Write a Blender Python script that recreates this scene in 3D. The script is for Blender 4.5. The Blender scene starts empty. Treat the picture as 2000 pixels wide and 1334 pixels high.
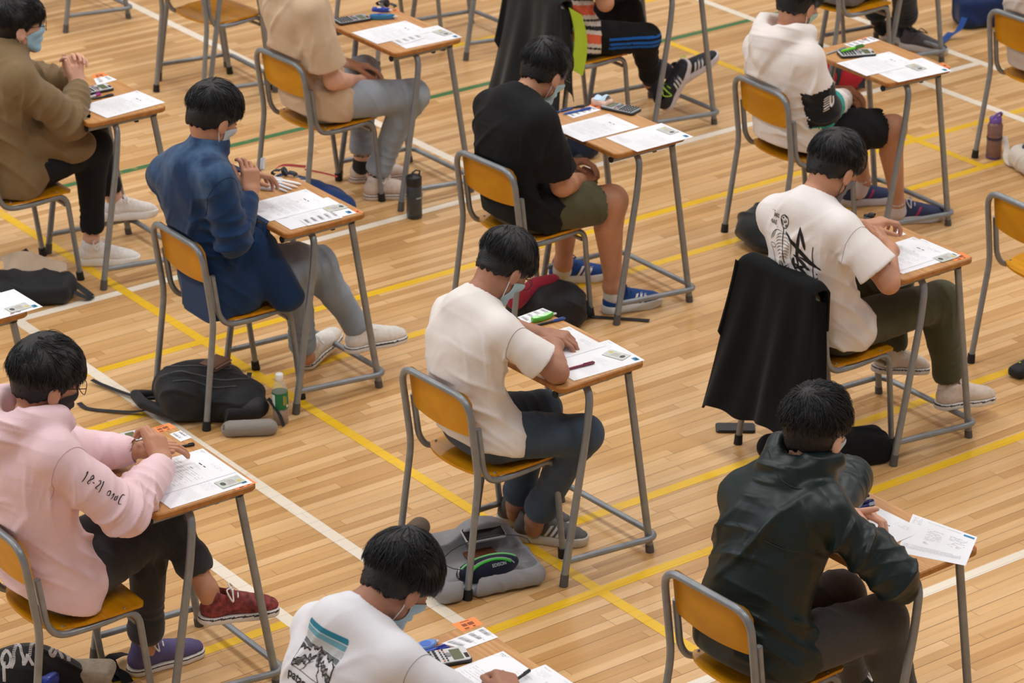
import bpy, math, random
import numpy as np
from mathutils import Vector, Matrix, Quaternion
from mathutils.bvhtree import BVHTree

C = bpy.context.scene.collection
PI = math.pi
R = math.radians
# ------------------------------------------------------------------ camera
CAMH = 4.9
cam = bpy.data.cameras.new('camera')
cam_ob = bpy.data.objects.new('camera', cam)
C.objects.link(cam_ob)
CAMROT = (Matrix.Rotation(-0.6316883548501587, 3, 'Z') @ Matrix.Rotation(1.1530989270185972, 3, 'X')
          @ Matrix.Rotation(-0.005108306520451406, 3, 'Z'))
cam_ob.matrix_world = Matrix.Translation((0, 0, CAMH)) @ CAMROT.to_4x4()
cam.sensor_width = 36.0
cam.lens = 5729.482 / 2000 * 36.0
cam.clip_start = 0.5
cam.clip_end = 200
cam.dof.use_dof = True
cam.dof.focus_distance = 9.3
cam.dof.aperture_fstop = 6.5
bpy.context.scene.camera = cam_ob
# ------------------------------------------------------------------ view
sc = bpy.context.scene
sc.view_settings.view_transform = 'Standard'
sc.view_settings.look = 'None'
sc.view_settings.gamma = 1.0
sc.view_settings.use_curve_mapping = False
sc.view_settings.exposure = 0.06
# ------------------------------------------------------------------ light
world = bpy.data.worlds.new('hall_daylight')
sc.world = world
world.use_nodes = True
wb = world.node_tree.nodes['Background']
wb.inputs[0].default_value = (0.80, 0.90, 1.0, 1)
wb.inputs[1].default_value = 0.46


def area(name, loc, rot, sx, sy, power, col):
    l = bpy.data.lights.new(name, 'AREA')
    l.shape = 'RECTANGLE'
    l.size = sx
    l.size_y = sy
    l.energy = power
    l.color = col
    o = bpy.data.objects.new(name, l)
    o.location = loc
    o.rotation_euler = rot
    C.objects.link(o)
    return o


for i, (lx, ly) in enumerate([(1, 3), (7, 3), (13, 3), (1, 8.5), (7, 8.5), (13, 8.5), (1, 14), (7, 14), (13, 14), (19, 8.5), (7, 20), (15, 20)]):
    area('hall_lamp', (lx, ly, 8.2), (0, 0, 0), 1.6, 1.6, 140, (0.93, 0.965, 1.0))
area('clerestory_window_light', (-4.5, 15, 6.5), (R(-62), 0, R(35)), 12, 3.0, 380, (0.9, 0.95, 1.0))


# ------------------------------------------------------------------ photo survey helper: pixel + lateral plane -> point in the hall
def ray(px, py):
    d = CAMROT @ Vector(((px - 1000) / 5729.482, -(py - 667) / 5729.482, -1))
    return d


def P(px, py, y):
    d = ray(px, py)
    return Vector((0, 0, CAMH)) + d * (y / d.y)


def PZ(px, py, z=0.0):
    d = ray(px, py)
    return Vector((0, 0, CAMH)) + d * ((z - CAMH) / d.z)


# ------------------------------------------------------------------ materials
MATS = {}


def lin(c):
    return tuple(((x / 255) / 12.92 if x / 255 <= 0.04045 else ((x / 255 + 0.055) / 1.055) ** 2.4) for x in c)


def mat(name, rgb, rough=0.6, metal=0.0, noise=0.0, nscale=30, bump=0.0, bscale=200, alpha=1.0, trans=0.0, coat=0.0, sheen=0.0, spec=0.5, coord='Object'):
    if name in MATS:
        return MATS[name]
    m = bpy.data.materials.new(name)
    m.use_nodes = True
    nt = m.node_tree
    b = nt.nodes['Principled BSDF']
    col = lin(rgb)
    b.inputs['Base Color'].default_value = (*col, 1)
    b.inputs['Roughness'].default_value = rough
    b.inputs['Metallic'].default_value = metal
    b.inputs['Alpha'].default_value = alpha
    b.inputs['Transmission Weight'].default_value = trans
    b.inputs['Coat Weight'].default_value = coat
    b.inputs['Sheen Weight'].default_value = sheen
    b.inputs['Specular IOR Level'].default_value = spec
    tc = nt.nodes.new('ShaderNodeTexCoord')
    if noise > 0:
        n = nt.nodes.new('ShaderNodeTexNoise')
        n.inputs['Scale'].default_value = nscale
        n.inputs['Detail'].default_value = 4
        nt.links.new(tc.outputs[coord], n.inputs['Vector'])
        mr = nt.nodes.new('ShaderNodeMapRange')
        mr.inputs[1].default_value = 0.3
        mr.inputs[2].default_value = 0.7
        mr.inputs[3].default_value = 1 - noise
        mr.inputs[4].default_value = 1 + noise
        nt.links.new(n.outputs[0], mr.inputs[0])
        mx = nt.nodes.new('ShaderNodeVectorMath')
        mx.operation = 'SCALE'
        mx.inputs[0].default_value = col
        nt.links.new(mr.outputs[0], mx.inputs['Scale'])
        nt.links.new(mx.outputs[0], b.inputs['Base Color'])
    if bump > 0:
        n2 = nt.nodes.new('ShaderNodeTexNoise')
        n2.inputs['Scale'].default_value = bscale
        n2.inputs['Detail'].default_value = 3
        nt.links.new(tc.outputs[coord], n2.inputs['Vector'])
        bp = nt.nodes.new('ShaderNodeBump')
        bp.inputs['Strength'].default_value = bump
        bp.inputs['Distance'].default_value = 0.002
        nt.links.new(n2.outputs[0], bp.inputs['Height'])
        nt.links.new(bp.outputs[0], b.inputs['Normal'])
    MATS[name] = m
    return m


def cloth(name, rgb, noise=0.05, nscale=14, rough=0.85, bump=0.35, bscale=320, sheen=0.15, spec=0.25):
    return mat(name, rgb, rough, noise=noise, nscale=nscale, bump=bump, bscale=bscale, sheen=sheen, spec=spec)


def M_(nt, op, a, b=None, c=None):
    n = nt.nodes.new('ShaderNodeMath')
    n.operation = op
    for i, v in enumerate((a, b, c)):
        if v is None:
            continue
        if isinstance(v, (int, float)):
            n.inputs[i].default_value = v
        else:
            nt.links.new(v, n.inputs[i])
    return n.outputs[0]


def MIX(nt, f, a, b, mode='MIX'):
    n = nt.nodes.new('ShaderNodeMix')
    n.data_type = 'RGBA'
    n.blend_type = mode
    for k, v in ((0, f), (6, a), (7, b)):
        if isinstance(v, (int, float)):
            n.inputs[k].default_value = v
        elif isinstance(v, tuple):
            n.inputs[k].default_value = (*v, 1)
        else:
            nt.links.new(v, n.inputs[k])
    return n.outputs[2]


def floor_material(name, paint=None):
    m = bpy.data.materials.new(name)
    m.use_nodes = True
    nt = m.node_tree
    b = nt.nodes['Principled BSDF']
    g = nt.nodes.new('ShaderNodeNewGeometry')
    sp = nt.nodes.new('ShaderNodeSeparateXYZ')
    nt.links.new(g.outputs['Position'], sp.inputs[0])
    x, y = sp.outputs[0], sp.outputs[1]
    W, L = 0.0430, 0.92
    yr = M_(nt, 'DIVIDE', y, W)
    row = M_(nt, 'FLOOR', yr)
    wn = nt.nodes.new('ShaderNodeTexWhiteNoise')
    wn.noise_dimensions = '1D'
    nt.links.new(row, wn.inputs['W'])
    xo = M_(nt, 'ADD', M_(nt, 'DIVIDE', x, L), M_(nt, 'MULTIPLY', wn.outputs[0], 7.0))
    colm = M_(nt, 'FLOOR', xo)
    cv = nt.nodes.new('ShaderNodeCombineXYZ')
    nt.links.new(row, cv.inputs[0])
    nt.links.new(colm, cv.inputs[1])
    w2 = nt.nodes.new('ShaderNodeTexWhiteNoise')
    w2.noise_dimensions = '3D'
    nt.links.new(cv.outputs[0], w2.inputs['Vector'])
    rnd = w2.outputs[0]
    # seams
    fy = M_(nt, 'FRACT', yr)
    dy = M_(nt, 'MULTIPLY', M_(nt, 'MINIMUM', fy, M_(nt, 'SUBTRACT', 1.0, fy)), W)
    fx = M_(nt, 'FRACT', xo)
    dx = M_(nt, 'MULTIPLY', M_(nt, 'MINIMUM', fx, M_(nt, 'SUBTRACT', 1.0, fx)), L)
    # every third board joint is opener
    r3 = nt.nodes.new('ShaderNodeTexWhiteNoise')
    r3.noise_dimensions = '1D'
    nt.links.new(M_(nt, 'ADD', M_(nt, 'ROUND', yr), 31.7), r3.inputs['W'])
    odd = M_(nt, 'MODULO', M_(nt, 'ABSOLUTE', M_(nt, 'ROUND', yr)), 2.0)
    sw = M_(nt, 'ADD', M_(nt, 'ADD', 0.0001, M_(nt, 'MULTIPLY', odd, 0.0010)), M_(nt, 'MULTIPLY', M_(nt, 'POWER', r3.outputs[0], 3.0), 0.0006))
    seam_y = M_(nt, 'LESS_THAN', dy, sw)
    seam_x = M_(nt, 'LESS_THAN', dx, 0.0011)
    seam = M_(nt, 'MAXIMUM', seam_y, M_(nt, 'MULTIPLY', seam_x, 0.8))
    # grain
    gv = nt.nodes.new('ShaderNodeCombineXYZ')
    nt.links.new(M_(nt, 'MULTIPLY', x, 1.6), gv.inputs[0])
    nt.links.new(M_(nt, 'MULTIPLY', y, 34.0), gv.inputs[1])
    nt.links.new(M_(nt, 'MULTIPLY', rnd, 57.0), gv.inputs[2])
    gn = nt.nodes.new('ShaderNodeTexNoise')
    gn.inputs['Scale'].default_value = 1.5
    gn.inputs['Detail'].default_value = 5
    gn.inputs['Distortion'].default_value = 0.6
    nt.links.new(gv.outputs[0], gn.inputs['Vector'])
    big = nt.nodes.new('ShaderNodeTexNoise')
    big.inputs['Scale'].default_value = 1.1
    big.inputs['Detail'].default_value = 3
    nt.links.new(g.outputs['Position'], big.inputs['Vector'])
    cr = nt.nodes.new('ShaderNodeValToRGB')
    cr.color_ramp.elements[0].position = 0.0
    cr.color_ramp.elements[0].color = (*lin((193, 146, 90)), 1)
    cr.color_ramp.elements[1].position = 1.0
    cr.color_ramp.elements[1].color = (*lin((226, 185, 133)), 1)
    e = cr.color_ramp.elements.new(0.5)
    e.color = (*lin((214, 169, 113)), 1)
    nt.links.new(rnd, cr.inputs[0])
    k = M_(nt, 'ADD', 0.80, M_(nt, 'MULTIPLY', gn.outputs[0], 0.36))
    kk = M_(nt, 'MULTIPLY', k, M_(nt, 'ADD', 0.88, M_(nt, 'MULTIPLY', big.outputs[0], 0.24)))
    sc_ = nt.nodes.new('ShaderNodeVectorMath')
    sc_.operation = 'SCALE'
    nt.links.new(cr.outputs[0], sc_.inputs[0])
    nt.links.new(kk, sc_.inputs['Scale'])
    col = sc_.outputs[0]
    if paint is not None:
        wear = nt.nodes.new('ShaderNodeTexNoise')
        wear.inputs['Scale'].default_value = 9
        wear.inputs['Detail'].default_value = 5
        nt.links.new(g.outputs['Position'], wear.inputs['Vector'])
        f = M_(nt, 'SUBTRACT', 1.0, M_(nt, 'MULTIPLY', M_(nt, 'GREATER_THAN', wear.outputs[0], 0.66), 0.25))
        f = M_(nt, 'MULTIPLY', f, 0.97)
        col = MIX(nt, f, col, paint)
        seam = M_(nt, 'MULTIPLY', seam, 0.4)
    col = MIX(nt, M_(nt, 'MULTIPLY', seam, 0.75), col, lin((96, 62, 40)))
    nt.links.new(col, b.inputs['Base Color'])
    rv = M_(nt, 'ADD', 0.30, M_(nt, 'MULTIPLY', gn.outputs[0], 0.16))
    nt.links.new(rv, b.inputs['Roughness'])
    b.inputs['Specular IOR Level'].default_value = 0.35
    bp = nt.nodes.new('ShaderNodeBump')
    bp.inputs['Strength'].default_value = 0.25
    bp.inputs['Distance'].default_value = 0.001
    nt.links.new(M_(nt, 'SUBTRACT', gn.outputs[0], seam), bp.inputs['Height'])
    nt.links.new(bp.outputs[0], b.inputs['Normal'])
    return m


def wood_material(name, c0, c1, scale=1.0, rough=0.4, axis='Y', lines=0.5):
    """laminate / plywood grain running along the object's local axis"""
    m = bpy.data.materials.new(name)
    m.use_nodes = True
    nt = m.node_tree
    b = nt.nodes['Principled BSDF']
    tc = nt.nodes.new('ShaderNodeTexCoord')
    mp = nt.nodes.new('ShaderNodeMapping')
    mp.inputs['Scale'].default_value = (26 * scale, 1.6 * scale, 3) if axis == 'Y' else (1.6 * scale, 26 * scale, 3)
    oi = nt.nodes.new('ShaderNodeObjectInfo')
    cx = nt.nodes.new('ShaderNodeCombineXYZ')
    nt.links.new(M_(nt, 'MULTIPLY', oi.outputs['Random'], 40.0), cx.inputs[0])
    nt.links.new(M_(nt, 'MULTIPLY', oi.outputs['Random'], 17.0), cx.inputs[1])
    nt.links.new(cx.outputs[0], mp.inputs['Location'])
    nt.links.new(tc.outputs['Object'], mp.inputs[0])
    n = nt.nodes.new('ShaderNodeTexNoise')
    n.inputs['Scale'].default_value = 1.3
    n.inputs['Detail'].default_value = 5
    n.inputs['Distortion'].default_value = 1.2
    nt.links.new(mp.outputs[0], n.inputs['Vector'])
    cr = nt.nodes.new('ShaderNodeValToRGB')
    cr.color_ramp.elements[0].position = 0.36
    cr.color_ramp.elements[1].position = 0.62
    cr.color_ramp.elements[0].color = (*lin(c0), 1)
    cr.color_ramp.elements[1].color = (*lin(c1), 1)
    nt.links.new(n.outputs[0], cr.inputs[0])
    hs = nt.nodes.new('ShaderNodeHueSaturation')
    nt.links.new(cr.outputs[0], hs.inputs['Color'])
    nt.links.new(M_(nt, 'ADD', 0.92, M_(nt, 'MULTIPLY', oi.outputs['Random'], 0.16)), hs.inputs['Value'])
    nt.links.new(hs.outputs[0], b.inputs['Base Color'])
    b.inputs['Roughness'].default_value = rough
    MATS[name] = m
    return m


def two_tone(name, fn_pts, cols, rough=0.85, axis=(0, 0, 1), bump=0.3):
    """cloth with bands of colour along an object-space axis; fn_pts = band edges"""
    m = cloth(name, cols[0], bump=bump)
    nt = m.node_tree
    b = nt.nodes['Principled BSDF']
    tc = nt.nodes.new('ShaderNodeTexCoord')
    dp = nt.nodes.new('ShaderNodeVectorMath')
    dp.operation = 'DOT_PRODUCT'
    dp.inputs[1].default_value = axis
    nt.links.new(tc.outputs['Object'], dp.inputs[0])
    col = lin(cols[0])
    for e, c in zip(fn_pts, cols[1:]):
        col = MIX(nt, M_(nt, 'GREATER_THAN', dp.outputs['Value'], e), col, lin(c))
    nt.links.new(col, b.inputs['Base Color'])
    return m


# ------------------------------------------------------------------ object helpers
def setp(o, label=None, cat=None, group=None, kind=None):
    if label:
        o['label'] = label
    if cat:
        o['category'] = cat
    if group:
        o['group'] = group
    if kind:
        o['kind'] = kind
    return o


def thing(name, label, cat, loc=(0, 0, 0), rz=0.0, group=None):
    o = bpy.data.objects.new(name, None)
    o.empty_display_size = 0.1
    C.objects.link(o)
    o.location = loc
    o.rotation_euler = (0, 0, rz)
    return setp(o, label, cat, group)


def link(name, me, parent=None, label=None, world=False):
    o = bpy.data.objects.new(name, me)
    C.objects.link(o)
    if parent is not None:
        o.parent = parent
        if world:
            o.matrix_parent_inverse = PMI(parent)
    if label:
        o['label'] = label
    return o


def PMI(p):
    m = Matrix.Translation(p.location) @ p.rotation_euler.to_matrix().to_4x4()
    if p.parent is not None:
        m = Matrix(p.get('_w', [[1, 0, 0, 0], [0, 1, 0, 0], [0, 0, 1, 0], [0, 0, 0, 1]])) if False else WM(p)
    return m.inverted()


def WM(p):
    m = p.matrix_basis.copy() if False else Matrix.LocRotScale(p.location, p.rotation_euler, p.scale)
    if p.parent is not None:
        return WM(p.parent) @ p.matrix_parent_inverse @ m
    return m


def kids(o):
    return [c for c in C.objects if c.parent == o]


def copy_tree(root, loc, rz, label, group=None):
    r = root.copy()
    C.objects.link(r)
    r.location = loc
    r.rotation_euler = (0, 0, rz)
    r['label'] = label
    if group:
        r['group'] = group
    for ch in kids(root):
        c = ch.copy()
        C.objects.link(c)
        c.parent = r
        for g in kids(ch):
            d = g.copy()
            C.objects.link(d)
            d.parent = c
    return r


def np_mesh(name, V, F, mats, smooth=True, mi=None):
    """V (n,3) array, F (m,4) or (m,3) int array"""
    me = bpy.data.meshes.new(name)
    V = np.asarray(V, dtype=np.float32)
    F = np.asarray(F, dtype=np.int32)
    k = F.shape[1]
    me.vertices.add(len(V))
    me.vertices.foreach_set('co', V.ravel())
    me.loops.add(F.size)
    me.loops.foreach_set('vertex_index', F.ravel())
    me.polygons.add(len(F))
    me.polygons.foreach_set('loop_start', np.arange(0, F.size, k, dtype=np.int32))
    me.polygons.foreach_set('loop_total', np.full(len(F), k, dtype=np.int32))
    me.polygons.foreach_set('use_smooth', np.full(len(F), smooth, dtype=bool))
    if mi is not None:
        me.polygons.foreach_set('material_index', np.asarray(mi, dtype=np.int32))
    for m in (mats if isinstance(mats, (list, tuple)) else [mats]):
        me.materials.append(m)
    me.update(calc_edges=True)
    me.validate()
    return me


class MB:
    """collects shapes for ONE mesh object"""

    def __init__(s):
        s.v, s.f, s.m, s.s = [], [], [], []

    def add(s, vs, fs, mi=0, smooth=False, M=None):
        n = len(s.v)
        for v in vs:
            v = Vector(v)
            s.v.append(M @ v if M else v)
        for f in fs:
            s.f.append(tuple(i + n for i in f))
            s.m.append(mi)
            s.s.append(smooth)

    def box(s, c, d, mi=0, M=None, bev=0.0):
        x, y, z = d[0] / 2, d[1] / 2, d[2] / 2
        T = Matrix.Translation(c)
        if M:
            T = T @ M.to_4x4()
        if bev <= 0:
            vs = [(sx * x, sy * y, sz * z) for sx in (-1, 1) for sy in (-1, 1) for sz in (-1, 1)]
            s.add(vs, [(0, 1, 3, 2), (4, 6, 7, 5), (0, 4, 5, 1), (2, 3, 7, 6), (0, 2, 6, 4), (1, 5, 7, 3)], mi, M=T)
        else:
            pts = rrect(2 * x, 2 * y, min(bev * 1.6, x * .9, y * .9), 5)
            s.slab(pts, -z, z, mi, T, bev)

    def slab(s, pts, z0, z1, mi=0, M=None, bev=0.0, mi_side=None, smooth=False):
        """extruded outline (ccw) with small chamfer; mi_side colours the edge"""
        n = len(pts)
        ms = mi if mi_side is None else mi_side
        cx = sum(p[0] for p in pts) / n
        cy = sum(p[1] for p in pts) / n

        def inset(e):
            out = []
            for i in range(n):
                a, b, c = Vector(pts[i - 1][:2]), Vector(pts[i][:2]), Vector(pts[(i + 1) % n][:2])
                t = (c - a)
                if t.length < 1e-9:
                    out.append(b)
                    continue
                t.normalize()
                out.append(b + Vector((-t.y, t.x)) * e)
            return out
        if bev > 0:
            ins = inset(bev)
            rings = [([(p.x, p.y, z0) for p in ins]), ([(p[0], p[1], z0 + bev) for p in pts]),
                     ([(p[0], p[1], z1 - bev) for p in pts]), ([(p.x, p.y, z1) for p in ins])]
        else:
            rings = [[(p[0], p[1], z0) for p in pts], [(p[0], p[1], z1) for p in pts]]
        vs = [v for r in rings for v in r]
        k = len(rings)
        s.add(vs, [tuple(reversed(range(n))), tuple(range((k - 1) * n, k * n))], mi, False, M)
        fs = []
        for r in range(k - 1):
            for i in range(n):
                j = (i + 1) % n
                fs.append((r * n + i, r * n + j, (r + 1) * n + j, (r + 1) * n + i))
        s.add(vs, fs, ms, smooth, M)

    def tube(s, pts, r, n=10, mi=0, caps=True, M=None, closed=False, flat=1.0, up=None):
        pts = [Vector(p) for p in pts]
        k = len(pts)
        rs = r if isinstance(r, (list, tuple)) else [r] * k
        vs, fs = [], []
        t = (pts[1] - pts[0]).normalized()
        u = Vector(up) if up else (Vector((0, 0, 1)) if abs(t.z) < 0.9 else Vector((1, 0, 0)))
        u = (u - t * u.dot(t)).normalized()
        for i, p in enumerate(pts):
            if closed:
                t = (pts[(i + 1) % k] - pts[i - 1]).normalized()
            elif i == 0:
                t = (pts[1] - pts[0]).normalized()
            elif i == k - 1:
                t = (pts[-1] - pts[-2]).normalized()
            else:
                t = ((pts[i + 1] - p).normalized() + (p - pts[i - 1]).normalized()).normalized()
            u = u - t * u.dot(t)
            if u.length < 1e-6:
                u = t.orthogonal()
            u.normalize()
            w = t.cross(u)
            for j in range(n):
                a = 2 * PI * j / n
                vs.append(p + (u * math.cos(a) + w * math.sin(a) * flat) * rs[i])
        for i in range(k if closed else k - 1):
            for j in range(n):
                a, b = i * n + j, i * n + (j + 1) % n
                c, d = ((i + 1) % k) * n + (j + 1) % n, ((i + 1) % k) * n + j
                fs.append((a, b, c, d))
        s.add(vs, fs, mi, True, M)
        if caps and not closed:
            s.add([vs[j] for j in range(n)], [tuple(reversed(range(n)))], mi, False, M)
            s.add([vs[(k - 1) * n + j] for j in range(n)], [tuple(range(n))], mi, False, M)

    def lathe(s, prof, n=24, mi=0, M=None, cap=True):
        vs, fs = [], []
        for (r, z) in prof:
            for j in range(n):
                a = 2 * PI * j / n
                vs.append((r * math.cos(a), r * math.sin(a), z))
        for i in range(len(prof) - 1):
            for j in range(n):
                fs.append((i * n + j, i * n + (j + 1) % n, (i + 1) * n + (j + 1) % n, (i + 1) * n + j))
        s.add(vs, fs, mi, True, M)
        if cap:
            s.add(vs[:n], [tuple(reversed(range(n)))], mi, False, M)
            s.add(vs[-n:], [tuple(range(n))], mi, False, M)

    def grid(s, fn, nu, nv, mi=0, smooth=True, thick=0.0, M=None):
        vs = [Vector(fn(i / nu, j / nv)) for i in range(nu + 1) for j in range(nv + 1)]
        w = nv + 1
        fs = [(i * w + j, (i + 1) * w + j, (i + 1) * w + j + 1, i * w + j + 1) for i in range(nu) for j in range(nv)]
        if thick > 0:
            nrm = []
            for i in range(nu + 1):
                for j in range(nv + 1):
                    a = vs[min(i + 1, nu) * w + j] - vs[max(i - 1, 0) * w + j]
                    b = vs[i * w + min(j + 1, nv)] - vs[i * w + max(j - 1, 0)]
                    nn = a.cross(b)
                    nrm.append(nn.normalized() if nn.length > 1e-12 else Vector((0, 0, 1)))
            n0 = len(vs)
            v2 = [v - nn * thick for v, nn in zip(vs, nrm)]
            allv = vs + v2
            s.add(allv, fs + [tuple(q + n0 for q in reversed(f)) for f in fs], mi, smooth, M)
            ed = []
            bi = [(i * w) for i in range(nu + 1)] + [nu * w + j for j in range(1, nv + 1)] + [i * w + nv for i in range(nu - 1, -1, -1)] + [j for j in range(nv - 1, 0, -1)]
            for q in range(len(bi)):
                a, b = bi[q], bi[(q + 1) % len(bi)]
                ed.append((b, a, a + n0, b + n0))
            s.add(allv, ed, mi, False, M)
        else:
            s.add(vs, fs, mi, smooth, M)

    def build(s, name, mats, parent=None, label=None, world=False):
        me = bpy.data.meshes.new(name)
        me.from_pydata([tuple(v) for v in s.v], [], s.f)
        for m in (mats if isinstance(mats, (list, tuple)) else [mats]):
            me.materials.append(m)
        me.polygons.foreach_set('material_index', s.m)
        me.polygons.foreach_set('use_smooth', s.s)
        me.update()
        return link(name, me, parent, label, world)


def rrect(w, h, r, n=4, cx=0, cy=0):
    pts = []
    for (sx, sy, a0) in ((1, 1, 0), (-1, 1, 90), (-1, -1, 180), (1, -1, 270)):
        for i in range(n + 1):
            a = R(a0 + 90 * i / n)
            pts.append((cx + sx * (w / 2 - r) + r * math.cos(a), cy + sy * (h / 2 - r) + r * math.sin(a)))
    return pts


def bend(pts, rad=0.05, n=6):
    """polyline with rounded corners"""
    pts = [Vector(p) for p in pts]
    out = [pts[0]]
    for i in range(1, len(pts) - 1):
        a, b, c = pts[i - 1], pts[i], pts[i + 1]
        r = rad[i - 1] if isinstance(rad, (list, tuple)) else rad
        d1 = min(r, (a - b).length * 0.49)
        d2 = min(r, (c - b).length * 0.49)
        p, q = b + (a - b).normalized() * d1, b + (c - b).normalized() * d2
        for k in range(n + 1):
            t = k / n
            out.append(p * (1 - t) ** 2 + b * 2 * t * (1 - t) + q * t * t)
    out.append(pts[-1])
    return out


def catmull(pts, n=6):
    pts = [Vector(p) for p in pts]
    q = [pts[0] * 2 - pts[1]] + pts + [pts[-1] * 2 - pts[-2]]
    out = []
    for i in range(1, len(q) - 2):
        for k in range(n):
            t = k / n
            a, b, c, d = q[i - 1], q[i], q[i + 1], q[i + 2]
            out.append(0.5 * ((2 * b) + (c - a) * t + (2 * a - 5 * b + 4 * c - d) * t * t + (3 * b - a - 3 * c + d) * t ** 3))
    out.append(pts[-1])
    return out


# ================================================================== the hall floor and its court lines
fl = MB()
fl.box((7, 10, -0.05), (60, 60, 0.1))
floor = fl.build('floor', floor_material('sports_hall_floorboards'))
setp(floor, kind='structure')
PAINT = {'yellow': floor_material('yellow_line_paint', lin((236, 188, 24))), 'white': floor_material('white_line_paint', lin((240, 230, 212))),
         'green': floor_material('green_line_paint', lin((48, 112, 62)))}


def court_line(col, ax, at, a, b, w):
    m = MB()
    if ax == 'x':
        m.add([(a, at - w / 2, 0.0006), (b, at - w / 2, 0.0006), (b, at + w / 2, 0.0006), (a, at + w / 2, 0.0006)], [(0, 1, 2, 3)])
    else:
        m.add([(at - w / 2, a, 0.0009), (at + w / 2, a, 0.0009), (at + w / 2, b, 0.0009), (at - w / 2, b, 0.0009)], [(0, 1, 2, 3)])
    return m.build('court_line', PAINT[col], floor, label=col + ' painted court line')


court_line('yellow', 'x', 7.018, -3, 22, .045)
court_line('yellow', 'x', 7.475, -3, 22, .045)
court_line('white', 'x', 6.334, -3, 22, .045)
court_line('yellow', 'x', 9.676, -3, 22, .045)
court_line('yellow', 'x', 9.209, -3, 22, .045)
court_line('white', 'x', 10.335, 4.967, 10.63, .05)
court_line('green', 'x', 11.616, -3, 22, .045)
court_line('yellow', 'x', PZ(1230, 10).y, 8.2, 11.5, .045)
court_line('yellow', 'y', 5.505, 2, 24, .045)
court_line('white', 'y', 4.990, 2, 10.36, .05)
court_line('white', 'y', 4.532, 2, 8.2, .05)
court_line('white', 'y', 7.563, 10.31, 24, .05)
court_line('yellow', 'y', 9.520, 9.187, 11.6, .045)
court_line('white', 'y', 10.142, 2, 24, .05)
court_line('white', 'y', 10.605, 2, 24, .05)

cl = MB()
cl.box((7, 10, 9.05), (60, 60, 0.1))
setp(cl.build('ceiling', mat('white_ceiling_paint', (225, 225, 222), .9)), kind='structure')
# ------------------------------------------------------------------ furniture
STEEL = mat('grey_tube_steel', (138, 142, 146), 0.36, 0.35, noise=0.12, nscale=22)
RUBBER = mat('black_rubber', (22, 22, 22), 0.7)
GREYFOOT = mat('grey_rubber', (88, 84, 82), 0.7)
PLY = wood_material('mustard_plywood', (190, 126, 6), (208, 144, 12), 1.0, 0.32, 'Y')
PLY.node_tree.nodes['Principled BSDF'].inputs['Specular IOR Level'].default_value = .3
DESKTOP = wood_material('desk_laminate', (180, 124, 68), (202, 150, 90), 1.7, 0.42, 'Y')
DESKEDGE = mat('desk_edge_wood', (172, 112, 50), 0.5, noise=0.25, nscale=40)


def chair_parts(t):
    bf = MB()
    r = .0125
    pl = [(0, -.198, .012), (.06, -.1885, .435), (.022, -.1885, .742), (.022, .1885, .742), (.06, .1885, .435), (0, .198, .012)]
    bf.tube(bend(pl, [.05, .075, .075, .05], 8), r, 12)
    bf.build('back_frame', STEEL, t)
    for s in (-1, 1):
        sf = MB()
        sf.tube(bend([(.068, s * .181, .62), (.088, s * .181, .455), (.125, s * .178, .402), (.26, s * .178, .396), (.405, s * .178, .409), (.449, s * .172, .012)],
                     [.03, .045, .08, .06], 7), .0115, 12)
        sf.tube([(.0675, s * .181, .617), (.067, s * .181, .623)], .0095, 10)
        sf.build('seat_frame', STEEL, t)
    cb = MB()
    cb.tube([(.405, -.165, .355), (.405, .165, .355)], .009, 8)
    cb.build('crossbar', STEEL, t)
    for s in (-1, 1):
        for x, y, dx in ((0, .198, .003), (.449, .172, -.0045)):
            f = MB()
            f.tube([(x, s * y, 0), (x + dx, s * y, .038)], [.0175, .0155], 12)
            f.build('rubber_foot', RUBBER, t)
    st = MB()
    ow = [(.085, 0), (.09, .07), (.11, .13), (.15, .172), (.22, .188), (.33, .192), (.41, .190), (.435, .175), (.442, .15)]

    def half(x):
        for (x0, w0), (x1, w1) in zip(ow, ow[1:]):
            if x0 <= x <= x1:
                u = (x - x0) / (x1 - x0)
                return w0 + (w1 - w0) * u
        return .15

    def seat(u, v):
        x = .085 + (.442 - .085) * (u ** 1.25)
        h = max(half(x), 0.004)
        if x < .15:
            h = .178 * math.sqrt(max(0.0006, 1 - ((.15 - x) / .066) ** 2))
        y = (v * 2 - 1) * h
        z = .4255 - .014 * math.exp(-((x - .20) / .09) ** 2) * (1 - (y / .19) ** 2)
        z -= .02 * max(0, (x - .39) / .05) ** 2 * 0.6
        return (x, y, z)
    st.grid(seat, 26, 16, thick=.0095)
    for x, y in ((.15, .165), (.15, -.165), (.36, .178), (.36, -.178)):
        st.lathe([(.0045, .4225), (.0045, .4268), (.001, .4275)], 8, 1, Matrix.Translation((x, y, 0)))
    st.build('seat', [PLY, STEEL], t)
    bk = MB()

    def back(u, v):
        y = (v * 2 - 1) * .176
        e = abs(v * 2 - 1)
        zt = .748 - .03 * max(0, (e - .82) / .18) ** 2
        zb = .585 - .012 * (1 - e * e) + .008 * max(0, (e - .85) / .15) ** 2
        z = zb + (zt - zb) * u
        x = .022 + (.742 - z) * .124 + .016 - .014 * (1 - e * e) + 0.006
        return (x, y, z)
    bk.grid(back, 8, 20, thick=-.009)
    bk.build('backrest', PLY, t)


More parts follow.
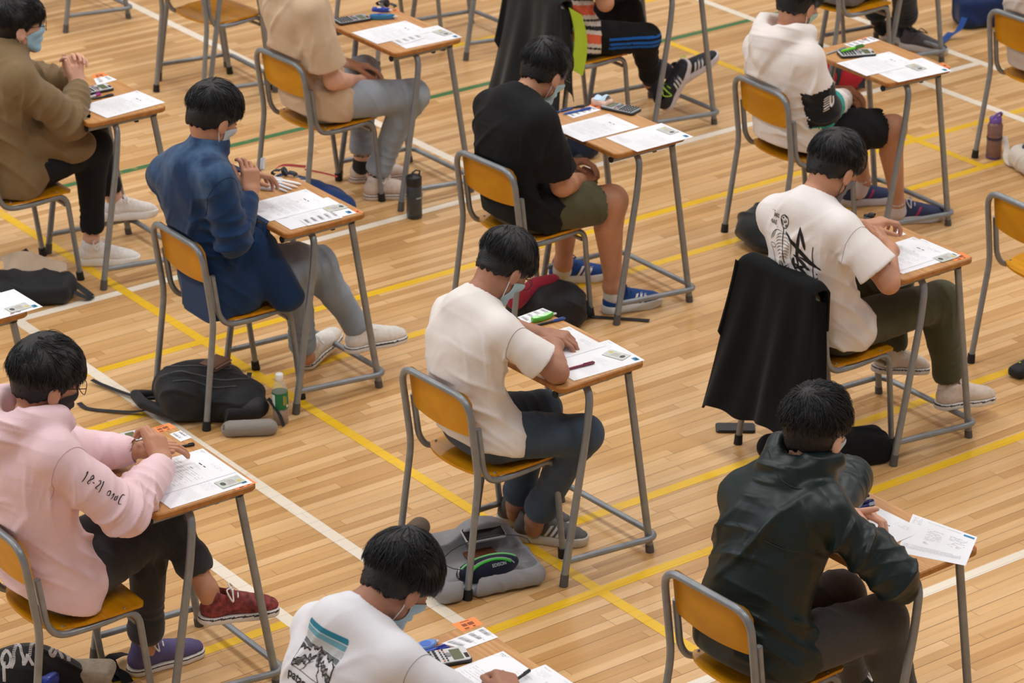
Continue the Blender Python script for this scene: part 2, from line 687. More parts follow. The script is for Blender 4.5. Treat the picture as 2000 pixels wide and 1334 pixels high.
def desk_parts(t):
    top = MB()
    top.slab(rrect(.374, .545, .03, 6, .163, 0), .741, .763, 0, None, .004, 1)
    top.build('tabletop', [DESKTOP, DESKEDGE], t)
    for s in (-1, 1):
        rl = MB()
        rl.tube([(-.015, s * .228, .727), (.315, s * .228, .727)], .0125, 12)
        rl.tube([(-.019, s * .228, .727), (-.012, s * .228, .727)], .0132, 12, 1)
        rl.box((.165, s * .2, .735), (.05, .05, .006))
        rl.build('side_rail', [STEEL, RUBBER], t)
    for s in (-1, 1):
        lg = MB()
        lg.tube(bend([(.125, s * .14, .722), (.12, s * .252, .722), (.1, s * .256, .56), (0, s * .256, .012)], [.07, .05], 8), .0135, 12)
        lg.build('leg', STEEL, t)
        lg = MB()
        lg.tube([(.298, s * .236, .722), (.399, s * .25, .012)], .0135, 12)
        lg.build('leg', STEEL, t)
        for x, y, h in ((0, .256, .045), (.399, .25, .03)):
            f = MB()
            f.tube([(x, s * y, 0), (x + (.006 if x < .1 else -.004), s * y, h)], [.0158, .0148], 12)
            f.build('rubber_foot', GREYFOOT, t)
    fr = MB()
    fr.tube(bend([(.012, -.25, .088), (.425, -.268, .060), (.425, .268, .060), (.012, .25, .088)], [.055, .055], 8), .0115, 12)
    fr.build('foot_rail', STEEL, t)
    hk = MB()
    hk.box((.24, -.19, .718), (.018, .018, .05), bev=.002)
    hk.build('bag_hook', RUBBER, t)


SEATS = {  # chair pose (x, y, turn) and desk pose
    'tan': [(6.532, 10.715, 2.2), (6.985, 10.66, 0)], 'denim': [(5.079, 9.137, -.4), (5.43, 9.113, .8)],
    'black': [(6.485, 9.076, 3.0), (6.971, 9.045, 0)], 'hood': [(7.991, 9.118, -3.2), (8.468, 9.032, -1.7)],
    'white': [(5.095, 7.44, 2.6), (5.417, 7.375, 1.8)], 'olive': [(6.641, 7.42, .4), (6.984, 7.382, .2)],
    'pink': [(3.411, 7.39, -.4), (3.87, 7.389, -.3)], 'wind': [(4.896, 5.763, 2.55), (5.368, 5.713, 1.56)],
    'brown': [(4.969, 10.737, 0), (5.446, 10.663, -.8)], 'stripe': [(8.02, 10.76, 0), (8.488, 10.694, 0)],
    'grey': [(9.594, 10.593, 0), (10.058, 10.721, 0)], 'edge': [(9.575, 9.131, -.25), (10.02, 9.05, 0)],
    'mount': [(3.42, 5.76, 0), (3.90, 5.72, 0)],
    'topleft': [(6.949, 12.337, 5.6), (7.02, 12.42, -1.5)], 'empty': [(7.872, 7.43, -2.2), (8.41, 7.38, 0)],
}
CH, DK = {}, {}
clab = {'tan': 'mustard plywood chair under the student in the sand coloured tee', 'denim': 'mustard plywood chair under the student in the blue denim shirt',
        'black': 'mustard plywood chair under the student in the black tee and olive shorts', 'hood': 'mustard plywood chair under the student in the white hoodie',
        'white': 'mustard plywood chair in the middle with the open grey backpack beneath it', 'olive': 'mustard plywood chair with a long black coat hung over its back',
        'pink': 'mustard plywood chair under the student in the pink hoodie', 'wind': 'mustard plywood chair behind the dark green windbreaker, its back near the bottom edge',
        'brown': 'mustard plywood chair under the student in the olive brown jacket', 'stripe': 'mustard plywood chair draped with a black jacket, under the striped shirt student',
        'grey': 'plywood chair of the student in grey trainers at the top right', 'edge': 'mustard plywood chair cut by the right edge, above the purple bottle',
        'mount': 'plywood chair under the student in the white tee with a mountain print', 'topleft': 'empty mustard plywood chair pushed under a desk at the top left',
        'empty': 'empty mustard plywood chair cut by the right edge'}
dlab = {'tan': 'school desk in front of the sand coloured tee student, with a blue correction tape', 'denim': 'school desk with coloured markers in front of the denim shirt student',
        'black': 'school desk with a pastel tissue pack in front of the black tee student', 'hood': 'school desk with a green highlighter in front of the white hoodie student',
        'white': 'school desk with chipped near edge and a maroon pen, in the middle', 'olive': 'school desk with a black watch in front of the skeleton tee student',
        'pink': 'school desk under the clasped hands of the pink hoodie student', 'wind': 'school desk with a sheet sticking out over its corner, bottom right',
        'brown': 'school desk in front of the olive brown jacket student', 'stripe': 'school desk whose top is out of frame, legs beside the striped shirt student\'s trainers',
        'grey': 'school desk whose legs stand over the grey trainers, top right', 'edge': 'school desk beyond the right edge', 'mount': 'school desk with a large calculator at the bottom edge',
        'topleft': 'school desk standing over the empty chair at the top left', 'empty': 'school desk beyond the right edge below'}
first = None
for k, (c, d) in SEATS.items():
    if first is None:
        CH[k] = thing('school_chair', clab[k], 'chair', (c[0], c[1], 0), R(c[2]), 'school chairs')
        chair_parts(CH[k])
        DK[k] = thing('school_desk', dlab[k], 'desk', (d[0], d[1], 0), R(d[2]), 'school desks')
        desk_parts(DK[k])
        first = k
    else:
        CH[k] = copy_tree(CH[first], (c[0], c[1], 0), R(c[2]), clab[k])
        if k not in ('edge', 'empty'):
            DK[k] = copy_tree(DK[first], (d[0], d[1], 0), R(d[2]), dlab[k])
for nm, lab, x, y, rz in (('leftedge', 'school desk corner with a printed sheet at the left edge', 3.938, 9.043, 0), ('farleft', 'farthest school desk, only its legs in the top left corner', 7.021, 13.937, 1.7),
                          ('topmid', 'school desk whose legs stand left of the black jacket at the top', 8.481, 12.245, 0)):
    DK[nm] = copy_tree(DK[first], (x, y, 0), R(rz), lab)
CH['topmid'] = copy_tree(CH[first], (8.03, 12.36, 0), R(2), 'plywood chair behind the legs of the desk at the top middle')


# ================================================================== sculpting: smooth implicit shapes -> one continuous mesh
def V3(p):
    return np.array((p[0], p[1], p[2]), dtype=np.float32)


def smin(a, b, k):
    if k <= 0:
        return np.minimum(a, b)
    h = np.clip(0.5 + 0.5 * (b - a) / k, 0, 1)
    return b + (a - b) * h - k * h * (1 - h)


class SDF:
    def __init__(s, lo, hi, h):
        s.lo = V3(lo)
        s.h = h
        s.n = np.maximum(((V3(hi) - s.lo) / h).astype(int) + 2, 3)
        s.d = np.full(tuple(s.n), 0.2, dtype=np.float32)

    def blk(s, lo, hi, m):
        a = np.clip(((V3(lo) - m - s.lo) / s.h).astype(int), 0, s.n - 1)
        b = np.clip(((V3(hi) + m - s.lo) / s.h).astype(int) + 2, 0, s.n)
        if np.any(b <= a):
            return None, None
        ax = [s.lo[i] + s.h * np.arange(a[i], b[i], dtype=np.float32) for i in range(3)]
        P_ = np.stack(np.meshgrid(*ax, indexing='ij'), -1)
        return (slice(a[0], b[0]), slice(a[1], b[1]), slice(a[2], b[2])), P_

    def put(s, sl, d, k, op):
        if op == 'u':
            s.d[sl] = smin(s.d[sl], d, k)
        elif op == 's':
            s.d[sl] = -smin(-s.d[sl], d, k)
        elif op == 'i':
            full = np.full_like(s.d, 0.2)
            full[sl] = d
            s.d = -smin(-s.d, -full, k)

    def chain(s, pts, k=.02, lat=None, op='u', sub=0):
        """pts: (pos, r) or (pos, r, f) ; f widens the section along lat"""
        pts = [(V3(p[0]), p[1], p[2] if len(p) > 2 else 1.0) for p in pts]
        if sub and len(pts) > 2:
            pos = catmull([p[0] for p in pts], sub)
            out = []
            for i, q in enumerate(pos):
                t = i / sub
                j = min(int(t), len(pts) - 2)
                u = t - j
                u2 = u * u * (3 - 2 * u)
                out.append((V3(q), pts[j][1] * (1 - u2) + pts[j + 1][1] * u2, pts[j][2] * (1 - u2) + pts[j + 1][2] * u2))
            pts = out
        mx = max(p[1] * max(p[2], 1) for p in pts)
        A = np.array([p[0] for p in pts])
        sl, G = s.blk(A.min(0), A.max(0), mx + k + 2 * s.h)
        if sl is None:
            return s
        L = None if lat is None else V3(lat) / np.linalg.norm(V3(lat))
        best = None
        for (a, ra, fa), (b, rb, fb) in zip(pts, pts[1:]):
            ab = b - a
            l2 = float(ab @ ab) + 1e-9
            w = G - a
            t = np.clip((w @ ab) / l2, 0, 1)
            off = w - t[..., None] * ab
            if L is not None:
                f = fa + (fb - fa) * t
                c = off @ L
                off = off + (c * (1 / f - 1))[..., None] * L
            d = np.sqrt((off * off).sum(-1)) - (ra + (rb - ra) * t)
            best = d if best is None else np.minimum(best, d)
        s.put(sl, best, k, op)
        return s

    def ell(s, c, r, k=.02, M=None, op='u', pw=2):
        c = V3(c)
        r = V3(r)
        m = float(r.max())
        sl, G = s.blk(c, c, m + k + 2 * s.h)
        if sl is None:
            return s
        w = G - c
        if M is not None:
            w = w @ np.array(M, dtype=np.float32)
        q = np.abs(w) / r
        if pw == 2:
            k0 = np.sqrt((q * q).sum(-1))
            q2 = w / (r * r)
            k1 = np.sqrt((q2 * q2).sum(-1)) + 1e-6
            d = k0 * (k0 - 1) / k1
        else:
            d = ((q ** pw).sum(-1) ** (1 / pw) - 1) * float(r.min())
        s.put(sl, d.astype(np.float32), k, op)
        return s

    def box(s, c, hf, r=.01, k=.02, M=None, op='u'):
        c = V3(c)
        hf = V3(hf)
        m = float(np.linalg.norm(hf))
        sl, G = s.blk(c, c, m + k + 2 * s.h)
        if sl is None:
            return s
        w = G - c
        if M is not None:
            w = w @ np.array(M, dtype=np.float32)
        q = np.abs(w) - (hf - r)
        d = np.sqrt((np.maximum(q, 0) ** 2).sum(-1)) + np.minimum(q.max(-1), 0) - r
        s.put(sl, d, k, op)
        return s

    def fn(s, f, op='i', k=0.0):
        sl, G = s.blk(s.lo, s.lo + s.h * s.n, 0)
        s.put(sl, f(G).astype(np.float32), k, op)
        return s

    def mesh(s):
        d = s.d
        d[0], d[-1], d[:, 0], d[:, -1], d[:, :, 0], d[:, :, -1] = [np.float32(.2)] * 6
        n = s.n
        cn = n - 1
        tot = int(cn[0] * cn[1] * cn[2])
        idx, px, py, pz, quads = [], [], [], [], []
        for ax in range(3):
            a = [slice(None)] * 3
            b = [slice(None)] * 3
            a[ax] = slice(0, -1)
            b[ax] = slice(1, None)
            da, db = d[tuple(a)], d[tuple(b)]
            cr = (da < 0) != (db < 0)
            I = np.argwhere(cr)
            if len(I) == 0:
                continue
            va, vb = da[cr], db[cr]
            t = va / (va - vb)
            pos = I.astype(np.float32)
            pos[:, ax] += t
            o1, o2 = [i for i in range(3) if i != ax]
            cells = []
            for (u, v) in ((-1, -1), (0, -1), (0, 0), (-1, 0)):
                c = I.copy()
                c[:, o1] += u
                c[:, o2] += v
                ci = (c[:, 0] * cn[1] + c[:, 1]) * cn[2] + c[:, 2]
                cells.append(ci)
                idx.append(ci)
                px.append(pos[:, 0])
                py.append(pos[:, 1])
                pz.append(pos[:, 2])
            q = np.stack(cells, 1)
            flip = (va < 0)
            if ax == 1:
                flip = ~flip
            q[~flip] = q[~flip][:, ::-1]
            quads.append(q)
        idx = np.concatenate(idx)
        u, inv = np.unique(idx, return_inverse=True)
        cnt = np.bincount(inv)
        V = np.stack([np.bincount(inv, np.concatenate(p)) / cnt for p in (px, py, pz)], 1)
        Q = np.concatenate(quads)
        lut = np.searchsorted(u, Q.ravel()).reshape(Q.shape)
        return (V * s.h + s.lo).astype(np.float32), lut.astype(np.int32)


def vnormals(V, F):
    a, b, c = V[F[:, 0]], V[F[:, 1]], V[F[:, 2]]
    n = np.cross(b - a, c - a)
    if F.shape[1] == 4:
        n = n + np.cross(c - a, V[F[:, 3]] - a)
    N = np.zeros_like(V)
    for k in range(F.shape[1]):
        for i in range(3):
            N[:, i] += np.bincount(F[:, k], n[:, i], len(V))
    return N / (np.linalg.norm(N, axis=1)[:, None] + 1e-9)


def relax(V, F, it=1, f=.5):
    for _ in range(it):
        S = np.zeros_like(V)
        c = np.zeros(len(V))
        for k in range(F.shape[1]):
            a, b = F[:, k], F[:, (k + 1) % F.shape[1]]
            for i in range(3):
                S[:, i] += np.bincount(a, V[b, i], len(V)) + np.bincount(b, V[a, i], len(V))
            c += np.bincount(a, minlength=len(V)) + np.bincount(b, minlength=len(V))
        V = V * (1 - f) + f * S / np.maximum(c, 1)[:, None]
    return V.astype(np.float32)


def lown(p, seed, freq=8.0):
    rs = np.random.RandomState(seed)
    v = 0
    for i in range(4):
        d = rs.normal(size=3)
        d = d / np.linalg.norm(d) * freq * (1 + .5 * i)
        v = v + np.sin(p @ d + rs.rand() * 6.28) / (1 + .5 * i)
    return v / 2.0


def folds(V, N, fl, base=.0025, seed=1):
    D = lown(V, seed, 16) * base
    for i, (c, rad, dr, lam, amp) in enumerate(fl):
        c = V3(c)
        dr = V3(dr)
        dr = dr / np.linalg.norm(dr)
        r = np.linalg.norm(V - c, axis=1)
        w = np.exp(-(r / rad) ** 2)
        ph = (V - c) @ dr / lam * 2 * PI + 1.8 * lown(V, seed + 11 + i, 9)
        sn = np.sin(ph / 2)
        f = np.exp(-sn * sn / .09) * 1.25 - .35 * np.exp(-(1 - np.abs(sn)) ** 2 / .05)
        msk = np.clip(.35 + 1.1 * lown(V, seed + 31 + i, 17), 0, 1)
        sn2 = np.sin(ph * 1.07 + 2.2 * lown(V, seed + 51 + i, 14))
        f = f + .45 * np.exp(-sn2 * sn2 / .12) * np.clip(.2 + lown(V, seed + 61 + i, 20), 0, 1)
        D = D + amp * w * msk * f
    return V + N * D[:, None]


def uni(parts):
    Vs, Fs, n = [], [], 0
    for V, F in parts:
        Vs.append(V)
        Fs.append(F + n)
        n += len(V)
    return np.concatenate(Vs), np.concatenate(Fs)


def nv(v):
    return Vector(v).normalized()


# ------------------------------------------------------------------ hands
def hand(sd, wrist, d, n, side, curls, sc=1.0, spread=.06, thumb=(.75, .65, -.35), tcurl=20):
    """side +1 left hand, -1 right hand. n = back of the hand"""
    wrist, d = Vector(wrist), nv(d)
    n = nv(Vector(n) - d * Vector(n).dot(d))
    T = n.cross(d) * (1 if side < 0 else -1)
    q = lambda a, b, c: wrist + (d * a + T * b + n * c) * sc
    sd.chain([(q(-.03, 0, 0), .026 * sc, 1.25), (q(.01, 0, 0), .021 * sc, 1.45)], .012, lat=T)
    sd.box(q(.048, 0, 0), (.043 * sc, .038 * sc, .0135 * sc), .0125 * sc, .014, M=[list(r) for r in Matrix((d, T, n)).transposed()])
    sd.chain([(q(.012, .014, -.008), .016 * sc), (q(.045, .031, -.012), .013 * sc)], .014)
    ln = ((.042, .025, .021), (.046, .029, .022), (.042, .026, .021), (.033, .020, .018))
    for i in range(4):
        off = .030 - .0198 * i
        b = q(.082 - .004 * abs(i - 1.2), off, 0.001)
        dirv = (d + T * (1.5 - i) * spread).normalized()
        axis = dirv.cross(n).normalized()
        pts = [(b, .0098 * sc)]
        p = b
        c1, c2, c3 = curls[i] if isinstance(curls[i], (tuple, list)) else (curls[i], curls[i] * 1.1, curls[i] * .7)
        a = 0
        for L, c, r in zip(ln[i], (c1, c2, c3), (.0088, .0080, .0068)):
            a += c
            v = dirv * math.cos(R(a)) - n * math.sin(R(a))
            p = p + v * L * sc
            pts.append((p, r * sc * (.9 if i == 3 else 1)))
        sd.chain(pts, .004)
    tb = q(.022, .026, -.008)
    td = (d * thumb[0] + T * thumb[1] + n * thumb[2]).normalized()
    p1 = tb + td * .040 * sc
    td2 = (td * math.cos(R(tcurl)) + (d * .8 - T * .5 - n * .3).normalized() * math.sin(R(tcurl))).normalized()
    p2 = p1 + td2 * .030 * sc
    p3 = p2 + td2 * .022 * sc
    sd.chain([(tb, .0135 * sc), (p1, .0112 * sc), (p2, .0098 * sc), (p3, .0078 * sc)], .006)


# ------------------------------------------------------------------ heads
def frame(yaw, pitch, roll=0):
    return Matrix.Rotation(R(yaw), 3, 'Z') @ Matrix.Rotation(R(pitch), 3, 'Y') @ Matrix.Rotation(R(roll), 3, 'X')


HR = (.101, .081, .096)
HC = (-.008, 0, .048)


def head_mesh(hc, Mx, nb, s=1.0):
    """hc = midpoint of the ears; Mx = face frame; nb = base of the neck"""
    q = lambda *p: hc + Mx @ Vector(p) * s
    A = [list(r) for r in Mx]
    lo = [min(hc[i], nb[i]) - .17 for i in range(3)]
    hi = [max(hc[i], nb[i]) + .17 for i in range(3)]
    sd = SDF(lo, hi, .0042)
    E = lambda c, r, k=.02, op='u': sd.ell(q(*c), [x * s for x in r], k, A, op)
    Cn = lambda pts, k=.02: sd.chain([(q(*p), r * s) for p, r in pts], k)
    E(HC, (.096, .075, .086))
    E((.035, 0, .0), (.055, .060, .082), .03)
    Cn([((.015, -.048, -.045), .018), ((.06, -.018, -.088), .017), ((.06, .018, -.088), .017), ((.015, .048, -.045), .018)], .03)
    E((.074, 0, -.09), (.019, .022, .016), .02)
    Cn([((.087, 0, .022), .007), ((.104, 0, -.012), .010), ((.098, 0, -.02), .013)], .012)
    Cn([((.094, 0, -.018), .007), ((.094, .011, -.02), .007)], .006)
    Cn([((.094, 0, -.018), .007), ((.094, -.011, -.02), .007)], .006)
    for sg in (-1, 1):
        Cn([((.084, sg * .012, .035), .008), ((.074, sg * .045, .036), .009)], .014)
        E((.066, sg * .043, -.008), (.022, .018, .018), .02)
        E((.094, sg * .031, .016), (.014, .016, .010), .012, 's')
        E((-.008, sg * .084, .000), (.020, .010, .033), .006)
        E((.001, sg * .095, .001), (.010, .007, .019), .004, 's')
    Cn([((.089, -.02, -.048), .006), ((.095, 0, -.046), .0075), ((.089, .02, -.048), .006)], .008)
    Cn([((.088, -.016, -.057), .006), ((.092, 0, -.057), .008), ((.088, .016, -.057), .006)], .008)
    sd.chain([(q(-.030, 0, -.02), .056 * s), (hc * .5 + nb * .5 + Mx @ Vector((-.012, 0, -.01)), .053 * s), (nb, .060 * s), (nb + Vector((-.01, 0, -.05)), .075 * s)], .03)
    return sd.mesh()


def zcut(x, fringe=.035, nape=-.065):
    return np.interp(x, [-.11, -.07, -.045, -.030, -.018, .0, .012, .022, .036, .060, .075, .13],
                     [nape, nape + .003, nape + .008, -.020, .006, .020, .018, -.010, .018, fringe + .02, fringe, fringe])


def hair(hc, Mx, s=1.0, crown=(-.055, .0, .118), vol=.0235, fringe=.035, nape=-.034, seed=1, N=1500, long=1.0, side=.35, spike=0.0, tint=None, part=None):
    A = np.array([list(r) for r in Mx], dtype=np.float32)
    sd = SDF([-.16 * s] * 3, [.18 * s] * 3, .005)
    sd.ell(V3(HC) * s, V3(HR) * s + V3((vol * 1.0, vol * .92, vol * 1.05)) * s, 0)

    sd.ell(V3((-.026, 0, .004)) * s, V3((.080, .076, .084)) * s, .03)

    def cut(G):
        x, y, z = G[..., 0] / s, G[..., 1] / s, G[..., 2] / s
        zc = zcut(x, fringe, nape)
        # thinner towards the sides and nape
        thin = np.clip((.078 - z) / .09, 0, 1) * vol * .82
        base = -s * (z - zc + .005 * np.sin(x * 210 + y * 90) + .004 * np.sin(y * 260 + 1.3) * (x < 0)) * .8
        e = V3(HR) + V3((vol * 1.0, vol * .92, vol * 1.05))
        k = np.sqrt((((np.stack([x, y, z], -1) - V3(HC)) / e) ** 2).sum(-1))
        shell = (k - 1) * .085 + thin
        nk = np.sqrt(((np.stack([x + .026, y, z - .004], -1) / V3((.078, .0735, .082))) ** 2).sum(-1))
        shell = smin(shell, (nk - 1) * .075, .03)
        return np.maximum(base, shell * s)
    sd.fn(cut, 'i', .006)
    V, F = sd.mesh()
    Nn = vnormals(V, F)
    V = V + Nn * (lown(V, seed, 45) * .0035)[:, None]
    rs = np.random.RandomState(seed)
    N = int(N * 1.9)
    # strands follow the scalp away from the crown
    Ex = (V3(HR) + V3((vol * 1.0, vol * .92, vol * 1.05))) * s
    c0 = V3(HC) * s
    cr = V3(crown) * s
    z = V[:, 2] / s
    outer = ((V - c0) / Ex)
    on = (Nn * (V - c0)).sum(1) / (np.linalg.norm(V - c0, axis=1) + 1e-6) > .35
    cand = np.where(on & (z > -.075) & (z > zcut(V[:, 0] / s, fringe, nape) + .006))[0]
    pick = rs.choice(cand, N)
    Vs, Fs, cnt = [V], [F], len(V)
    SV, SF = [], []
    K = 7
    p = V[pick] + rs.normal(size=(N, 3)).astype(np.float32) * .002
    nrm = (p - c0) / Ex ** 2
    nrm /= np.linalg.norm(nrm, axis=1)[:, None]
    p = p - nrm * .004
    zz = p[:, 2] / s
    top = np.clip((zz - .015) / .075, 0, 1)
    Ln = (side * .028 + (.050 - side * .028) * top) * long * s * (0.75 + .5 * rs.rand(N))
    zc_ = zcut(p[:, 0] / s, fringe, nape) * s
    Ln = np.minimum(Ln, np.maximum(p[:, 2] - zc_, 0) * 1.0 + .014)
    jit = rs.normal(size=(N, 3)).astype(np.float32) * .16
    tuft = np.stack([lown(p, seed + 5, 60), lown(p, seed + 6, 60), lown(p, seed + 7, 60)], 1) * .42
    lift = (.10 + .25 * rs.rand(N) + spike * top) 
    wdt = (.0007 + .0008 * rs.rand(N)) * s
    pts = [p.copy()]
    dirs = []
    for k in range(K):
        nrm = (p - c0) / Ex ** 2
        nrm /= np.linalg.norm(nrm, axis=1)[:, None]
        fl_ = p - cr
        if part is not None:
            fl_ = fl_ + np.sign(p[:, 1:2] - part) * V3((0, .03, 0))
        fl_ = fl_ / (np.linalg.norm(fl_, axis=1)[:, None] + 1e-6)
        fl_ = fl_ + jit + tuft + V3((0.12, 0, -.22))
        fl_ = fl_ - nrm * (fl_ * nrm).sum(1)[:, None]
        fl_ /= np.linalg.norm(fl_, axis=1)[:, None] + 1e-6
        t = k / K
        rad = np.linalg.norm((p - c0) / Ex, axis=1)
        d = fl_ + nrm * (lift * (1 - 1.1 * t) - 3.0 * np.maximum(rad - 1.03 - spike * .12 * top, 0) - .12)[:, None]
        d /= np.linalg.norm(d, axis=1)[:, None]
        dirs.append((d, nrm))
        p = p + d * (Ln / K)[:, None]
        pts.append(p.copy())
    dirs.append(dirs[-1])
    for k in range(K + 1):
        d, nrm = dirs[k]
        b = np.cross(d, nrm)
        b /= np.linalg.norm(b, axis=1)[:, None] + 1e-6
        w = wdt * (1.0, 1.25, 1.3, 1.2, 1.05, .85, .55, .12)[k]
        SV.append(np.stack([pts[k] + b * w[:, None], pts[k] + nrm * (w * .75)[:, None], pts[k] - b * w[:, None]], 1))
    SV = np.stack(SV, 1).reshape(-1, 3)  # N,(K+1),3
    ids = np.arange(N)[:, None, None] * (K + 1) * 3
    kk = np.arange(K)[None, :, None] * 3
    jj = np.arange(3)[None, None, :]
    a = ids + kk + jj
    b = ids + kk + (jj + 1) % 3
    Fq = np.stack([a, b, b + 3, a + 3], -1).reshape(-1, 4)
    V, F = uni([(V, F), (SV.astype(np.float32), Fq.astype(np.int32))])
    V = V @ A.T + V3(hc)
    return V, F


# ------------------------------------------------------------------ shoes
def shoe(parent, heel, toe, up=(0, 0, 1), style='plain', cols=((235, 235, 232), (240, 240, 238)), L=.275, ankle=None, lace=(240, 240, 240), name='s', stripe=None, high=False, linec=(60, 58, 62), pat=0):
    """heel / toe = points under the sole; builds shoe > sole, laces, stripe"""
    heel, toe = Vector(heel), Vector(toe)
    d = (toe - heel).normalized()
    up = Vector(up)
    up = (up - d * up.dot(d)).normalized()
    l = up.cross(d)
    q = lambda a, b, c: heel + d * a + l * b + up * c
    pts = [q(a, b, c) for a in (-.03, L + .03) for b in (-.07, .07) for c in (-.02, .17)]
    lo = [min(p[i] for p in pts) for i in range(3)]
    hi = [max(p[i] for p in pts) for i in range(3)]
    M3 = [list(r) for r in Matrix((d, l, up)).transposed()]
    us = L / .275
    um, smt = mat('shoe_upper_' + name, cols[0], .75, noise=.08 + pat, nscale=60, bump=.2), mat('shoe_sole_' + name, cols[1], .6, noise=.04)
    th = .032 if style == 'runner' else .026
    sd = SDF(lo, hi, .0042)
    sd.chain([(q(.035 * us, 0, .045), .034, 1.0), (q(.11 * us, 0, .052), .034, 1.06), (q(.18 * us, 0, .042), .034, 1.25), (q(.225 * us, 0, .034), .030, 1.25), (q(.245 * us, 0, .030), .024, 1.3)], .02, lat=l)
    sd.chain([(q(.045 * us, 0, .055), .036), (q(.055 * us, 0, .088 if not high else .115), .040)], .02)
    sd.chain([(q(.10 * us, 0, .078), .024), (q(.15 * us, 0, .062), .021)], .02)
    sd.chain([(q(.062 * us, 0, .080), .029, 1.0), (q(.066 * us, 0, .19), .036, 1.0)], .004, op='s')
    sd.fn(lambda G: (V3(heel) + V3(up) * th - G) @ V3(up), 'i', .003)
    V, F = sd.mesh()
    o = link('shoe', np_mesh('shoe', V, F, um), parent, None, True)
    # sole
    s2 = SDF(lo, hi, .004)
    rise = .012 if style == 'runner' else .0
    s2.chain([(q(.034 * us, 0, th * .5 + rise * .3), .040, 1.0), (q(.11 * us, 0, th * .5), .040, .98), (q(.19 * us, .0, th * .5), .046, 1.05), (q(.232 * us, 0, th * .5 + rise), .042, 1.0)], .015, lat=l)
    s2.fn(lambda G: np.maximum((G - V3(heel)) @ V3(up) - th - .006 * (style == 'runner'), -((G - V3(heel)) @ V3(up))), 'i', .003)
    V, F = s2.mesh()
    hh = (V[F].mean(1) - V3(heel)) @ V3(up)
    line = (np.abs(hh - th * .78) < .0024) if style != 'runner' else np.zeros(len(hh), bool)
    link('sole', np_mesh('sole', V, F, [smt, mat('sole_line_' + name, linec, .6)], mi=line.astype(int)), o, None, True)
    me = MB()
    for i in range(5):
        a = (.098 + i * .019) * us
        zz = .104 - i * .0115
        me.tube([q(a, -.026, zz - .008), q(a + .004, -.012, zz), q(a + .006, .012, zz), q(a, .026, zz - .008)], .0032, 6)
        if i < 4:
            me.tube([q(a, -.026, zz - .008), q(a + .010, .0, zz), q(a + .019, .026, zz - .019)], .003, 6)
    me.tube(catmull([q(.098 * us, 0, .108), q(.075, -.03, .115), (q(.09, -.05, .085)), q(.10 * us, -.02, .105)], 5), .0028, 6)
    me.tube(catmull([q(.098 * us, 0, .108), q(.105, .03, .112), (q(.13, .05, .085)), q(.10 * us, .01, .105)], 5), .0028, 6)
    me.build('laces', mat('laces_' + name, lace, .8), o, None, True)
    if stripe:
        bv = BVHTree.FromPolygons([v.co.copy() for v in o.data.vertices], [tuple(p.vertices) for p in o.data.polygons])
        for k in range(stripe[1]):
            m = MB()
            for sg in (-1,):
                rows = []
                for i in range(7):
                    c = th + .006 + i * .0065
                    a = (.115 + k * .021 + i * .0042) * us
                    row = []
                    for da in (0, .011):
                        org = q(a + da, sg * .09, c)
                        h = bv.ray_cast(org, l * (-sg), .12)
                        row.append(h[0] + l * sg * .0012 if h[0] else None)
                    rows.append(row)
                rows = [r for r in rows if None not in r]
                for r0, r1 in zip(rows, rows[1:]):
                    m.add([r0[0], r0[1], r1[1], r1[0]], [(0, 1, 2, 3)])
            if m.f:
                m.build('stripe', mat('stripe_' + name, stripe[0], .6), o, None, True)
    return o


SKIN = {}


def skin(name, rgb):
    m = mat('skin_' + name, rgb, .5, noise=.06, nscale=18, bump=.08, bscale=260, spec=.4)
    b = m.node_tree.nodes['Principled BSDF']
    b.inputs['Subsurface Weight'].default_value = .12
    b.inputs['Subsurface Radius'].default_value = (.012, .005, .003)
    b.inputs['Subsurface Scale'].default_value = .6
    SKIN[name] = m
    return m


HAIRM = mat('black_hair', (15, 15, 17), .44, noise=.25, nscale=60, spec=.42, bump=.9, bscale=230)
JEANS = lambda n, c: cloth(n, c, noise=.12, nscale=9, bump=.5, bscale=420)


def bvh_of(o):
    return BVHTree.FromPolygons([v.co.copy() for v in o.data.vertices], [tuple(p.vertices) for p in o.data.polygons])


def pm(o):
    """parent of o in world terms is identity-corrected, so mesh coords are hall coords"""
    return o


def cross_pts(a, b, t):
    return Vector(a) * (1 - t) + Vector(b) * t


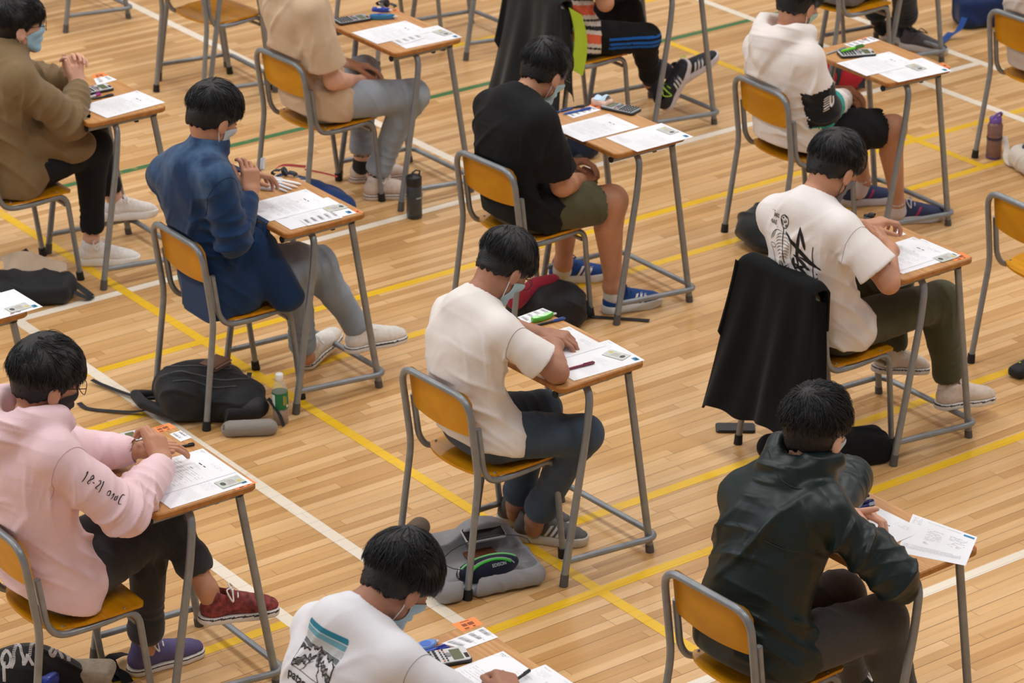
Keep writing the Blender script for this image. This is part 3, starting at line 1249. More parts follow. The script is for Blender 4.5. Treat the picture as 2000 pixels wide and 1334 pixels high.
def mask_part(root, hc, Mx, s, headV, headF, rgb, pleat=True, loops=(225, 232, 236), drop=0.0):
    bv = BVHTree.FromPolygons([Vector(v) for v in headV], [tuple(f) for f in headF])
    NU, NV = 22, 14
    rho = np.zeros((NU + 1, NV + 1))
    for i in range(NU + 1):
        th = R(-82 + 164 * i / NU)
        for j in range(NV + 1):
            e = abs(2 * i / NU - 1)
            z = (.012 - drop) + (-.104 - .012 + drop) * (j / NV) * (1 - .42 * e ** 2) - .030 * e ** 2
            o = hc + Mx @ Vector((.012 + .25 * math.cos(th), .25 * math.sin(th), z)) * s
            dd = (Mx @ Vector((-math.cos(th), -math.sin(th), 0))).normalized()
            h = bv.ray_cast(o, dd, .25 * s)
            rho[i, j] = (.25 - h[3] / s if h[0] else .055)
    for _ in range(5):
        r2 = rho.copy()
        r2[1:-1, 1:-1] = np.maximum(rho[1:-1, 1:-1], (rho[:-2, 1:-1] + rho[2:, 1:-1] + rho[1:-1, :-2] + rho[1:-1, 2:]) / 4)
        rho = r2
    m = MB()

    def f(u, v):
        i, j = int(round(u * NU)), int(round(v * NV))
        th = R(-82 + 164 * u)
        e = abs(2 * u - 1)
        z = (.012 - drop) + (-.104 - .012 + drop) * v * (1 - .42 * e ** 2) - .030 * e ** 2
        rr = rho[i, j] + .0035 + (.0016 * math.sin(v * 26) * (1 - e) if pleat else 0)
        return hc + Mx @ Vector((.012 + rr * math.cos(th), rr * math.sin(th), z)) * s
    m.grid(f, NU, NV, thick=-.0022)
    mk = m.build('face_mask', mat('mask_' + '_'.join(map(str, rgb)), rgb, .75, noise=.05, bump=.2, bscale=500), root, None, True)
    lp = MB()
    for sg, u in ((-1, 0.0), (1, 1.0)):
        a, b = f(u, 0.08), f(u, .95)
        e1 = hc + Mx @ Vector((-.018, sg * .083, .026)) * s
        e2 = hc + Mx @ Vector((-.026, sg * .083, -.004)) * s
        e3 = hc + Mx @ Vector((-.014, sg * .080, -.032)) * s
        out = Mx @ Vector((0, sg, 0)) * .004
        lp.tube(bend([a + out, e1, e2, e3, b + out], [.012, .01, .012], 4), .0017, 6)
    lp.build('ear_loop', mat('ear_loop_%d' % loops[0], loops, .7), mk, None, True)
    return mk


def glasses_part(root, hc, Mx, s, rgb=(60, 45, 30)):
    g = MB()
    q = lambda *p: hc + Mx @ Vector(p) * s
    for sg in (-1, 1):
        ring = [q(.112 - .006 * math.cos(a) ** 2, sg * .034 + .025 * math.cos(a), .013 + .021 * math.sin(a)) for a in [2 * PI * i / 18 for i in range(18)]]
        g.tube(ring, .0014, 6, closed=True)
        g.tube([q(.106, sg * .059, .018), q(.02, sg * .083, .022), q(-.02, sg * .082, .008)], .0016, 6)
    g.tube([q(.113, -.01, .016), q(.115, 0, .018), q(.113, .01, .016)], .0014, 6)
    gl = g.build('glasses', mat('glasses_frame', rgb, .3, .7), root, None, True)
    return gl


def make_head(root, H, nb, sk):
    hc, Mx, s = H['c'], H['M'], H.get('s', 1.0)
    V, F = head_mesh(hc, Mx, nb, s)
    q = lambda *p: hc + Mx @ Vector(p) * s
    if H.get('face', True):
        e = MB()
        for sg in (-1, 1):
            e.tube([q(.086, sg * .019, .014), q(.0905, sg * .026, .0165), q(.0895, sg * .035, .0165), q(.083, sg * .043, .014)], [.001, .0042, .0042, .001], 8)
            e.tube([q(.094, sg * .014, .034), q(.094, sg * .028, .040), q(.082, sg * .046, .036)], [.002, .0033, .0015], 8)
        e.build('eyes_and_brows', mat('dark_eyes', (24, 18, 16), .4), root, None, True)
    if 'hair' in H:
        hV, hF = hair(hc, Mx, s, **H['hair'])
        link('hair', np_mesh('hair', hV, hF, HAIRM), root, None, True)
    if H.get('mask'):
        mask_part(root, hc, Mx, s, V, F, H['mask'], drop=H.get('mdrop', 0), loops=H.get('loops', (225, 232, 236)))
    if H.get('glasses'):
        glasses_part(root, hc, Mx, s)
    return V, F


def head_at(px, py, yc, yaw, pitch, roll=0, s=1.0, dy=0.0, **kw):
    """near (right) ear seen at pixel px,py; face frame from yaw / pitch"""
    Mx = frame(yaw, pitch, roll)
    off = Mx @ Vector((-.002, -.079, 0)) * s
    p = P(px, py, yc + dy + off.y)
    d = dict(c=p - off, M=Mx, s=s)
    d.update(kw)
    return d


def limb_bounds(pts, m):
    return [min(p[i] for p in pts) - m for i in range(3)], [max(p[i] for p in pts) + m for i in range(3)]


def behind_clamp(V, ch):
    cx, cy, rz = ch
    c, s_ = math.cos(R(rz)), math.sin(R(rz))
    X = (V[:, 0] - cx) * c + (V[:, 1] - cy) * s_
    Y = -(V[:, 0] - cx) * s_ + (V[:, 1] - cy) * c
    z = V[:, 2]
    xb = .022 + (.742 - z) * .124 + .030 - np.maximum(z - .75, 0) * 1.4 - np.maximum(.57 - z, 0) * .2 - np.maximum(np.abs(Y) - .21, 0) * 1.5
    m = (z < .95)
    dx = np.where(m, np.maximum(xb - X, 0), 0)
    V = V.copy()
    V[:, 0] += dx * c
    V[:, 1] += dx * s_
    zs = .4275
    m = (V[:, 2] > .375) & (X < .46) & (X > .05) & (np.abs(Y) < .2) & (V[:, 2] < zs)
    V[:, 2] = np.where(m, zs, V[:, 2])
    return V


def desk_clamp(V, dk):
    dx, dy, rz = dk
    c, s_ = math.cos(R(rz)), math.sin(R(rz))
    X = (V[:, 0] - dx) * c + (V[:, 1] - dy) * s_
    Y = -(V[:, 0] - dx) * s_ + (V[:, 1] - dy) * c
    m = (X > -.026) & (X < .352) & (np.abs(Y) < .275)
    V = V.copy()
    z = V[:, 2]
    V[:, 2] = np.where(m & (z > .715) & (z < .7645), .7645, z)
    return V


def person(name_lab, S):
    """S: dictionary with hall-space joints"""
    yc = S['yc']
    root = thing('person', name_lab, 'person', (S['hip'].x, yc, 0), 0, 'students sitting the exam')
    sk = SKIN[S['skin']]
    hip, nb = S['hip'], S['nb']
    lat = nv(S.get('lat', (0, 1, 0)))
    W = S.get('w', 1.0)
    SH, EL, WR = S['sh'], S['el'], S['wr']
    parts = []
    # ---- body surface (head, neck, arms, hands, legs): one mesh
    if 'head' in S:
        parts.append(make_head(root, S['head'], nb, sk))
    ar = S.get('arm', 1.0)
    for sd_, sg in (('R', -1), ('L', 1)):
        if sd_ not in SH or sd_ in S.get('noarm', ()):
            continue
        a, b, c = SH[sd_], EL[sd_], WR[sd_]
        hd = S.get('hand' + sd_)
        tip = c + (Vector(hd['d']).normalized() * .19 if hd else Vector((0, 0, 0)))
        lo, hi = limb_bounds([a, b, c, tip], .075)
        sd = SDF(lo, hi, .0036)
        m1, m2 = cross_pts(a, b, .5), cross_pts(b, c, .3)
        sd.chain([(a, .048 * ar), (m1, .044 * ar), (b, .036 * ar)], .02)
        sd.chain([(b, .037 * ar), (m2, .039 * ar), (cross_pts(b, c, .7), .030 * ar), (c, .0245 * ar)], .025)
        if hd:
            hand(sd, c + Vector(hd['d']).normalized() * .012, hd['d'], hd['n'], sg, hd['c'], hd.get('s', 1.0), hd.get('sp', .06), hd.get('t', (.75, .65, -.35)), hd.get('tc', 20))
        parts.append(sd.mesh())
    # hidden trunk joins everything
    sd = SDF(*limb_bounds([hip, nb], .22), .012)
    sd.chain([(hip, .085, 1.3), (cross_pts(hip, nb, .5) + Vector((-.02, 0, 0)), .075, 1.4), (cross_pts(hip, nb, .85), .06, 1.7), (nb, .05, 1.0)], .03, lat=lat)
    parts.append(sd.mesh())
    leg = S['legs']
    tr = S['trousers']
    for sd_ in ('R', 'L'):
        if sd_ not in leg:
            continue
        g = leg[sd_]
        h0, k, an = g['hip'], g['knee'], g['ankle']
        lo, hi = limb_bounds([h0, k, an], .10)
        sd = SDF(lo, hi, .005 if tr['kind'] == 'shorts' else .006)
        sh = (an - k)
        bk = (k - h0)
        bk = (bk - sh * (bk.dot(sh) / sh.dot(sh))).normalized() * -1
        lr = S.get('leg', 1.0)
        sd.chain([(h0, .07 * lr), (cross_pts(h0, k, .6), .068 * lr), (k, .055 * lr)], .03)
        sd.chain([(k, .056 * lr), (cross_pts(k, an, .3) + bk * .016, .054 * lr), (cross_pts(k, an, .62) + bk * .006, .042 * lr), (cross_pts(k, an, .9), .033 * lr), (an, .033 * lr)], .03)
        fd = (g['toe'] - g['heel']).normalized()
        sd.chain([(an, .034 * lr), (an + (g['heel'] - an) * .45 + fd * .03, .034)], .02)
        parts.append(sd.mesh())
    V, F = uni([(v, f) for v, f in parts])
    if 'desk' in S:
        V = desk_clamp(V, S['desk'])
    body = link('body', np_mesh('body', V, F, sk), root, None, True)
    # ---- shirt
    g = S['shirt']
    ex = g.get('ex', .012)
    allp = [hip, nb] + list(SH.values()) + (list(EL.values()) + list(WR.values()) if g['sleeve'] != 'short' else [cross_pts(SH[k], EL[k], .9) for k in SH])
    for k2 in SH:
        pass
    lo, hi = limb_bounds(allp, .20)
    lo[2] = max(lo[2], .36)
    sd = SDF(lo, hi, g.get('h', .0062))
    up = (nb - hip).normalized()
    fwd = lat.cross(up) * -1 if False else Vector((1, 0, 0))
    bow = S.get('bow', .03)
    mid = cross_pts(hip, nb, .36) + Vector((-bow, 0, 0)) + S.get('moff', Vector((0, 0, 0)))
    chs = cross_pts(hip, nb, .68) + Vector((-bow * .9, 0, 0)) + S.get('coff', Vector((0, 0, 0)))
    scn = (SH['R'] + SH['L']) / 2
    top = scn * .75 + nb * .25
    sd.chain([(hip + Vector((0, 0, g.get('hem', -.05))), .105 * W + ex, 1.42), (hip + Vector((-.01, 0, .04)), .108 * W + ex, 1.40), (mid, .100 * W + ex, 1.36), (chs, .104 * W + ex, 1.42), (top, .072 * W + ex, 1.6)], .03, lat=lat, sub=4)
    nd = (S['head']['c'] - nb).normalized() if 'head' in S else Vector((.3, 0, 1)).normalized()
    sd.chain([(nb - nd * .05, .075 + ex * .5), (nb - nd * .005, .066)], .045)
    for k in SH:
        ix = SH[k] + (nb - SH[k]) * .12
        sd.chain([(nb - nd * .04 + (SH[k] - nb) * .15, .05 + ex * .5), (ix, .041 * W + ex * .6)], .05)
        sd.chain([(chs + (SH[k] - chs) * .45, .085 * W + ex * .5), (ix - up * .015, .045 * W + ex * .5)], .05)
    fl = []
    srad = g.get('srad', 1.0)
    for k in SH:
        a, b, c = SH[k], EL[k], WR[k]
        ad = (b - a)
        if g['sleeve'] == 'short':
            e = cross_pts(a, b, g.get('slen', .72))
            sd.chain([(a, .043 * W + ex * .5), (cross_pts(a, e, .5), .053 * W * (srad + 1) / 2 + ex * .5), (e, (.060 * srad) + ex * .4, 1.0)], .035)
            sd.chain([(e - ad.normalized() * .018, .060 * srad + ex * .4 - .015), (e + ad.normalized() * .06, .060 * srad + ex * .4 - .006)], .004, op='s')
            # cut the sleeve square
            n_ = V3(ad.normalized())
            e3 = V3(e)
            a3 = V3(a)
            sl, G = sd.blk(e, e, .14)
            dpl = ((G - e3) @ n_)
            rr = np.linalg.norm((G - e3) - dpl[..., None] * n_, axis=-1)
            inside = (rr < .105) & (dpl > -.0) & (np.linalg.norm(G - e3, axis=-1) < .13)
            blk_ = sd.d[sl]
            far = np.linalg.norm(G - V3(chs), axis=-1) > .15
            sd.d[sl] = np.where(inside & far, np.maximum(blk_, dpl), blk_)
            fl.append((cross_pts(a, e, .75), .09, ad.normalized() * .5 + Vector((.6, .4, .3)), .075, .007))
        else:
            wl = g.get('wl', .93)
            e = cross_pts(b, c, wl)
            sd.chain([(a, .043 * W + ex * .5), (cross_pts(a, b, .5), .049 * srad + ex * .5), (b, .046 * srad + ex * .5)], .03)
            sd.chain([(b, .046 * srad + ex * .5), (cross_pts(b, c, .35), .044 * srad + ex * .5), (cross_pts(b, c, .75), .037 * srad + ex * .4), (e, .031 * srad + ex * .35)], .03)
            fd = (c - b).normalized()
            sd.chain([(e - fd * .012, .031 * srad + ex * .35 - .0135), (e + fd * .06, .031 * srad + ex * .35 - .008)], .003, op='s')
            fl.append((b, .10, ad.normalized() + Vector((0, .2, .1)), .055, .012))
            fl.append((cross_pts(b, c, .5), .09, fd + Vector((0, 0, .3)), .045, .008))
            fl.append((cross_pts(a, b, .45), .10, ad.normalized() + Vector((.4, 0, 0)), .075, .008))
        fl.append((a + Vector((-.02, (.04 if k == 'L' else -.02), -.09)), .10, ad.normalized() * .4 + Vector((.9, 0, .3)), .06, .009))
    fl.append((mid + Vector((.05, 0, -.02)), .19, Vector((.75, .15, 1)), .085, .012))
    fl.append((hip + Vector((.02, -.08, .05)), .14, Vector((.9, .1, .9)), .06, .011))
    fl.append((chs + Vector((-.08, 0, -.05)), .20, Vector((.2, .9, .6)), .13, .008))
    fl += g.get('folds', [])
    for (pts_, kk, lt) in g.get('extra', []):
        sd.chain(pts_, kk, lat=lt)
    # keep the shirt outside the trousers down to its hem
    for k in S['legs']:
        q_ = S['legs'][k]
        tw_ = S['trousers'].get('w', 1.0)
        sd.chain([(q_['hip'], .087 * tw_ + .010), (cross_pts(q_['hip'], q_['knee'], g.get('lap', .09)), .085 * tw_ + .010)], .02)
    sd.chain([(hip + lat * -.080, .092 * W + .014), (hip + lat * .080, .092 * W + .014)], .03)
    # neck opening
    nr = g.get('neck', .066)
    nc = nb + nd * .004
    sd.chain([(nc - nd * .045 + Vector((.012, 0, 0)), nr * .75), (nc + nd * .09, nr * 1.25)], .004, op='s')
    if g.get('collar') == 'crew':
        u = lat
        v = nd.cross(u).normalized()
        ring = [(nc + (u * math.cos(t) * 1.0 + v * math.sin(t)) * (nr + .004) - nd * .002 * 0 + Vector((.006, 0, -.008)), .0075) for t in [2 * PI * i / 20 for i in range(21)]]
        sd.chain(ring, .006)
    if g.get('collar') == 'shirt':
        u = lat
        v = nd.cross(u).normalized()
        for hh, rr in ((.0, .012), (.022, .010), (.040, .008)):
            ring = [(nc + (u * math.cos(t) + v * math.sin(t)) * (nr + .008 - hh * .1) + nd * hh + Vector((.004, 0, -.01)), rr) for t in [2 * PI * i / 20 for i in range(21)]]
            sd.chain(ring, .006)
    if g.get('hood'):
        hs = g['hood']
        q = lambda a, b, c: nb + Vector((a, b, c)) * hs
        sd.chain([(q(.075, .05, -.03), .022 * hs), (q(.03, .085, .015), .033 * hs), (q(-.045, .085, .025), .040 * hs), (q(-.095, .045, .0), .045 * hs), (q(-.108, 0, -.01), .048 * hs),
                  (q(-.095, -.045, .0), .045 * hs), (q(-.045, -.085, .025), .040 * hs), (q(.03, -.085, .015), .033 * hs), (q(.075, -.05, -.03), .022 * hs)], .03)
        sd.chain([(q(-.105, .03, -.03), .05 * hs), (q(-.125, 0, -.075), .045 * hs), (q(-.105, -.03, -.03), .05 * hs)], .03)
        sd.chain([(q(-.02, 0, -.01), .054 * hs), (q(-.03, 0, .09), .066 * hs)], .012, op='s')
        fl.append((q(-.10, 0, 0), .12, Vector((.5, .2, 1)), .05, .009))
        fl.append((q(-.05, -.08, 0), .08, Vector((.3, .1, 1)), .04, .006))
    # flat hem
    hz = hip.z + g.get('hemz', -.085)
    hn = V3(nv(g.get('hn', (-.18, 0, -1))))
    hp = V3((hip.x, yc, hz))
    mzs = sd.lo[2] + sd.h * np.arange(sd.n[2])
    sl, G = sd.blk(sd.lo, [hi[0], hi[1], hz + .12], 0)
    pl_ = (G - hp) @ hn
    sd.d[sl] = np.where(np.linalg.norm(G[..., :2] - V3((hip.x, yc, 0))[:2], axis=-1) < .36, np.maximum(sd.d[sl], pl_), sd.d[sl]) if not g.get('nohem') else sd.d[sl]
    V, F = sd.mesh()
    V = relax(V, F, 2, .5)
    fa = g.get('fa', 1.45)
    V = folds(V, vnormals(V, F), [(f[0], f[1], f[2], f[3], f[4] * fa) for f in fl], g.get('base', .003), S.get('seed', 3))
    if 'chair' in S:
        V = behind_clamp(V, S['chair'])
        V = relax(V, F, 1, .3)
        V = desk_clamp(V, S['desk'])
    mi = None
    mats = g['mat']
    if 'mfn' in g:
        mi = g['mfn'](V[F].mean(1))
    shirt = link(g.get('name', 'shirt'), np_mesh('shirt', V, F, mats, mi=mi), root, None, True)
    # ---- trousers
    lo, hi = limb_bounds([hip] + [leg[k][j] for k in leg for j in ('hip', 'knee', 'ankle')], .14)
    lo[2] = max(lo[2], .0)
    sd = SDF(lo, hi, .0064)
    sd.chain([(hip + lat * -.080, .092 * W), (hip + lat * .080, .092 * W)], .03)
    sd.chain([(hip + Vector((-.01, 0, .03)), .078 * W, 1.40), (hip, .092 * W, 1.45)], .03, lat=lat)
    fl = []
    tw = tr.get('w', 1.0)
    for k in leg:
        q = leg[k]
        h0, kn, an = q['hip'], q['knee'], q['ankle']
        th, sh = (kn - h0), (an - kn)
        if tr['kind'] == 'shorts':
            e = cross_pts(h0, kn, tr.get('len', .84))
            sd.chain([(h0, .088 * tw), (cross_pts(h0, kn, .5), .088 * tw, 1.05), (e, .083 * tw, 1.08)], .035, lat=lat)
            sd.chain([(e - th.normalized() * .03, .070 * tw), (e + th.normalized() * .06, .086 * tw)], .004, op='s', lat=lat)
            fl.append((e - th.normalized() * .06, .10, th.normalized() + Vector((0, .5, .5)), .05, .007))
        else:
            cl = tr.get('len', .88)
            if isinstance(cl, dict):
                cl = cl[k]
            e = cross_pts(kn, an, cl)
            fl_w = tr.get('hem', .050)
            bkk = (th - sh * (th.dot(sh) / sh.dot(sh))).normalized() * -1
            sd.chain([(h0, .087 * tw), (cross_pts(h0, kn, .55), .080 * tw), (kn, .067 * tw)], .03)
            sd.chain([(kn, .067 * tw), (cross_pts(kn, an, .3) + bkk * .012, .063 * tw), (cross_pts(kn, an, .7), (.048 * tw + fl_w) / 2), (e, fl_w)], .03)
            if tr.get('cuff'):
                sd.chain([(e - sh.normalized() * .03, fl_w + .005), (e, fl_w + .007)], .003)
            sd.chain([(e - sh.normalized() * .012, fl_w - .0145), (e + sh.normalized() * .05, fl_w - .012)], .003, op='s')
            fl.append((kn - (th.normalized() - sh.normalized()) * .05, .10, th.normalized() + Vector((0, 0, .2)), .042, .009))
            fl.append((e - sh.normalized() * .06, .07, sh.normalized() + Vector((0, .2, 0)), .035, .007))
            fl.append((cross_pts(kn, an, .45), .10, sh.normalized() + Vector((.3, .2, 0)), .07, .004))
        fl.append((h0 + th * .55, .12, th.normalized() + Vector((0, .4, .4)), .07, .006))
    V, F = sd.mesh()
    V = relax(V, F, 2, .5)
    V = folds(V, vnormals(V, F), fl, .0025, S.get('seed', 3) + 50)
    if 'chair' in S:
        V = behind_clamp(V, S['chair'])
    mi = tr['mfn'](V[F].mean(1)) if 'mfn' in tr else None
    link('trousers' if tr['kind'] != 'shorts' else 'shorts', np_mesh('trousers', V, F, tr['mat'], mi=mi), root, None, True)
    # ---- socks and shoes
    for k in leg:
        q = leg[k]
        if S.get('sock'):
            rgb, hgt = S['sock']
            an, kn = q['ankle'], q['knee']
            fd = (q['toe'] - q['heel']).normalized()
            ft = an + (q['heel'] - an) * .4 + fd * .02
            tp = an + (kn - an).normalized() * hgt
            s3 = SDF(*limb_bounds([ft, tp], .07), .005)
            s3.chain([(tp, .039 * S.get('leg', 1)), (an, .038), (ft, .042)], .02)
            s3.chain([(tp - (kn - an).normalized() * -.02, .05), (tp + (kn - an).normalized() * .05, .06)], 0, op='s')
            v_, f_ = s3.mesh()
            link('sock', np_mesh('sock', v_, f_, cloth('sock_%d_%d_%d' % rgb, rgb)), root, None, True)
        if q.get('shoe', True):
            shs = S['shoes'] if not isinstance(S['shoes'], list) else S['shoes'][0 if k == 'R' else 1]
            shoe(root, q['heel'], q['toe'], q.get('up', (0, 0, 1)), **shs)
    return root, body, shirt


# ------------------------------------------------------------------ printing on garments
def text_mesh(txt, size=1.0):
    cu = bpy.data.curves.new('t', 'FONT')
    cu.body = txt
    cu.size = size
    cu.resolution_u = 3
    o = bpy.data.objects.new('t', cu)
    C.objects.link(o)
    dg = bpy.context.evaluated_depsgraph_get()
    me = bpy.data.meshes.new_from_object(o.evaluated_get(dg))
    vs = [v.co.copy() for v in me.vertices]
    fs = [tuple(p.vertices) for p in me.polygons]
    bpy.data.objects.remove(o)
    bpy.data.curves.remove(cu)
    bpy.data.meshes.remove(me)
    return vs, fs


class Decal:
    """flat print laid onto a curved garment: (u,v) metres -> nearest surface along -n"""

    def __init__(s, target, org, udir, vdir, rng=.25):
        s.bv = bvh_of(target)
        s.o, s.u, s.v = Vector(org), nv(udir), nv(vdir)
        s.n = s.u.cross(s.v).normalized()
        s.rng = rng
        s.m = MB()

    def pt(s, a, b, off=.0016):
        p = s.o + s.u * a + s.v * b
        h = s.bv.ray_cast(p + s.n * s.rng * .5, -s.n, s.rng)
        if h[0] is None:
            return None
        return h[0] + s.n * off

    def stroke(s, pts, w, mi=0, taper=False):
        P2 = catmull([(p[0], p[1], 0) for p in pts], 5) if len(pts) > 2 else [Vector((*pts[0], 0)).lerp(Vector((*pts[1], 0)), t / 6) for t in range(7)]
        prev = None
        n = len(P2)
        for i, p in enumerate(P2):
            a, b = P2[max(i - 1, 0)], P2[min(i + 1, n - 1)]
            t = (b - a)
            if t.length < 1e-9:
                continue
            t.normalize()
            ww = w * (1 if not taper else math.sin(PI * (i + .6) / (n + .2)) ** .7)
            q = Vector((-t.y, t.x, 0)) * ww / 2
            l, r = s.pt(p.x + q.x, p.y + q.y), s.pt(p.x - q.x, p.y - q.y)
            if prev and l and r and prev[0] and prev[1]:
                s.m.add([prev[0], prev[1], r, l], [(0, 1, 2, 3)], mi)
            prev = (l, r)

    def poly(s, fn, u0, u1, v0, v1, cell=.003, mi=0):
        nu_, nv_ = int((u1 - u0) / cell), int((v1 - v0) / cell)
        pts = {}
        for i in range(nu_):
            for j in range(nv_):
                a, b = u0 + (i + .5) * cell, v0 + (j + .5) * cell
                m = fn(a, b)
                if m is None or m is False:
                    continue
                q = []
                for da, db in ((0, 0), (1, 0), (1, 1), (0, 1)):
                    k = (i + da, j + db)
                    if k not in pts:
                        pts[k] = s.pt(u0 + k[0] * cell, v0 + k[1] * cell, .0012)
                    q.append(pts[k])
                if all(q):
                    s.m.add(q, [(0, 1, 2, 3)], m if m is not True else mi)

    def text(s, txt, size, a, b, mi=0, rot=0.0, sx=1.0, bold=0.0):
        vs, fs = text_mesh(txt, size)
        for (ox, oy) in ([(0, 0)] if not bold else [(0, 0), (bold, 0), (0, bold), (bold, bold)]):
            out = []
            for v in vs:
                x, y = v.x * sx + ox, v.y + oy
                p = s.pt(a + x * math.cos(rot) - y * math.sin(rot), b + x * math.sin(rot) + y * math.cos(rot))
                out.append(p)
            good = [f for f in fs if all(out[i] is not None for i in f)]
            s.m.add([p or (0, 0, 0) for p in out], good, mi)

    def build(s, name, mats, parent):
        return s.m.build(name, mats, parent, None, True)


# ================================================================== the students
skin('fair', (222, 172, 146))
skin('tan', (196, 142, 112))
skin('deep', (174, 124, 100))
PEOPLE = {}


def J(yc):
    return lambda px, py, dy=0.0: P(px, py, yc + dy)


def legs(hR, kR, aR, heR, toR, hL, kL, aL, heL, toL, **kw):
    d = {'R': dict(hip=hR, knee=kR, ankle=aR, heel=heR, toe=toR), 'L': dict(hip=hL, knee=kL, ankle=aL, heel=heL, toe=toL)}
    for k, v in kw.items():
        d[k[0]][k[1:]] = v
    return d


def hips(hip, w=.09):
    return hip + Vector((.02, -w, -.0)), hip + Vector((.02, w, -.0))


BLUEMASK = (176, 208, 222)
# ---- 1 white / cream tee, reading, in the middle
yc = 7.44
j = J(yc)
hip = Vector((5.31, yc, .515))
hR, hL = hips(hip)
PEOPLE['white'] = dict(yc=yc, skin='deep', hip=hip, nb=j(935, 582), w=1.0, bow=.055,
    head=head_at(1007, 541, yc, 4, 44, s=.97, hair=dict(seed=5, fringe=.045, N=1700, long=1.1), mask=(172, 204, 214), glasses=True),
    sh={'R': j(985, 652, -.17), 'L': None}, el={'R': PZ(1088, 727, .80), 'L': Vector((5.50, 7.60, .80))},
    wr={'R': Vector((5.56, 7.36, .795)), 'L': Vector((5.57, 7.45, .80))},
    handR=dict(d=(.1, 1, 0), n=(0, 0, 1), c=[20, 24, 28, 30]), handL=dict(d=(.5, -.7, 0), n=(0, 0, 1), c=[30, 30, 35, 38]),
    legs=legs(hR, PZ(1140, 848, .50), PZ(1045, 1012, .115), PZ(1004, 1050, 0), PZ(1122, 1062, 0), hL, PZ(1058, 800, .50), PZ(1008, 985, .12), PZ(972, 1020, 0), PZ(1085, 1030, 0)),
    shirt=dict(sleeve='short', slen=.74, ex=.016, srad=1.08, mat=cloth('cream_tee', (236, 230, 226), noise=.03), collar='crew', hemz=-.04, hn=(-.38, 0, -1)),
    trousers=dict(kind='long', len=.86, hem=.056, mat=JEANS('dark_blue_jeans', (62, 76, 92)), cuff=True),
    shoes=dict(style='runner', name='grey_runner', cols=((92, 90, 88), (196, 186, 172)), lace=(80, 78, 76), stripe=((215, 212, 205), 3)))
# ---- 2 blue denim shirt
yc = 9.137
j = J(yc)
hip = Vector((5.29, yc, .515))
hR, hL = hips(hip)
PEOPLE['denim'] = dict(yc=yc, skin='tan', hip=hip, nb=j(403, 288), w=1.04, bow=.05, lat=(-.12, 1, 0), tilt=-.07,
    head=head_at(437, 247, yc, 6, 26, hair=dict(seed=9, fringe=.04, N=1700), mask=(196, 204, 212)),
    sh={'R': j(424, 352, -.18), 'L': None}, el={'R': j(456, 470, -.22), 'L': Vector((5.42, 9.36, .83))},
    wr={'R': j(490, 382, -.08), 'L': j(462, 350, .06)},
    handR=dict(d=(.16, .25, .8), n=(-.1, -.9, .35), c=[(15, 50, 30), (25, 55, 30), (35, 60, 35), (45, 60, 35)], t=(.85, .5, -.2)),
    handL=dict(d=(.9, -.35, .1), n=(-.2, .35, .9), c=[(20, 35, 20), (25, 40, 20), (30, 45, 20), (35, 45, 25)]),
    legs=legs(hR, PZ(622, 513, .50), P(702, 648, 9.03), P(676, 688, 9.03), P(786, 664, 9.0), hL, PZ(580, 508, .54), PZ(592, 690, .10), PZ(592, 722, .0), P(662, 655, 9.30), Rup=(0, 0, 1), Lup=(-.3, -.2, 1)),
    shirt=dict(sleeve='long', wl=.90, ex=.022, srad=1.08, mat=None, collar='shirt', hemz=-.11, hn=(-.05, .0, -1), name='denim_shirt', fa=1.7,
        extra=[([(Vector((5.21, 9.08, .60)), .10, 1.2), (Vector((5.19, 9.08, .42)), .10, 1.25)], .03, (0, 1, 0)), ([(Vector((5.38, 9.02, .66)), .08, 1.0), (Vector((5.46, 8.93, .46)), .055, 1.3)], .04, (1, 0, 0))]),
    trousers=dict(kind='long', len=.90, hem=.056, mat=JEANS('washed_blue_jeans', (142, 152, 164))),
    shoes=dict(style='plain', name='white_canvas', cols=((236, 232, 226), (230, 226, 220)), lace=(240, 238, 234)))
# ---- 3 sand tee, head out of frame
yc = 10.715
j = J(yc)
hip = Vector((6.745, yc, .515))
hR, hL = hips(hip)
PEOPLE['tan'] = dict(yc=yc, skin='fair', hip=hip, nb=Vector((6.72, yc, 1.07)), w=1.08, bow=.06,
    head=dict(c=Vector((6.84, yc, 1.20)), M=frame(0, 25), s=1.0, hair=dict(seed=12, N=500), mask=BLUEMASK),
    sh={'R': j(608, 22, -.19), 'L': Vector((6.64, 10.90, .99))}, el={'R': j(650, 158, -.22), 'L': Vector((6.78, 10.95, .68))},
    wr={'R': j(706, 158, -.06), 'L': Vector((6.98, 10.80, .60))},
    handR=dict(d=(.6, .4, -.1), n=(0, -.3, 1), c=[20, 22, 25, 28]), handL=dict(d=(.6, -.4, -.1), n=(0, .3, 1), c=[20, 22, 25, 28]),
    legs=legs(hR, PZ(808, 186, .50), PZ(731, 345, .10), PZ(711, 388, 0), PZ(795, 384, 0), hL, PZ(712, 140, .53), PZ(706, 306, .13), PZ(684, 355, 0), PZ(740, 350, 0)),
    shirt=dict(sleeve='short', slen=.80, ex=.024, srad=1.28, mat=cloth('sand_tee', (206, 178, 148), noise=.04), collar='crew', hemz=-.07, hn=(-.25, 0, -1)),
    trousers=dict(kind='long', len=.88, hem=.062, w=1.05, mat=JEANS('pale_blue_jeans', (152, 160, 170))),
    sock=((40, 38, 40), .03), shoes=dict(style='plain', name='cream_canvas', cols=((214, 196, 184), (206, 190, 178)), lace=(222, 210, 200)))
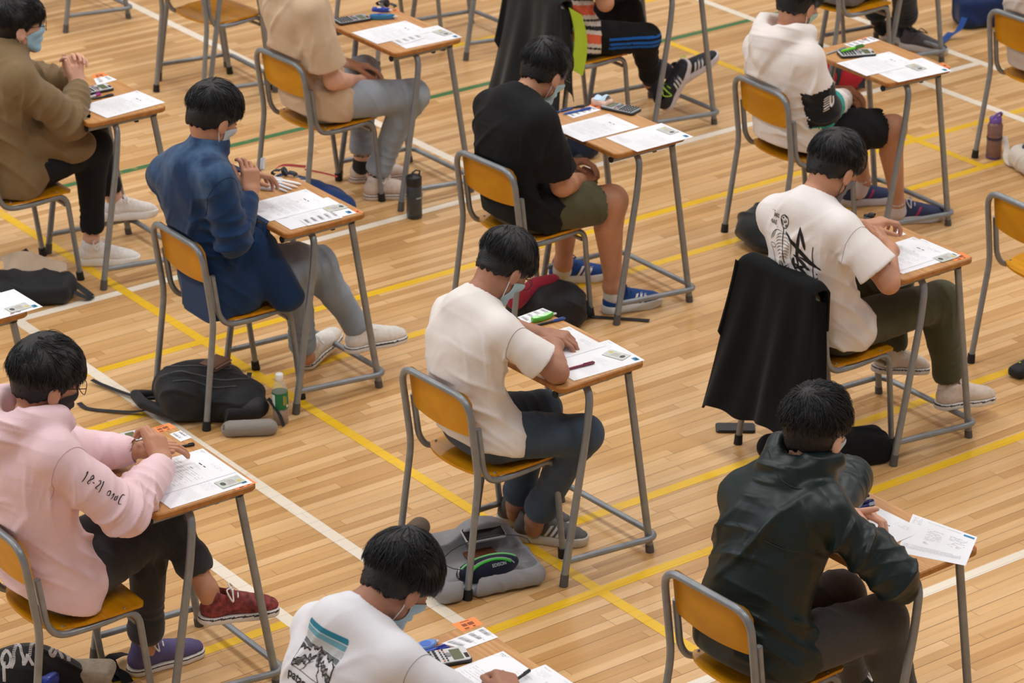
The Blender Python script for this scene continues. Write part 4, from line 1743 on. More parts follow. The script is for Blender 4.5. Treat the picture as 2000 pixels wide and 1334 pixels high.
# ---- 4 black tee, olive shorts
yc = 9.085
j = J(yc)
hip = Vector((6.70, yc, .515))
hR, hL = hips(hip, .10)
PEOPLE['black'] = dict(yc=yc, skin='tan', hip=hip, nb=j(1020, 190), w=1.10, arm=1.18, leg=1.14, bow=.05,
    head=head_at(1086, 158, yc, 8, 30, hair=dict(seed=15, fringe=.04, N=1700, crown=(-.06, .0, .12)), mask=(178, 206, 210), glasses=True),
    sh={'R': j(1058, 238, -.19), 'L': None}, el={'R': j(1098, 362, -.2), 'L': Vector((6.80, 9.30, .68))},
    wr={'R': j(1140, 350, -.06), 'L': Vector((6.96, 9.14, .62))},
    handR=dict(d=(.7, .5, .0), n=(0, -.4, 1), c=[28, 30, 34, 36]), handL=dict(d=(.5, -.6, .1), n=(.2, .2, 1), c=[28, 30, 34, 36]),
    legs=legs(hR, PZ(1195, 392, .51), PZ(1196, 560, .115), PZ(1178, 612, .0), PZ(1272, 596, 0), hL, PZ(1118, 360, .49), PZ(1100, 512, .12), PZ(1072, 552, 0), PZ(1165, 545, 0)),
    shirt=dict(sleeve='short', slen=.80, ex=.022, srad=1.2, mat=cloth('black_tee', (20, 20, 22), noise=.1, sheen=.02), collar='crew', hemz=-.08, hn=(-.35, 0, -1)),
    trousers=dict(kind='shorts', len=.74, w=1.12, mat=cloth('olive_shorts', (84, 82, 58), noise=.08)),
    sock=((210, 206, 200), .015), shoes=dict(style='runner', name='blue_runner', cols=((8, 66, 138), (220, 218, 214)), lace=(16, 48, 96), stripe=((232, 232, 232), 3)))
# ---- 5 striped shirt, head out of frame
yc = 10.76
j = J(yc)
hip = Vector((8.22, yc, .515))
hR, hL = hips(hip)


def stripes(cn):
    z = (cn[:, 2] - .52) * 1.0 + (cn[:, 0] - 8.2) * .25
    k = np.mod(z, .135)
    out = np.zeros(len(cn), dtype=int)
    out[(k > .0) & (k < .045)] = 1
    out[(k > .065) & (k < .085)] = 2
    out[(k > .105) & (k < .115)] = 2
    return out


def side_blue(cn):
    out = np.zeros(len(cn), dtype=int)
    for lo_ in (0.0, .022, .044):
        c = .012 + lo_
        out[(cn[:, 1] < 10.605) & (np.abs(cn[:, 2] - .515 + c - .02) < .006) & (cn[:, 0] > 8.3)] = 1
    return out


PEOPLE['stripe'] = dict(yc=yc, skin='tan', hip=hip, nb=Vector((8.15, yc, 1.08)), w=1.04, bow=.03,
    head=dict(c=Vector((8.27, yc, 1.22)), M=frame(0, 20), s=1.0, hair=dict(seed=21, N=400), mask=BLUEMASK),
    sh={'R': Vector((8.13, 10.57, 1.0)), 'L': Vector((8.13, 10.95, 1.0))}, el={'R': j(1182, 6, -.24), 'L': Vector((8.36, 11.0, .74))},
    wr={'R': Vector((8.42, 10.70, .74)), 'L': Vector((8.50, 10.80, .79))},
    handR=dict(d=(.5, .6, .2), n=(0, -.4, 1), c=[28, 30, 34, 36]),
    legs=legs(hR, PZ(1262, 74, .50), P(1270, 160, 10.62), P(1302, 214, 10.60), P(1346, 120, 10.56), hL, Vector((8.66, 10.86, .53)), Vector((8.78, 10.80, .24)), P(1318, 170, 10.76), P(1362, 140, 10.72), Rup=(-.9, -.2, .4), Lup=(-.6, 0, .8)),
    shirt=dict(sleeve='short', slen=.7, ex=.02, srad=1.15, mat=[cloth('off_white_stripe', (222, 214, 206)), cloth('orange_stripe', (226, 104, 72)), cloth('black_stripe', (32, 34, 40))], mfn=stripes, collar='crew', hemz=-.06, hn=(-.2, 0, -1)),
    trousers=dict(kind='long', len=.80, hem=.056, mat=[cloth('black_track_trousers', (20, 20, 22), sheen=.02), cloth('blue_side_stripes', (20, 92, 176))], mfn=side_blue),
    sock=((36, 40, 58), .10), shoes=dict(style='runner', name='navy_runner', cols=((30, 32, 42), (214, 206, 212)), lace=(170, 216, 60), stripe=((210, 212, 214), 3)))
# ---- 6 white hoodie with black and teal sleeve
yc = 9.118
j = J(yc)
hip = Vector((8.205, yc, .515))
hR, hL = hips(hip)


def hood_sleeve(cn):
    a, b, c = [V3(PEOPLE['hood'][k]['R']) for k in ('sh', 'el', 'wr')]
    near = cn[:, 1] < 9.03
    fa = (b - a) / np.linalg.norm(b - a)
    t = (cn - a) @ fa
    la = np.linalg.norm(b - a)
    fb = (c - b) / np.linalg.norm(c - b)
    u = (cn - b) @ fb
    da = np.linalg.norm((cn - a) - t[:, None] * fa, axis=1)
    db = np.linalg.norm((cn - b) - u[:, None] * fb, axis=1)
    out = np.zeros(len(cn), dtype=int)
    arm = ((da < .085) & (t < la + .06)) | ((db < .085) & (u > -.03))
    s_ = np.where((u > 0) & (db < .085), la + u, t)
    out[arm & near & (s_ > la * .50) & (s_ < la + .055)] = 1
    out[arm & near & (s_ >= la + .055) & (s_ < la + .10)] = 2
    return out


PEOPLE['hood'] = dict(yc=yc, skin='tan', hip=hip, nb=j(1540, 62), w=1.03, bow=.045, arm=1.0,
    head=head_at(1583, 22, yc, 8, 24, hair=dict(seed=25, N=1100), mask=(176, 206, 190)),
    sh={'R': j(1583, 118, -.185), 'L': None}, el={'R': j(1608, 214, -.2), 'L': Vector((8.30, 9.32, .66))},
    wr={'R': Vector((8.43, 9.04, .62)), 'L': Vector((8.46, 9.15, .62))},
    handL=dict(d=(.5, -.4, 0), n=(0, 0, 1), c=[30] * 4),
    legs=legs(hR, PZ(1745, 250, .50), PZ(1752, 397, .105), PZ(1733, 436, .0), PZ(1828, 428, 0), hL, PZ(1665, 205, .50), PZ(1686, 354, .12), PZ(1642, 402, 0), PZ(1736, 394, 0)),
    shirt=dict(sleeve='long', wl=.96, ex=.026, srad=1.22, mat=[cloth('white_sweat_fabric', (236, 229, 224), noise=.03), cloth('black_sleeve_panel', (22, 24, 28)), cloth('teal_sleeve_panel', (20, 160, 152))], mfn=hood_sleeve, hood=1.12, hemz=-.085, hn=(-.3, 0, -1), name='hoodie', neck=.070),
    trousers=dict(kind='shorts', len=.80, w=1.08, mat=cloth('black_shorts', (20, 20, 22), sheen=.02)),
    sock=((215, 205, 205), .03), shoes=dict(style='runner', name='navy_pink_runner', cols=((44, 54, 92), (196, 190, 192)), lace=(190, 190, 196), stripe=((176, 40, 92), 1)))
# ---- 7 skeleton tee, olive trousers
yc = 7.42
j = J(yc)
hip = Vector((6.87, yc, .515))
hR, hL = hips(hip)
PEOPLE['olive'] = dict(yc=yc, skin='tan', hip=hip, nb=j(1590, 388), w=1.02, bow=.03, lat=(-.1, 1, 0),
    head=head_at(1656, 346, yc, 6, 32, hair=dict(seed=31, fringe=.035, N=1700, long=1.05), mask=(120, 116, 120), loops=(70, 68, 70)),
    sh={'R': j(1650, 452, -.185), 'L': None}, el={'R': PZ(1736, 553, .79), 'L': Vector((7.03, 7.56, .84))},
    wr={'R': PZ(1738, 484, .845), 'L': PZ(1684, 442, .855)},
    handR=dict(d=(.10, .75, .35), n=(.55, -.2, .8), c=[(20, 60, 35), (26, 62, 35), (30, 64, 35), (34, 66, 35)], t=(.7, .7, .1)),
    handL=dict(d=(.9, -.30, .10), n=(.15, .1, 1), c=[(20, 48, 34), (22, 50, 34), (24, 52, 36), (28, 54, 36)], t=(.6, .7, -.3)),
    legs=legs(hR, PZ(1838, 586, .52), P(1852, 748, 7.28), P(1828, 798, 7.28), P(1934, 782, 7.24), hL, Vector((7.32, 7.52, .53)), P(1742, 684, 7.48), P(1706, 726, 7.48), P(1798, 726, 7.46)),
    shirt=dict(sleeve='short', slen=.76, ex=.022, srad=1.24, mat=cloth('white_tee_skeleton', (238, 232, 230), noise=.03), collar='crew', hemz=-.06, hn=(-.3, 0, -1)),
    trousers=dict(kind='long', len=.87, hem=.060, w=1.08, mat=cloth('olive_trousers', (74, 72, 48), noise=.08)),
    sock=((226, 216, 208), .085), shoes=dict(style='plain', name='ivory_canvas', cols=((220, 204, 190), (226, 220, 214)), lace=(232, 224, 214)))
# ---- 8 pink hoodie
yc = 7.39
j = J(yc)
hip = Vector((3.62, yc, .515))
hR, hL = hips(hip)
PEOPLE['pink'] = dict(yc=yc, skin='tan', hip=hip, nb=j(66, 808), w=1.04, bow=.045, lat=(-.05, 1, 0),
    head=head_at(108, 773, yc, -4, 16, s=1.02, hair=dict(seed=37, fringe=.03, N=2000, long=1.15), mask=(34, 34, 38), loops=(34, 34, 38), glasses=True),
    sh={'R': j(108, 893, -.185), 'L': None}, el={'R': PZ(240, 1000, .80), 'L': Vector((3.80, 7.56, .82))},
    wr={'R': PZ(320, 908, .83), 'L': PZ(262, 880, .835)},
    handR=dict(d=(.15, .62, .6), n=(.35, -.75, .45), c=[(20, 62, 38), (24, 64, 38), (28, 66, 38), (32, 68, 38)], t=(.8, .5, .2)),
    handL=dict(d=(.9, -.25, .05), n=(.1, -.05, 1), c=[(12, 26, 18), (14, 30, 20), (16, 32, 20), (24, 34, 24)], t=(.7, .7, .25), sp=.13),
    legs=legs(hR, PZ(298, 1040, .545), PZ(283, 1262, .09), PZ(252, 1318, 0), PZ(372, 1282, 0), hL, PZ(318, 985, .63), P(404, 1150, 7.24), P(390, 1216, 7.24), P(530, 1196, 7.20), Lup=(.0, 0, 1)),
    shirt=dict(sleeve='long', wl=.90, ex=.028, srad=1.26, mat=cloth('pink_sweat_fabric', (236, 204, 210), noise=.03), hood=1.15, hemz=-.07, hn=(-.4, 0, -1), name='hoodie', neck=.070, fa=1.8),
    trousers=dict(kind='long', len={'R': .84, 'L': .70}, hem=.056, mat=JEANS('charcoal_jeans', (52, 52, 54)), cuff=True),
    shoes=[dict(style='plain', name='purple_canvas', cols=((86, 78, 122), (222, 214, 206)), lace=(228, 222, 214)), dict(style='plain', name='red_pattern_canvas', pat=.55, cols=((128, 52, 52), (224, 216, 210)), lace=(232, 226, 220))])
# ---- 9 mountain tee, bottom edge
yc = 5.76
j = J(yc)
hip = Vector((3.63, yc, .515))
hR, hL = hips(hip)
PEOPLE['mount'] = dict(yc=yc, skin='deep', hip=hip, nb=j(700, 1198), w=1.04, bow=.05, lat=(-.12, 1, 0),
    head=head_at(806, 1168, yc, 4, 42, s=1.0, hair=dict(seed=41, fringe=.035, N=2400, long=1.2, vol=.026), mask=(172, 202, 220)),
    sh={'R': j(782, 1296, -.185), 'L': None}, el={'R': Vector((3.93, 5.44, .78)), 'L': Vector((3.78, 5.98, .74))},
    wr={'R': PZ(1000, 1358, .80), 'L': Vector((3.93, 5.84, .66))},
    handR=dict(d=(.35, .85, .1), n=(.3, -.3, .9), c=[(45, 60, 30), (50, 62, 35), (54, 66, 35), (58, 68, 35)], t=(.9, .3, -.3)),
    legs=legs(hR, Vector((4.03, 5.64, .53)), Vector((4.0, 5.63, .1)), Vector((3.95, 5.63, 0)), Vector((4.2, 5.62, 0)), hL, Vector((4.03, 5.9, .53)), Vector((4.0, 5.9, .1)), Vector((3.95, 5.9, 0)), Vector((4.2, 5.9, 0))),
    shirt=dict(sleeve='short', slen=.80, ex=.018, srad=1.2, mat=cloth('pale_grey_white_tee', (226, 226, 232), noise=.03), collar='crew', hemz=-.06, hn=(-.3, 0, -1)),
    trousers=dict(kind='long', mat=JEANS('dark_jeans', (50, 56, 66))),
    shoes=dict(name='white_canvas', cols=((226, 218, 208), (222, 214, 204))))
# ---- 10 dark green windbreaker
yc = 5.763
j = J(yc)
hip = Vector((5.11, yc, .515))
hR, hL = hips(hip, .10)
PEOPLE['wind'] = dict(yc=yc, skin='fair', hip=hip, nb=j(1580, 893), w=1.07, bow=.05, lat=(-.14, 1, 0), tilt=-.06,
    head=head_at(1634, 868, yc, 14, 14, s=1.02, hair=dict(seed=45, N=2200, long=.85, spike=.25, side=.25), mask=(196, 208, 220), loops=(214, 224, 236)),
    sh={'R': j(1622, 1008, -.185), 'L': None}, el={'R': PZ(1748, 1128, .80), 'L': Vector((5.62, 5.92, .84))},
    wr={'R': PZ(1706, 1050, .87), 'L': PZ(1640, 1000, .87)},
    handR=dict(d=(.26, .92, .24), n=(.7, -.3, .6), c=[(26, 56, 34), (28, 58, 34), (30, 60, 36), (32, 62, 36)], t=(.8, .5, .1), s=1.03),
    handL=dict(d=(.56, -.80, .06), n=(.3, .2, .9), c=[(22, 50, 34), (24, 52, 34), (26, 54, 36), (30, 56, 36)], t=(.8, .3, .4), s=1.03),
    legs=legs(hR, PZ(1722, 1212, .52), Vector((5.62, 5.60, .1)), Vector((5.57, 5.6, 0)), Vector((5.84, 5.58, 0)), hL, PZ(1640, 1165, .52), Vector((5.70, 5.95, .1)), Vector((5.65, 5.95, 0)), Vector((5.92, 5.95, 0))),
    shirt=dict(sleeve='long', wl=.93, ex=.024, srad=1.14, mat=None, hood=.98, hemz=-.06, hn=(-.25, 0, -1), name='windbreaker', neck=.072, fa=1.9),
    trousers=dict(kind='long', w=1.14, len=.92, hem=.055, mat=cloth('dark_grey_joggers', (74, 70, 68), noise=.12, nscale=200)),
    shoes=dict(name='black_canvas', cols=((30, 30, 30), (200, 200, 200))))
# ---- 11 olive brown jacket, left edge
yc = 10.737
j = J(yc)
hip = Vector((5.19, yc, .515))
hR, hL = hips(hip)
PEOPLE['brown'] = dict(yc=yc, skin='fair', hip=hip, nb=j(16, 92), w=1.08, bow=.05, lat=(.05, 1, 0),
    head=head_at(43, 66, yc, -14, 2, s=1.0, hair=dict(seed=49, fringe=.03, N=1600, long=1.1), mask=(164, 204, 226), glasses=True),
    sh={'R': j(40, 158, -.19), 'L': None}, el={'R': j(134, 238, -.22), 'L': Vector((5.46, 10.92, .80))},
    wr={'R': j(153, 172, -.04), 'L': j(138, 160, .05)},
    handR=dict(d=(.12, .3, .85), n=(.3, -.8, .3), c=[(20, 60, 38), (24, 62, 38), (28, 64, 38), (32, 66, 38)], t=(.8, .5, .2)),
    handL=dict(d=(.25, -.15, .9), n=(.2, .8, .3), c=[(20, 60, 38), (24, 62, 38), (28, 64, 38), (32, 66, 38)], t=(.8, .5, .2)),
    legs=legs(hR, PZ(185, 285, .55), PZ(178, 468, .11), PZ(153, 516, .0), PZ(262, 514, 0), hL, Vector((5.68, 10.90, .54)), P(222, 384, 10.90), P(202, 430, 10.90), P(268, 424, 10.90)),
    shirt=dict(sleeve='long', wl=.94, ex=.028, srad=1.28, mat=cloth('olive_brown_jacket', (128, 106, 74), noise=.06), collar='shirt', hemz=-.09, hn=(-.2, 0, -1), name='jacket', fa=2.0,
        extra=[([(Vector((5.30, 10.64, .66)), .09, 1.0), (Vector((5.45, 10.60, .60)), .075, 1.3)], .04, (1, 0, 0)), ([(Vector((5.10, 10.74, .62)), .11, 1.3), (Vector((5.12, 10.74, .50)), .12, 1.35)], .03, (0, 1, 0))]),
    trousers=dict(kind='long', len=.84, hem=.055, w=1.08, mat=cloth('black_trousers', (26, 27, 32), sheen=.02)),
    shoes=dict(style='runner', name='white_runner', cols=((234, 230, 226), (236, 232, 228)), lace=(236, 230, 224)))
# ---- 12 dark trousers and grey trainers, top right
yc = 10.62
hip = Vector((9.80, yc, .515))
hR, hL = hips(hip)
PEOPLE['grey'] = dict(yc=yc, skin='tan', hip=hip, nb=Vector((9.74, yc, 1.08)), w=1.0, bow=.03,
    head=dict(c=Vector((9.86, yc, 1.22)), M=frame(0, 20), s=1.0, hair=dict(seed=53, N=400), mask=BLUEMASK),
    sh={'R': Vector((9.72, yc - .18, 1.0)), 'L': Vector((9.72, yc + .18, 1.0))}, el={'R': Vector((9.90, yc - .2, .80)), 'L': Vector((9.90, yc + .2, .80))}, wr={'R': Vector((10.12, yc - .1, .80)), 'L': Vector((10.12, yc + .1, .80))},
    legs=legs(hR, Vector((10.20, 10.50, .53)), PZ(1766, 48, .12), PZ(1758, 92, 0), PZ(1826, 104, 0), hL, Vector((10.18, 10.74, .53)), PZ(1714, 42, .11), PZ(1722, 70, .02), PZ(1768, 86, 0)),
    shirt=dict(sleeve='long', ex=.02, mat=cloth('grey_marl_top', (120, 120, 124)), collar='crew'),
    trousers=dict(kind='long', len=.80, hem=.070, w=1.1, mat=JEANS('ink_blue_jeans', (28, 40, 52))),
    sock=((24, 24, 28), .10), shoes=dict(style='runner', name='dark_grey_runner', cols=((74, 70, 72), (206, 200, 196)), lace=(50, 48, 50)))
# ---- 13 light top, right edge
yc = 9.12
hip = Vector((9.80, yc, .515))
hR, hL = hips(hip)
PEOPLE['edge'] = dict(yc=yc, skin='tan', hip=hip, nb=Vector((9.80, yc, 1.05)), w=1.08, bow=.07,
    head=dict(c=Vector((9.92, yc, 1.19)), M=frame(0, 20), s=1.0, hair=dict(seed=57, N=400), mask=BLUEMASK),
    sh={'R': Vector((9.76, yc - .18, .98)), 'L': Vector((9.76, yc + .18, .98))}, el={'R': Vector((9.94, yc - .2, .80)), 'L': Vector((9.94, yc + .2, .80))}, wr={'R': Vector((10.12, yc - .1, .80)), 'L': Vector((10.12, yc + .1, .80))},
    legs=legs(hR, Vector((10.20, 9.0, .53)), Vector((10.2, 9.0, .1)), Vector((10.15, 9.0, 0)), Vector((10.42, 9.0, 0)), hL, Vector((10.20, 9.24, .53)), Vector((10.2, 9.24, .1)), Vector((10.15, 9.24, 0)), Vector((10.42, 9.24, 0))),
    shirt=dict(sleeve='long', ex=.03, mat=cloth('stone_coloured_top', (196, 184, 176)), collar='crew', hemz=-.07),
    trousers=dict(kind='long', mat=JEANS('mushroom_trousers', (150, 134, 124))),
    shoes=dict(name='white_canvas', cols=((226, 218, 208), (222, 214, 204))))

PLAB = {'white': 'student in a cream tee and dark jeans bent over the middle desk, blue mask', 'denim': 'student in a blue denim shirt holding an eraser over his desk',
        'tan': 'student in a sand coloured tee and pale jeans, head cut off by the top edge', 'black': 'student in a black tee, olive shorts and blue trainers, hands in his lap',
        'stripe': 'student in an orange striped shirt and black track trousers, cut by the top edge', 'hood': 'student in a white hoodie with a black and teal sleeve and black shorts',
        'olive': 'student in a white tee with a skeleton print and olive trousers, hands clasped', 'pink': 'student in a pink hoodie with sleeve writing, black mask, legs crossed',
        'mount': 'student in a white tee with a mountain print, writing at the bottom edge', 'wind': 'student in a dark green hooded windbreaker, head turned away, bottom right',
        'brown': 'student in an olive brown jacket, black trousers and white trainers, left edge', 'grey': 'student in ink blue jeans and dark grey trainers, only legs visible, top right',
        'edge': 'student in a stone coloured top on the chair at the right edge'}
# denim with worn pale patches along the yoke
dm = JEANS('indigo_denim_shirt', (24, 62, 98))
nt = dm.node_tree
bs = nt.nodes['Principled BSDF']
g_ = nt.nodes.new('ShaderNodeNewGeometry')
n_ = nt.nodes.new('ShaderNodeTexNoise')
n_.inputs['Scale'].default_value = 5.5
n_.inputs['Detail'].default_value = 5
mp = nt.nodes.new('ShaderNodeMapping')
mp.inputs['Scale'].default_value = (2.2, 2.2, .8)
nt.links.new(g_.outputs['Position'], mp.inputs[0])
nt.links.new(mp.outputs[0], n_.inputs['Vector'])
sp_ = nt.nodes.new('ShaderNodeSeparateXYZ')
nt.links.new(g_.outputs['Position'], sp_.inputs[0])
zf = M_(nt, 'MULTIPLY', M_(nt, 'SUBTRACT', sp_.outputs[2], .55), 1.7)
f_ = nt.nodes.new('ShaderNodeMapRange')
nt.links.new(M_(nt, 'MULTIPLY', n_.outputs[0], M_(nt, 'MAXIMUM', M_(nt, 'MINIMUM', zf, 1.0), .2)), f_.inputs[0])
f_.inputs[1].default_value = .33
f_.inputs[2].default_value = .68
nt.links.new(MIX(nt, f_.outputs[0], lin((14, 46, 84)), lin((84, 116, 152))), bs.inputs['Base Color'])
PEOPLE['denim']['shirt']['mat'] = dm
PEOPLE['wind']['shirt']['mat'] = mat('green_black_nylon', (14, 30, 30), .40, noise=.1, nscale=6, bump=.25, bscale=40, spec=.38)
BUILT = {}
for k, S in PEOPLE.items():
    S['seed'] = 3 + len(BUILT) * 7
    if S['sh']['L'] is None:
        r_ = S['sh']['R']
        l_ = nv(S.get('lat', (0, 1, 0)))
        S['sh']['L'] = r_ + l_ * (abs(r_.y - S['yc']) * 1.88 / l_.y) + Vector((0, 0, S.get('tilt', -.035)))
    S['chair'] = SEATS[k][0]
    S['desk'] = SEATS[k][1]
    BUILT[k] = person(PLAB[k], S)


# ================================================================== papers and stationery on the desks
DZ = .7632
PAPER = mat('white_paper', (238, 239, 244), .75, noise=.01)
INK = mat('grey_print', (120, 120, 126), .8)
INKD = mat('dark_print', (52, 52, 58), .8)
PALEINK = mat('pale_print', (176, 178, 186), .8)
LOGOBLUE = mat('blue_print', (40, 132, 178), .7)
ORANGE = mat('orange_label', (244, 138, 70), .6)
DWHO = {'tan': 'the sand tee student', 'denim': 'the denim shirt student', 'black': 'the black tee student', 'hood': 'the white hoodie student', 'white': 'the cream tee student',
        'olive': 'the skeleton tee student', 'pink': 'the pink hoodie student', 'wind': 'the windbreaker student', 'brown': 'the olive brown jacket student', 'mount': 'the mountain tee student',
        'leftedge': 'the left edge desk'}


def D(px, py, z=DZ):
    return PZ(px, py, z)


class Sheet:
    def __init__(s, FL, ang, w=.21, h=.297, z=0.0, corners=None):
        c, n = math.cos(R(ang)), math.sin(R(ang))
        s.w, s.h = w, h
        if corners:
            s.q = [Vector(p) + Vector((0, 0, z)) for p in corners]  # FL FN RN RL
        else:
            r = Vector((n, -c, 0))
            d = Vector((-c, -n, 0))
            o = Vector((FL[0], FL[1], DZ + .0008 + z))
            s.q = [o, o + r * w, o + r * w + d * h, o + d * h]
        s.rnd = random.Random(int(s.q[0].x * 1000))

    def at(s, u, v, e=0.0):
        a, b = u / s.w, v / s.h
        p = (s.q[0] * (1 - a) + s.q[1] * a) * (1 - b) + (s.q[3] * (1 - a) + s.q[2] * a) * b
        return p + Vector((0, 0, e))

    def build(s, name, label, cat, group, kind):
        m = MB()
        m.grid(lambda a, b: s.at(a * s.w, b * s.h), 6, 6, thick=-.0005)
        o = m.build(name, PAPER)
        setp(o, label, cat, group)
        p = MB()

        def bar(u0, v0, u1, v1, t=.0007, mi=0):
            A, B = s.at(u0, v0, .0007), s.at(u1, v1, .0007)
            d = (B - A).normalized()
            k = Vector((-d.y, d.x, 0)) * t / 2
            p.add([A - k, B - k, B + k, A + k], [(0, 1, 2, 3)], mi)

        def words(u, v, w, t=.0008, mi=0, fill=.8):
            x = u
            while x < u + w:
                L = s.rnd.uniform(.003, .011)
                if s.rnd.random() < fill:
                    bar(x, v, min(x + L, u + w), v, t, mi)
                x += L + .0018
        if kind == 'exam':
            words(.008, .010, .020, .0012, 1)
            words(.008, .016, .016, .001)
            bar(.0, .038, .046, .0, .0005)
            for i in range(3):
                words(.115, .028 + i * .006, .06, .0009, 2, .5)
            words(.085, .064, .018, .0042, 1, 1)
            words(.112, .064, .012, .0042, 1, 1)
            for i in range(2):
                words(.08, .078 + i * .006, .05, .0007, 2)
            v = .10
            words(.09, v, .02, .0016, 1)
            for i in range(14):
                v += .0098
                words(.020, v, .165 if i % 4 != 3 else .09, .0008, 0, .86)
            for i in range(4):
                words(.015, .268 + i * .004, .04, .0007, 2)
        elif kind == 'form':
            words(.012, .012, .03, .001)
            words(.10, .012, .05, .0008, 2)
            for i in range(6):
                words(.012, .026 + i * .006, .05, .0006, 2, .7)
            for i in range(7):
                words(.10, .11 + i * .006, .075, .0006, 2, .8)
            for i in range(7):
                for k in range(9):
                    bar(.11 + k * .01, .18 + i * .008, .1145 + k * .01, .18 + i * .008, .0009, 2)
            a, b, c, d = s.at(.172, .012, .0007), s.at(.197, .012, .0007), s.at(.197, .030, .0007), s.at(.172, .030, .0007)
            p.add([a, b, c, d], [(3, 2, 1, 0)], 3)
            a, b, c, d = s.at(.182, .014, .0009), s.at(.194, .014, .0009), s.at(.192, .022, .0009), s.at(.180, .022, .0009)
            p.add([a, b, c, d], [(3, 2, 1, 0)], 1)
            for i in range(8):
                words(.012, .24 + i * .0045, .09, .0006, 2, .9)
        elif kind == 'bars':
            n = max(2, int(s.h / .030))
            for k in range(n):
                v0 = s.h * (k + .25) / n
                x = s.w * .1
                words(s.w * .1, v0 - .004, s.w * .6, .0008)
                while x < s.w * .7:
                    t = s.rnd.uniform(.0005, .0012)
                    bar(x, v0, x, v0 + s.h / n * .42, t, 1)
                    x += t + s.rnd.uniform(.0014, .003)
                words(s.w * .75, v0 + .004, s.w * .15, .0008)
        elif kind == 'big':
            for i in range(5):
                words(.01, .012 + i * .007, .03, .001)
            words(.06, .014, .12, .0008)
            for i in range(9):
                words(.07, .05 + i * .007, .055, .0009, 0, .7)
                words(.15, .05 + i * .007, .06, .0009, 0, .6)
            for i in range(5):
                words(.01, .15 + i * .005, .2, .0008, 0, .95)
            a, b, c, d = s.at(.19, .012, .0007), s.at(.228, .012, .0007), s.at(.228, .022, .0007), s.at(.19, .022, .0007)
            p.add([a, b, c, d], [(3, 2, 1, 0)], 3)
        if p.f:
            p.build('printed_text', [INK, INKD, PALEINK, LOGOBLUE], o, None, True)
        return o


def exam(k, FL, ang=0, z=.001, note='upper of the two sheets'):
    Sheet(FL, ang, z=z).build('exam_paper', 'printed question paper in front of ' + DWHO[k], 'paper', 'exam question papers', 'exam')


def form(k, FL, ang=0, z=0.0):
    Sheet(FL, ang, z=z).build('answer_form', 'candidate form with a small blue mark on the desk of ' + DWHO[k], 'form', 'candidate forms', 'form')


exam('white', (5.740, 7.504), -1)
form('white', (5.781, 7.331), -2)
exam('denim', (5.729, 9.201), 0)
form('denim', (5.752, 9.076), -1)
exam('black', (7.227, 9.181), 0)
form('black', (7.333, 8.957), 0)
exam('tan', (7.270, 10.756), 0)
form('tan', (7.349, 10.610), -3)
exam('hood', (8.736, 9.078), -4)
form('hood', (8.794, 8.929), -5)
exam('olive', (7.288, 7.395), 1)
form('olive', (7.305, 7.362), 0)
exam('pink', (4.205, 7.434), 0)
form('pink', (4.206, 7.339), 0)
exam('brown', (5.789, 10.641), 5)
exam('wind', (5.657, 5.841), 3)
exam('mount', (4.213, 5.808), 0)
form('mount', (4.265, 5.679), 0)
form('leftedge', (4.335, 8.985), 2)
Sheet(None, 0, .235, .20, corners=[D(1783, 1004), PZ(1909, 1049, .785), D(1886, 1105), D(1751, 1078)]).build(
    'result_sheet', 'curled printed sheet lying askew over the near corner of the windbreaker student\'s desk', 'paper', None, 'big')


def quadsheet(name, k, pts, kind, label, cat, m=None, z=.0012):
    q = [D(*p) for p in pts]
    w, h = (q[1] - q[0]).length, (q[3] - q[0]).length
    s = Sheet(None, 0, w, h, z=z, corners=q)
    if m is None:
        return s.build(name, label, cat, None, kind)
    b = MB()
    b.grid(lambda u, v: s.at(u * w, v * h), 3, 3, thick=-.0004)
    o = b.build(name, m)
    setp(o, label, cat)
    p = MB()
    for (u, v, a, c_) in ((.12, .3, .05, .4), (.35, .25, .3, .25), (.35, .55, .28, .2), (.78, .3, .14, .12), (.78, .6, .14, .2)):
        A, B, C_, D_ = s.at(u * w, v * h, .0006), s.at((u + a) * w, v * h, .0006), s.at((u + a) * w, (v + c_) * h, .0006), s.at(u * w, (v + c_) * h, .0006)
        p.add([A, B, C_, D_], [(3, 2, 1, 0)])
    p.build('label_print', mat('brown_label_print', (140, 76, 44), .8), o, None, True)
    return o


SL = {
    'white': [(1060, 602), (1082, 611), (1030, 633), (1010, 620)], 'mount': [(944, 1225), (973, 1245), (908, 1269), (862, 1257)],
    'wind': [(1672, 959), (1699, 973), (1678, 982), (1634, 969)], 'pink': [(353, 841), (375, 855), (353, 863), (331, 848)],
    'brown': [(211, 148), (229, 156), (190, 167), (183, 154)], 'hood': [(1700, 72), (1719, 79), (1666, 93), (1648, 87)],
    'black': [(1154, 207), (1174, 215), (1120, 231), (1104, 223)], 'olive': [(1752, 447), (1770, 458), (1752, 463), (1742, 455)],
    'denim': [(650, 412), (670, 426), (602, 442), (586, 431)], 'tan': [(816, 68), (830, 75), (782, 89), (766, 81)]}
for k, q in SL.items():
    quadsheet('barcode_slip', k, q, 'bars', 'white slip of barcodes on the desk of ' + DWHO[k], 'slip', z=.0024 if k in ('denim', 'tan') else .0008)
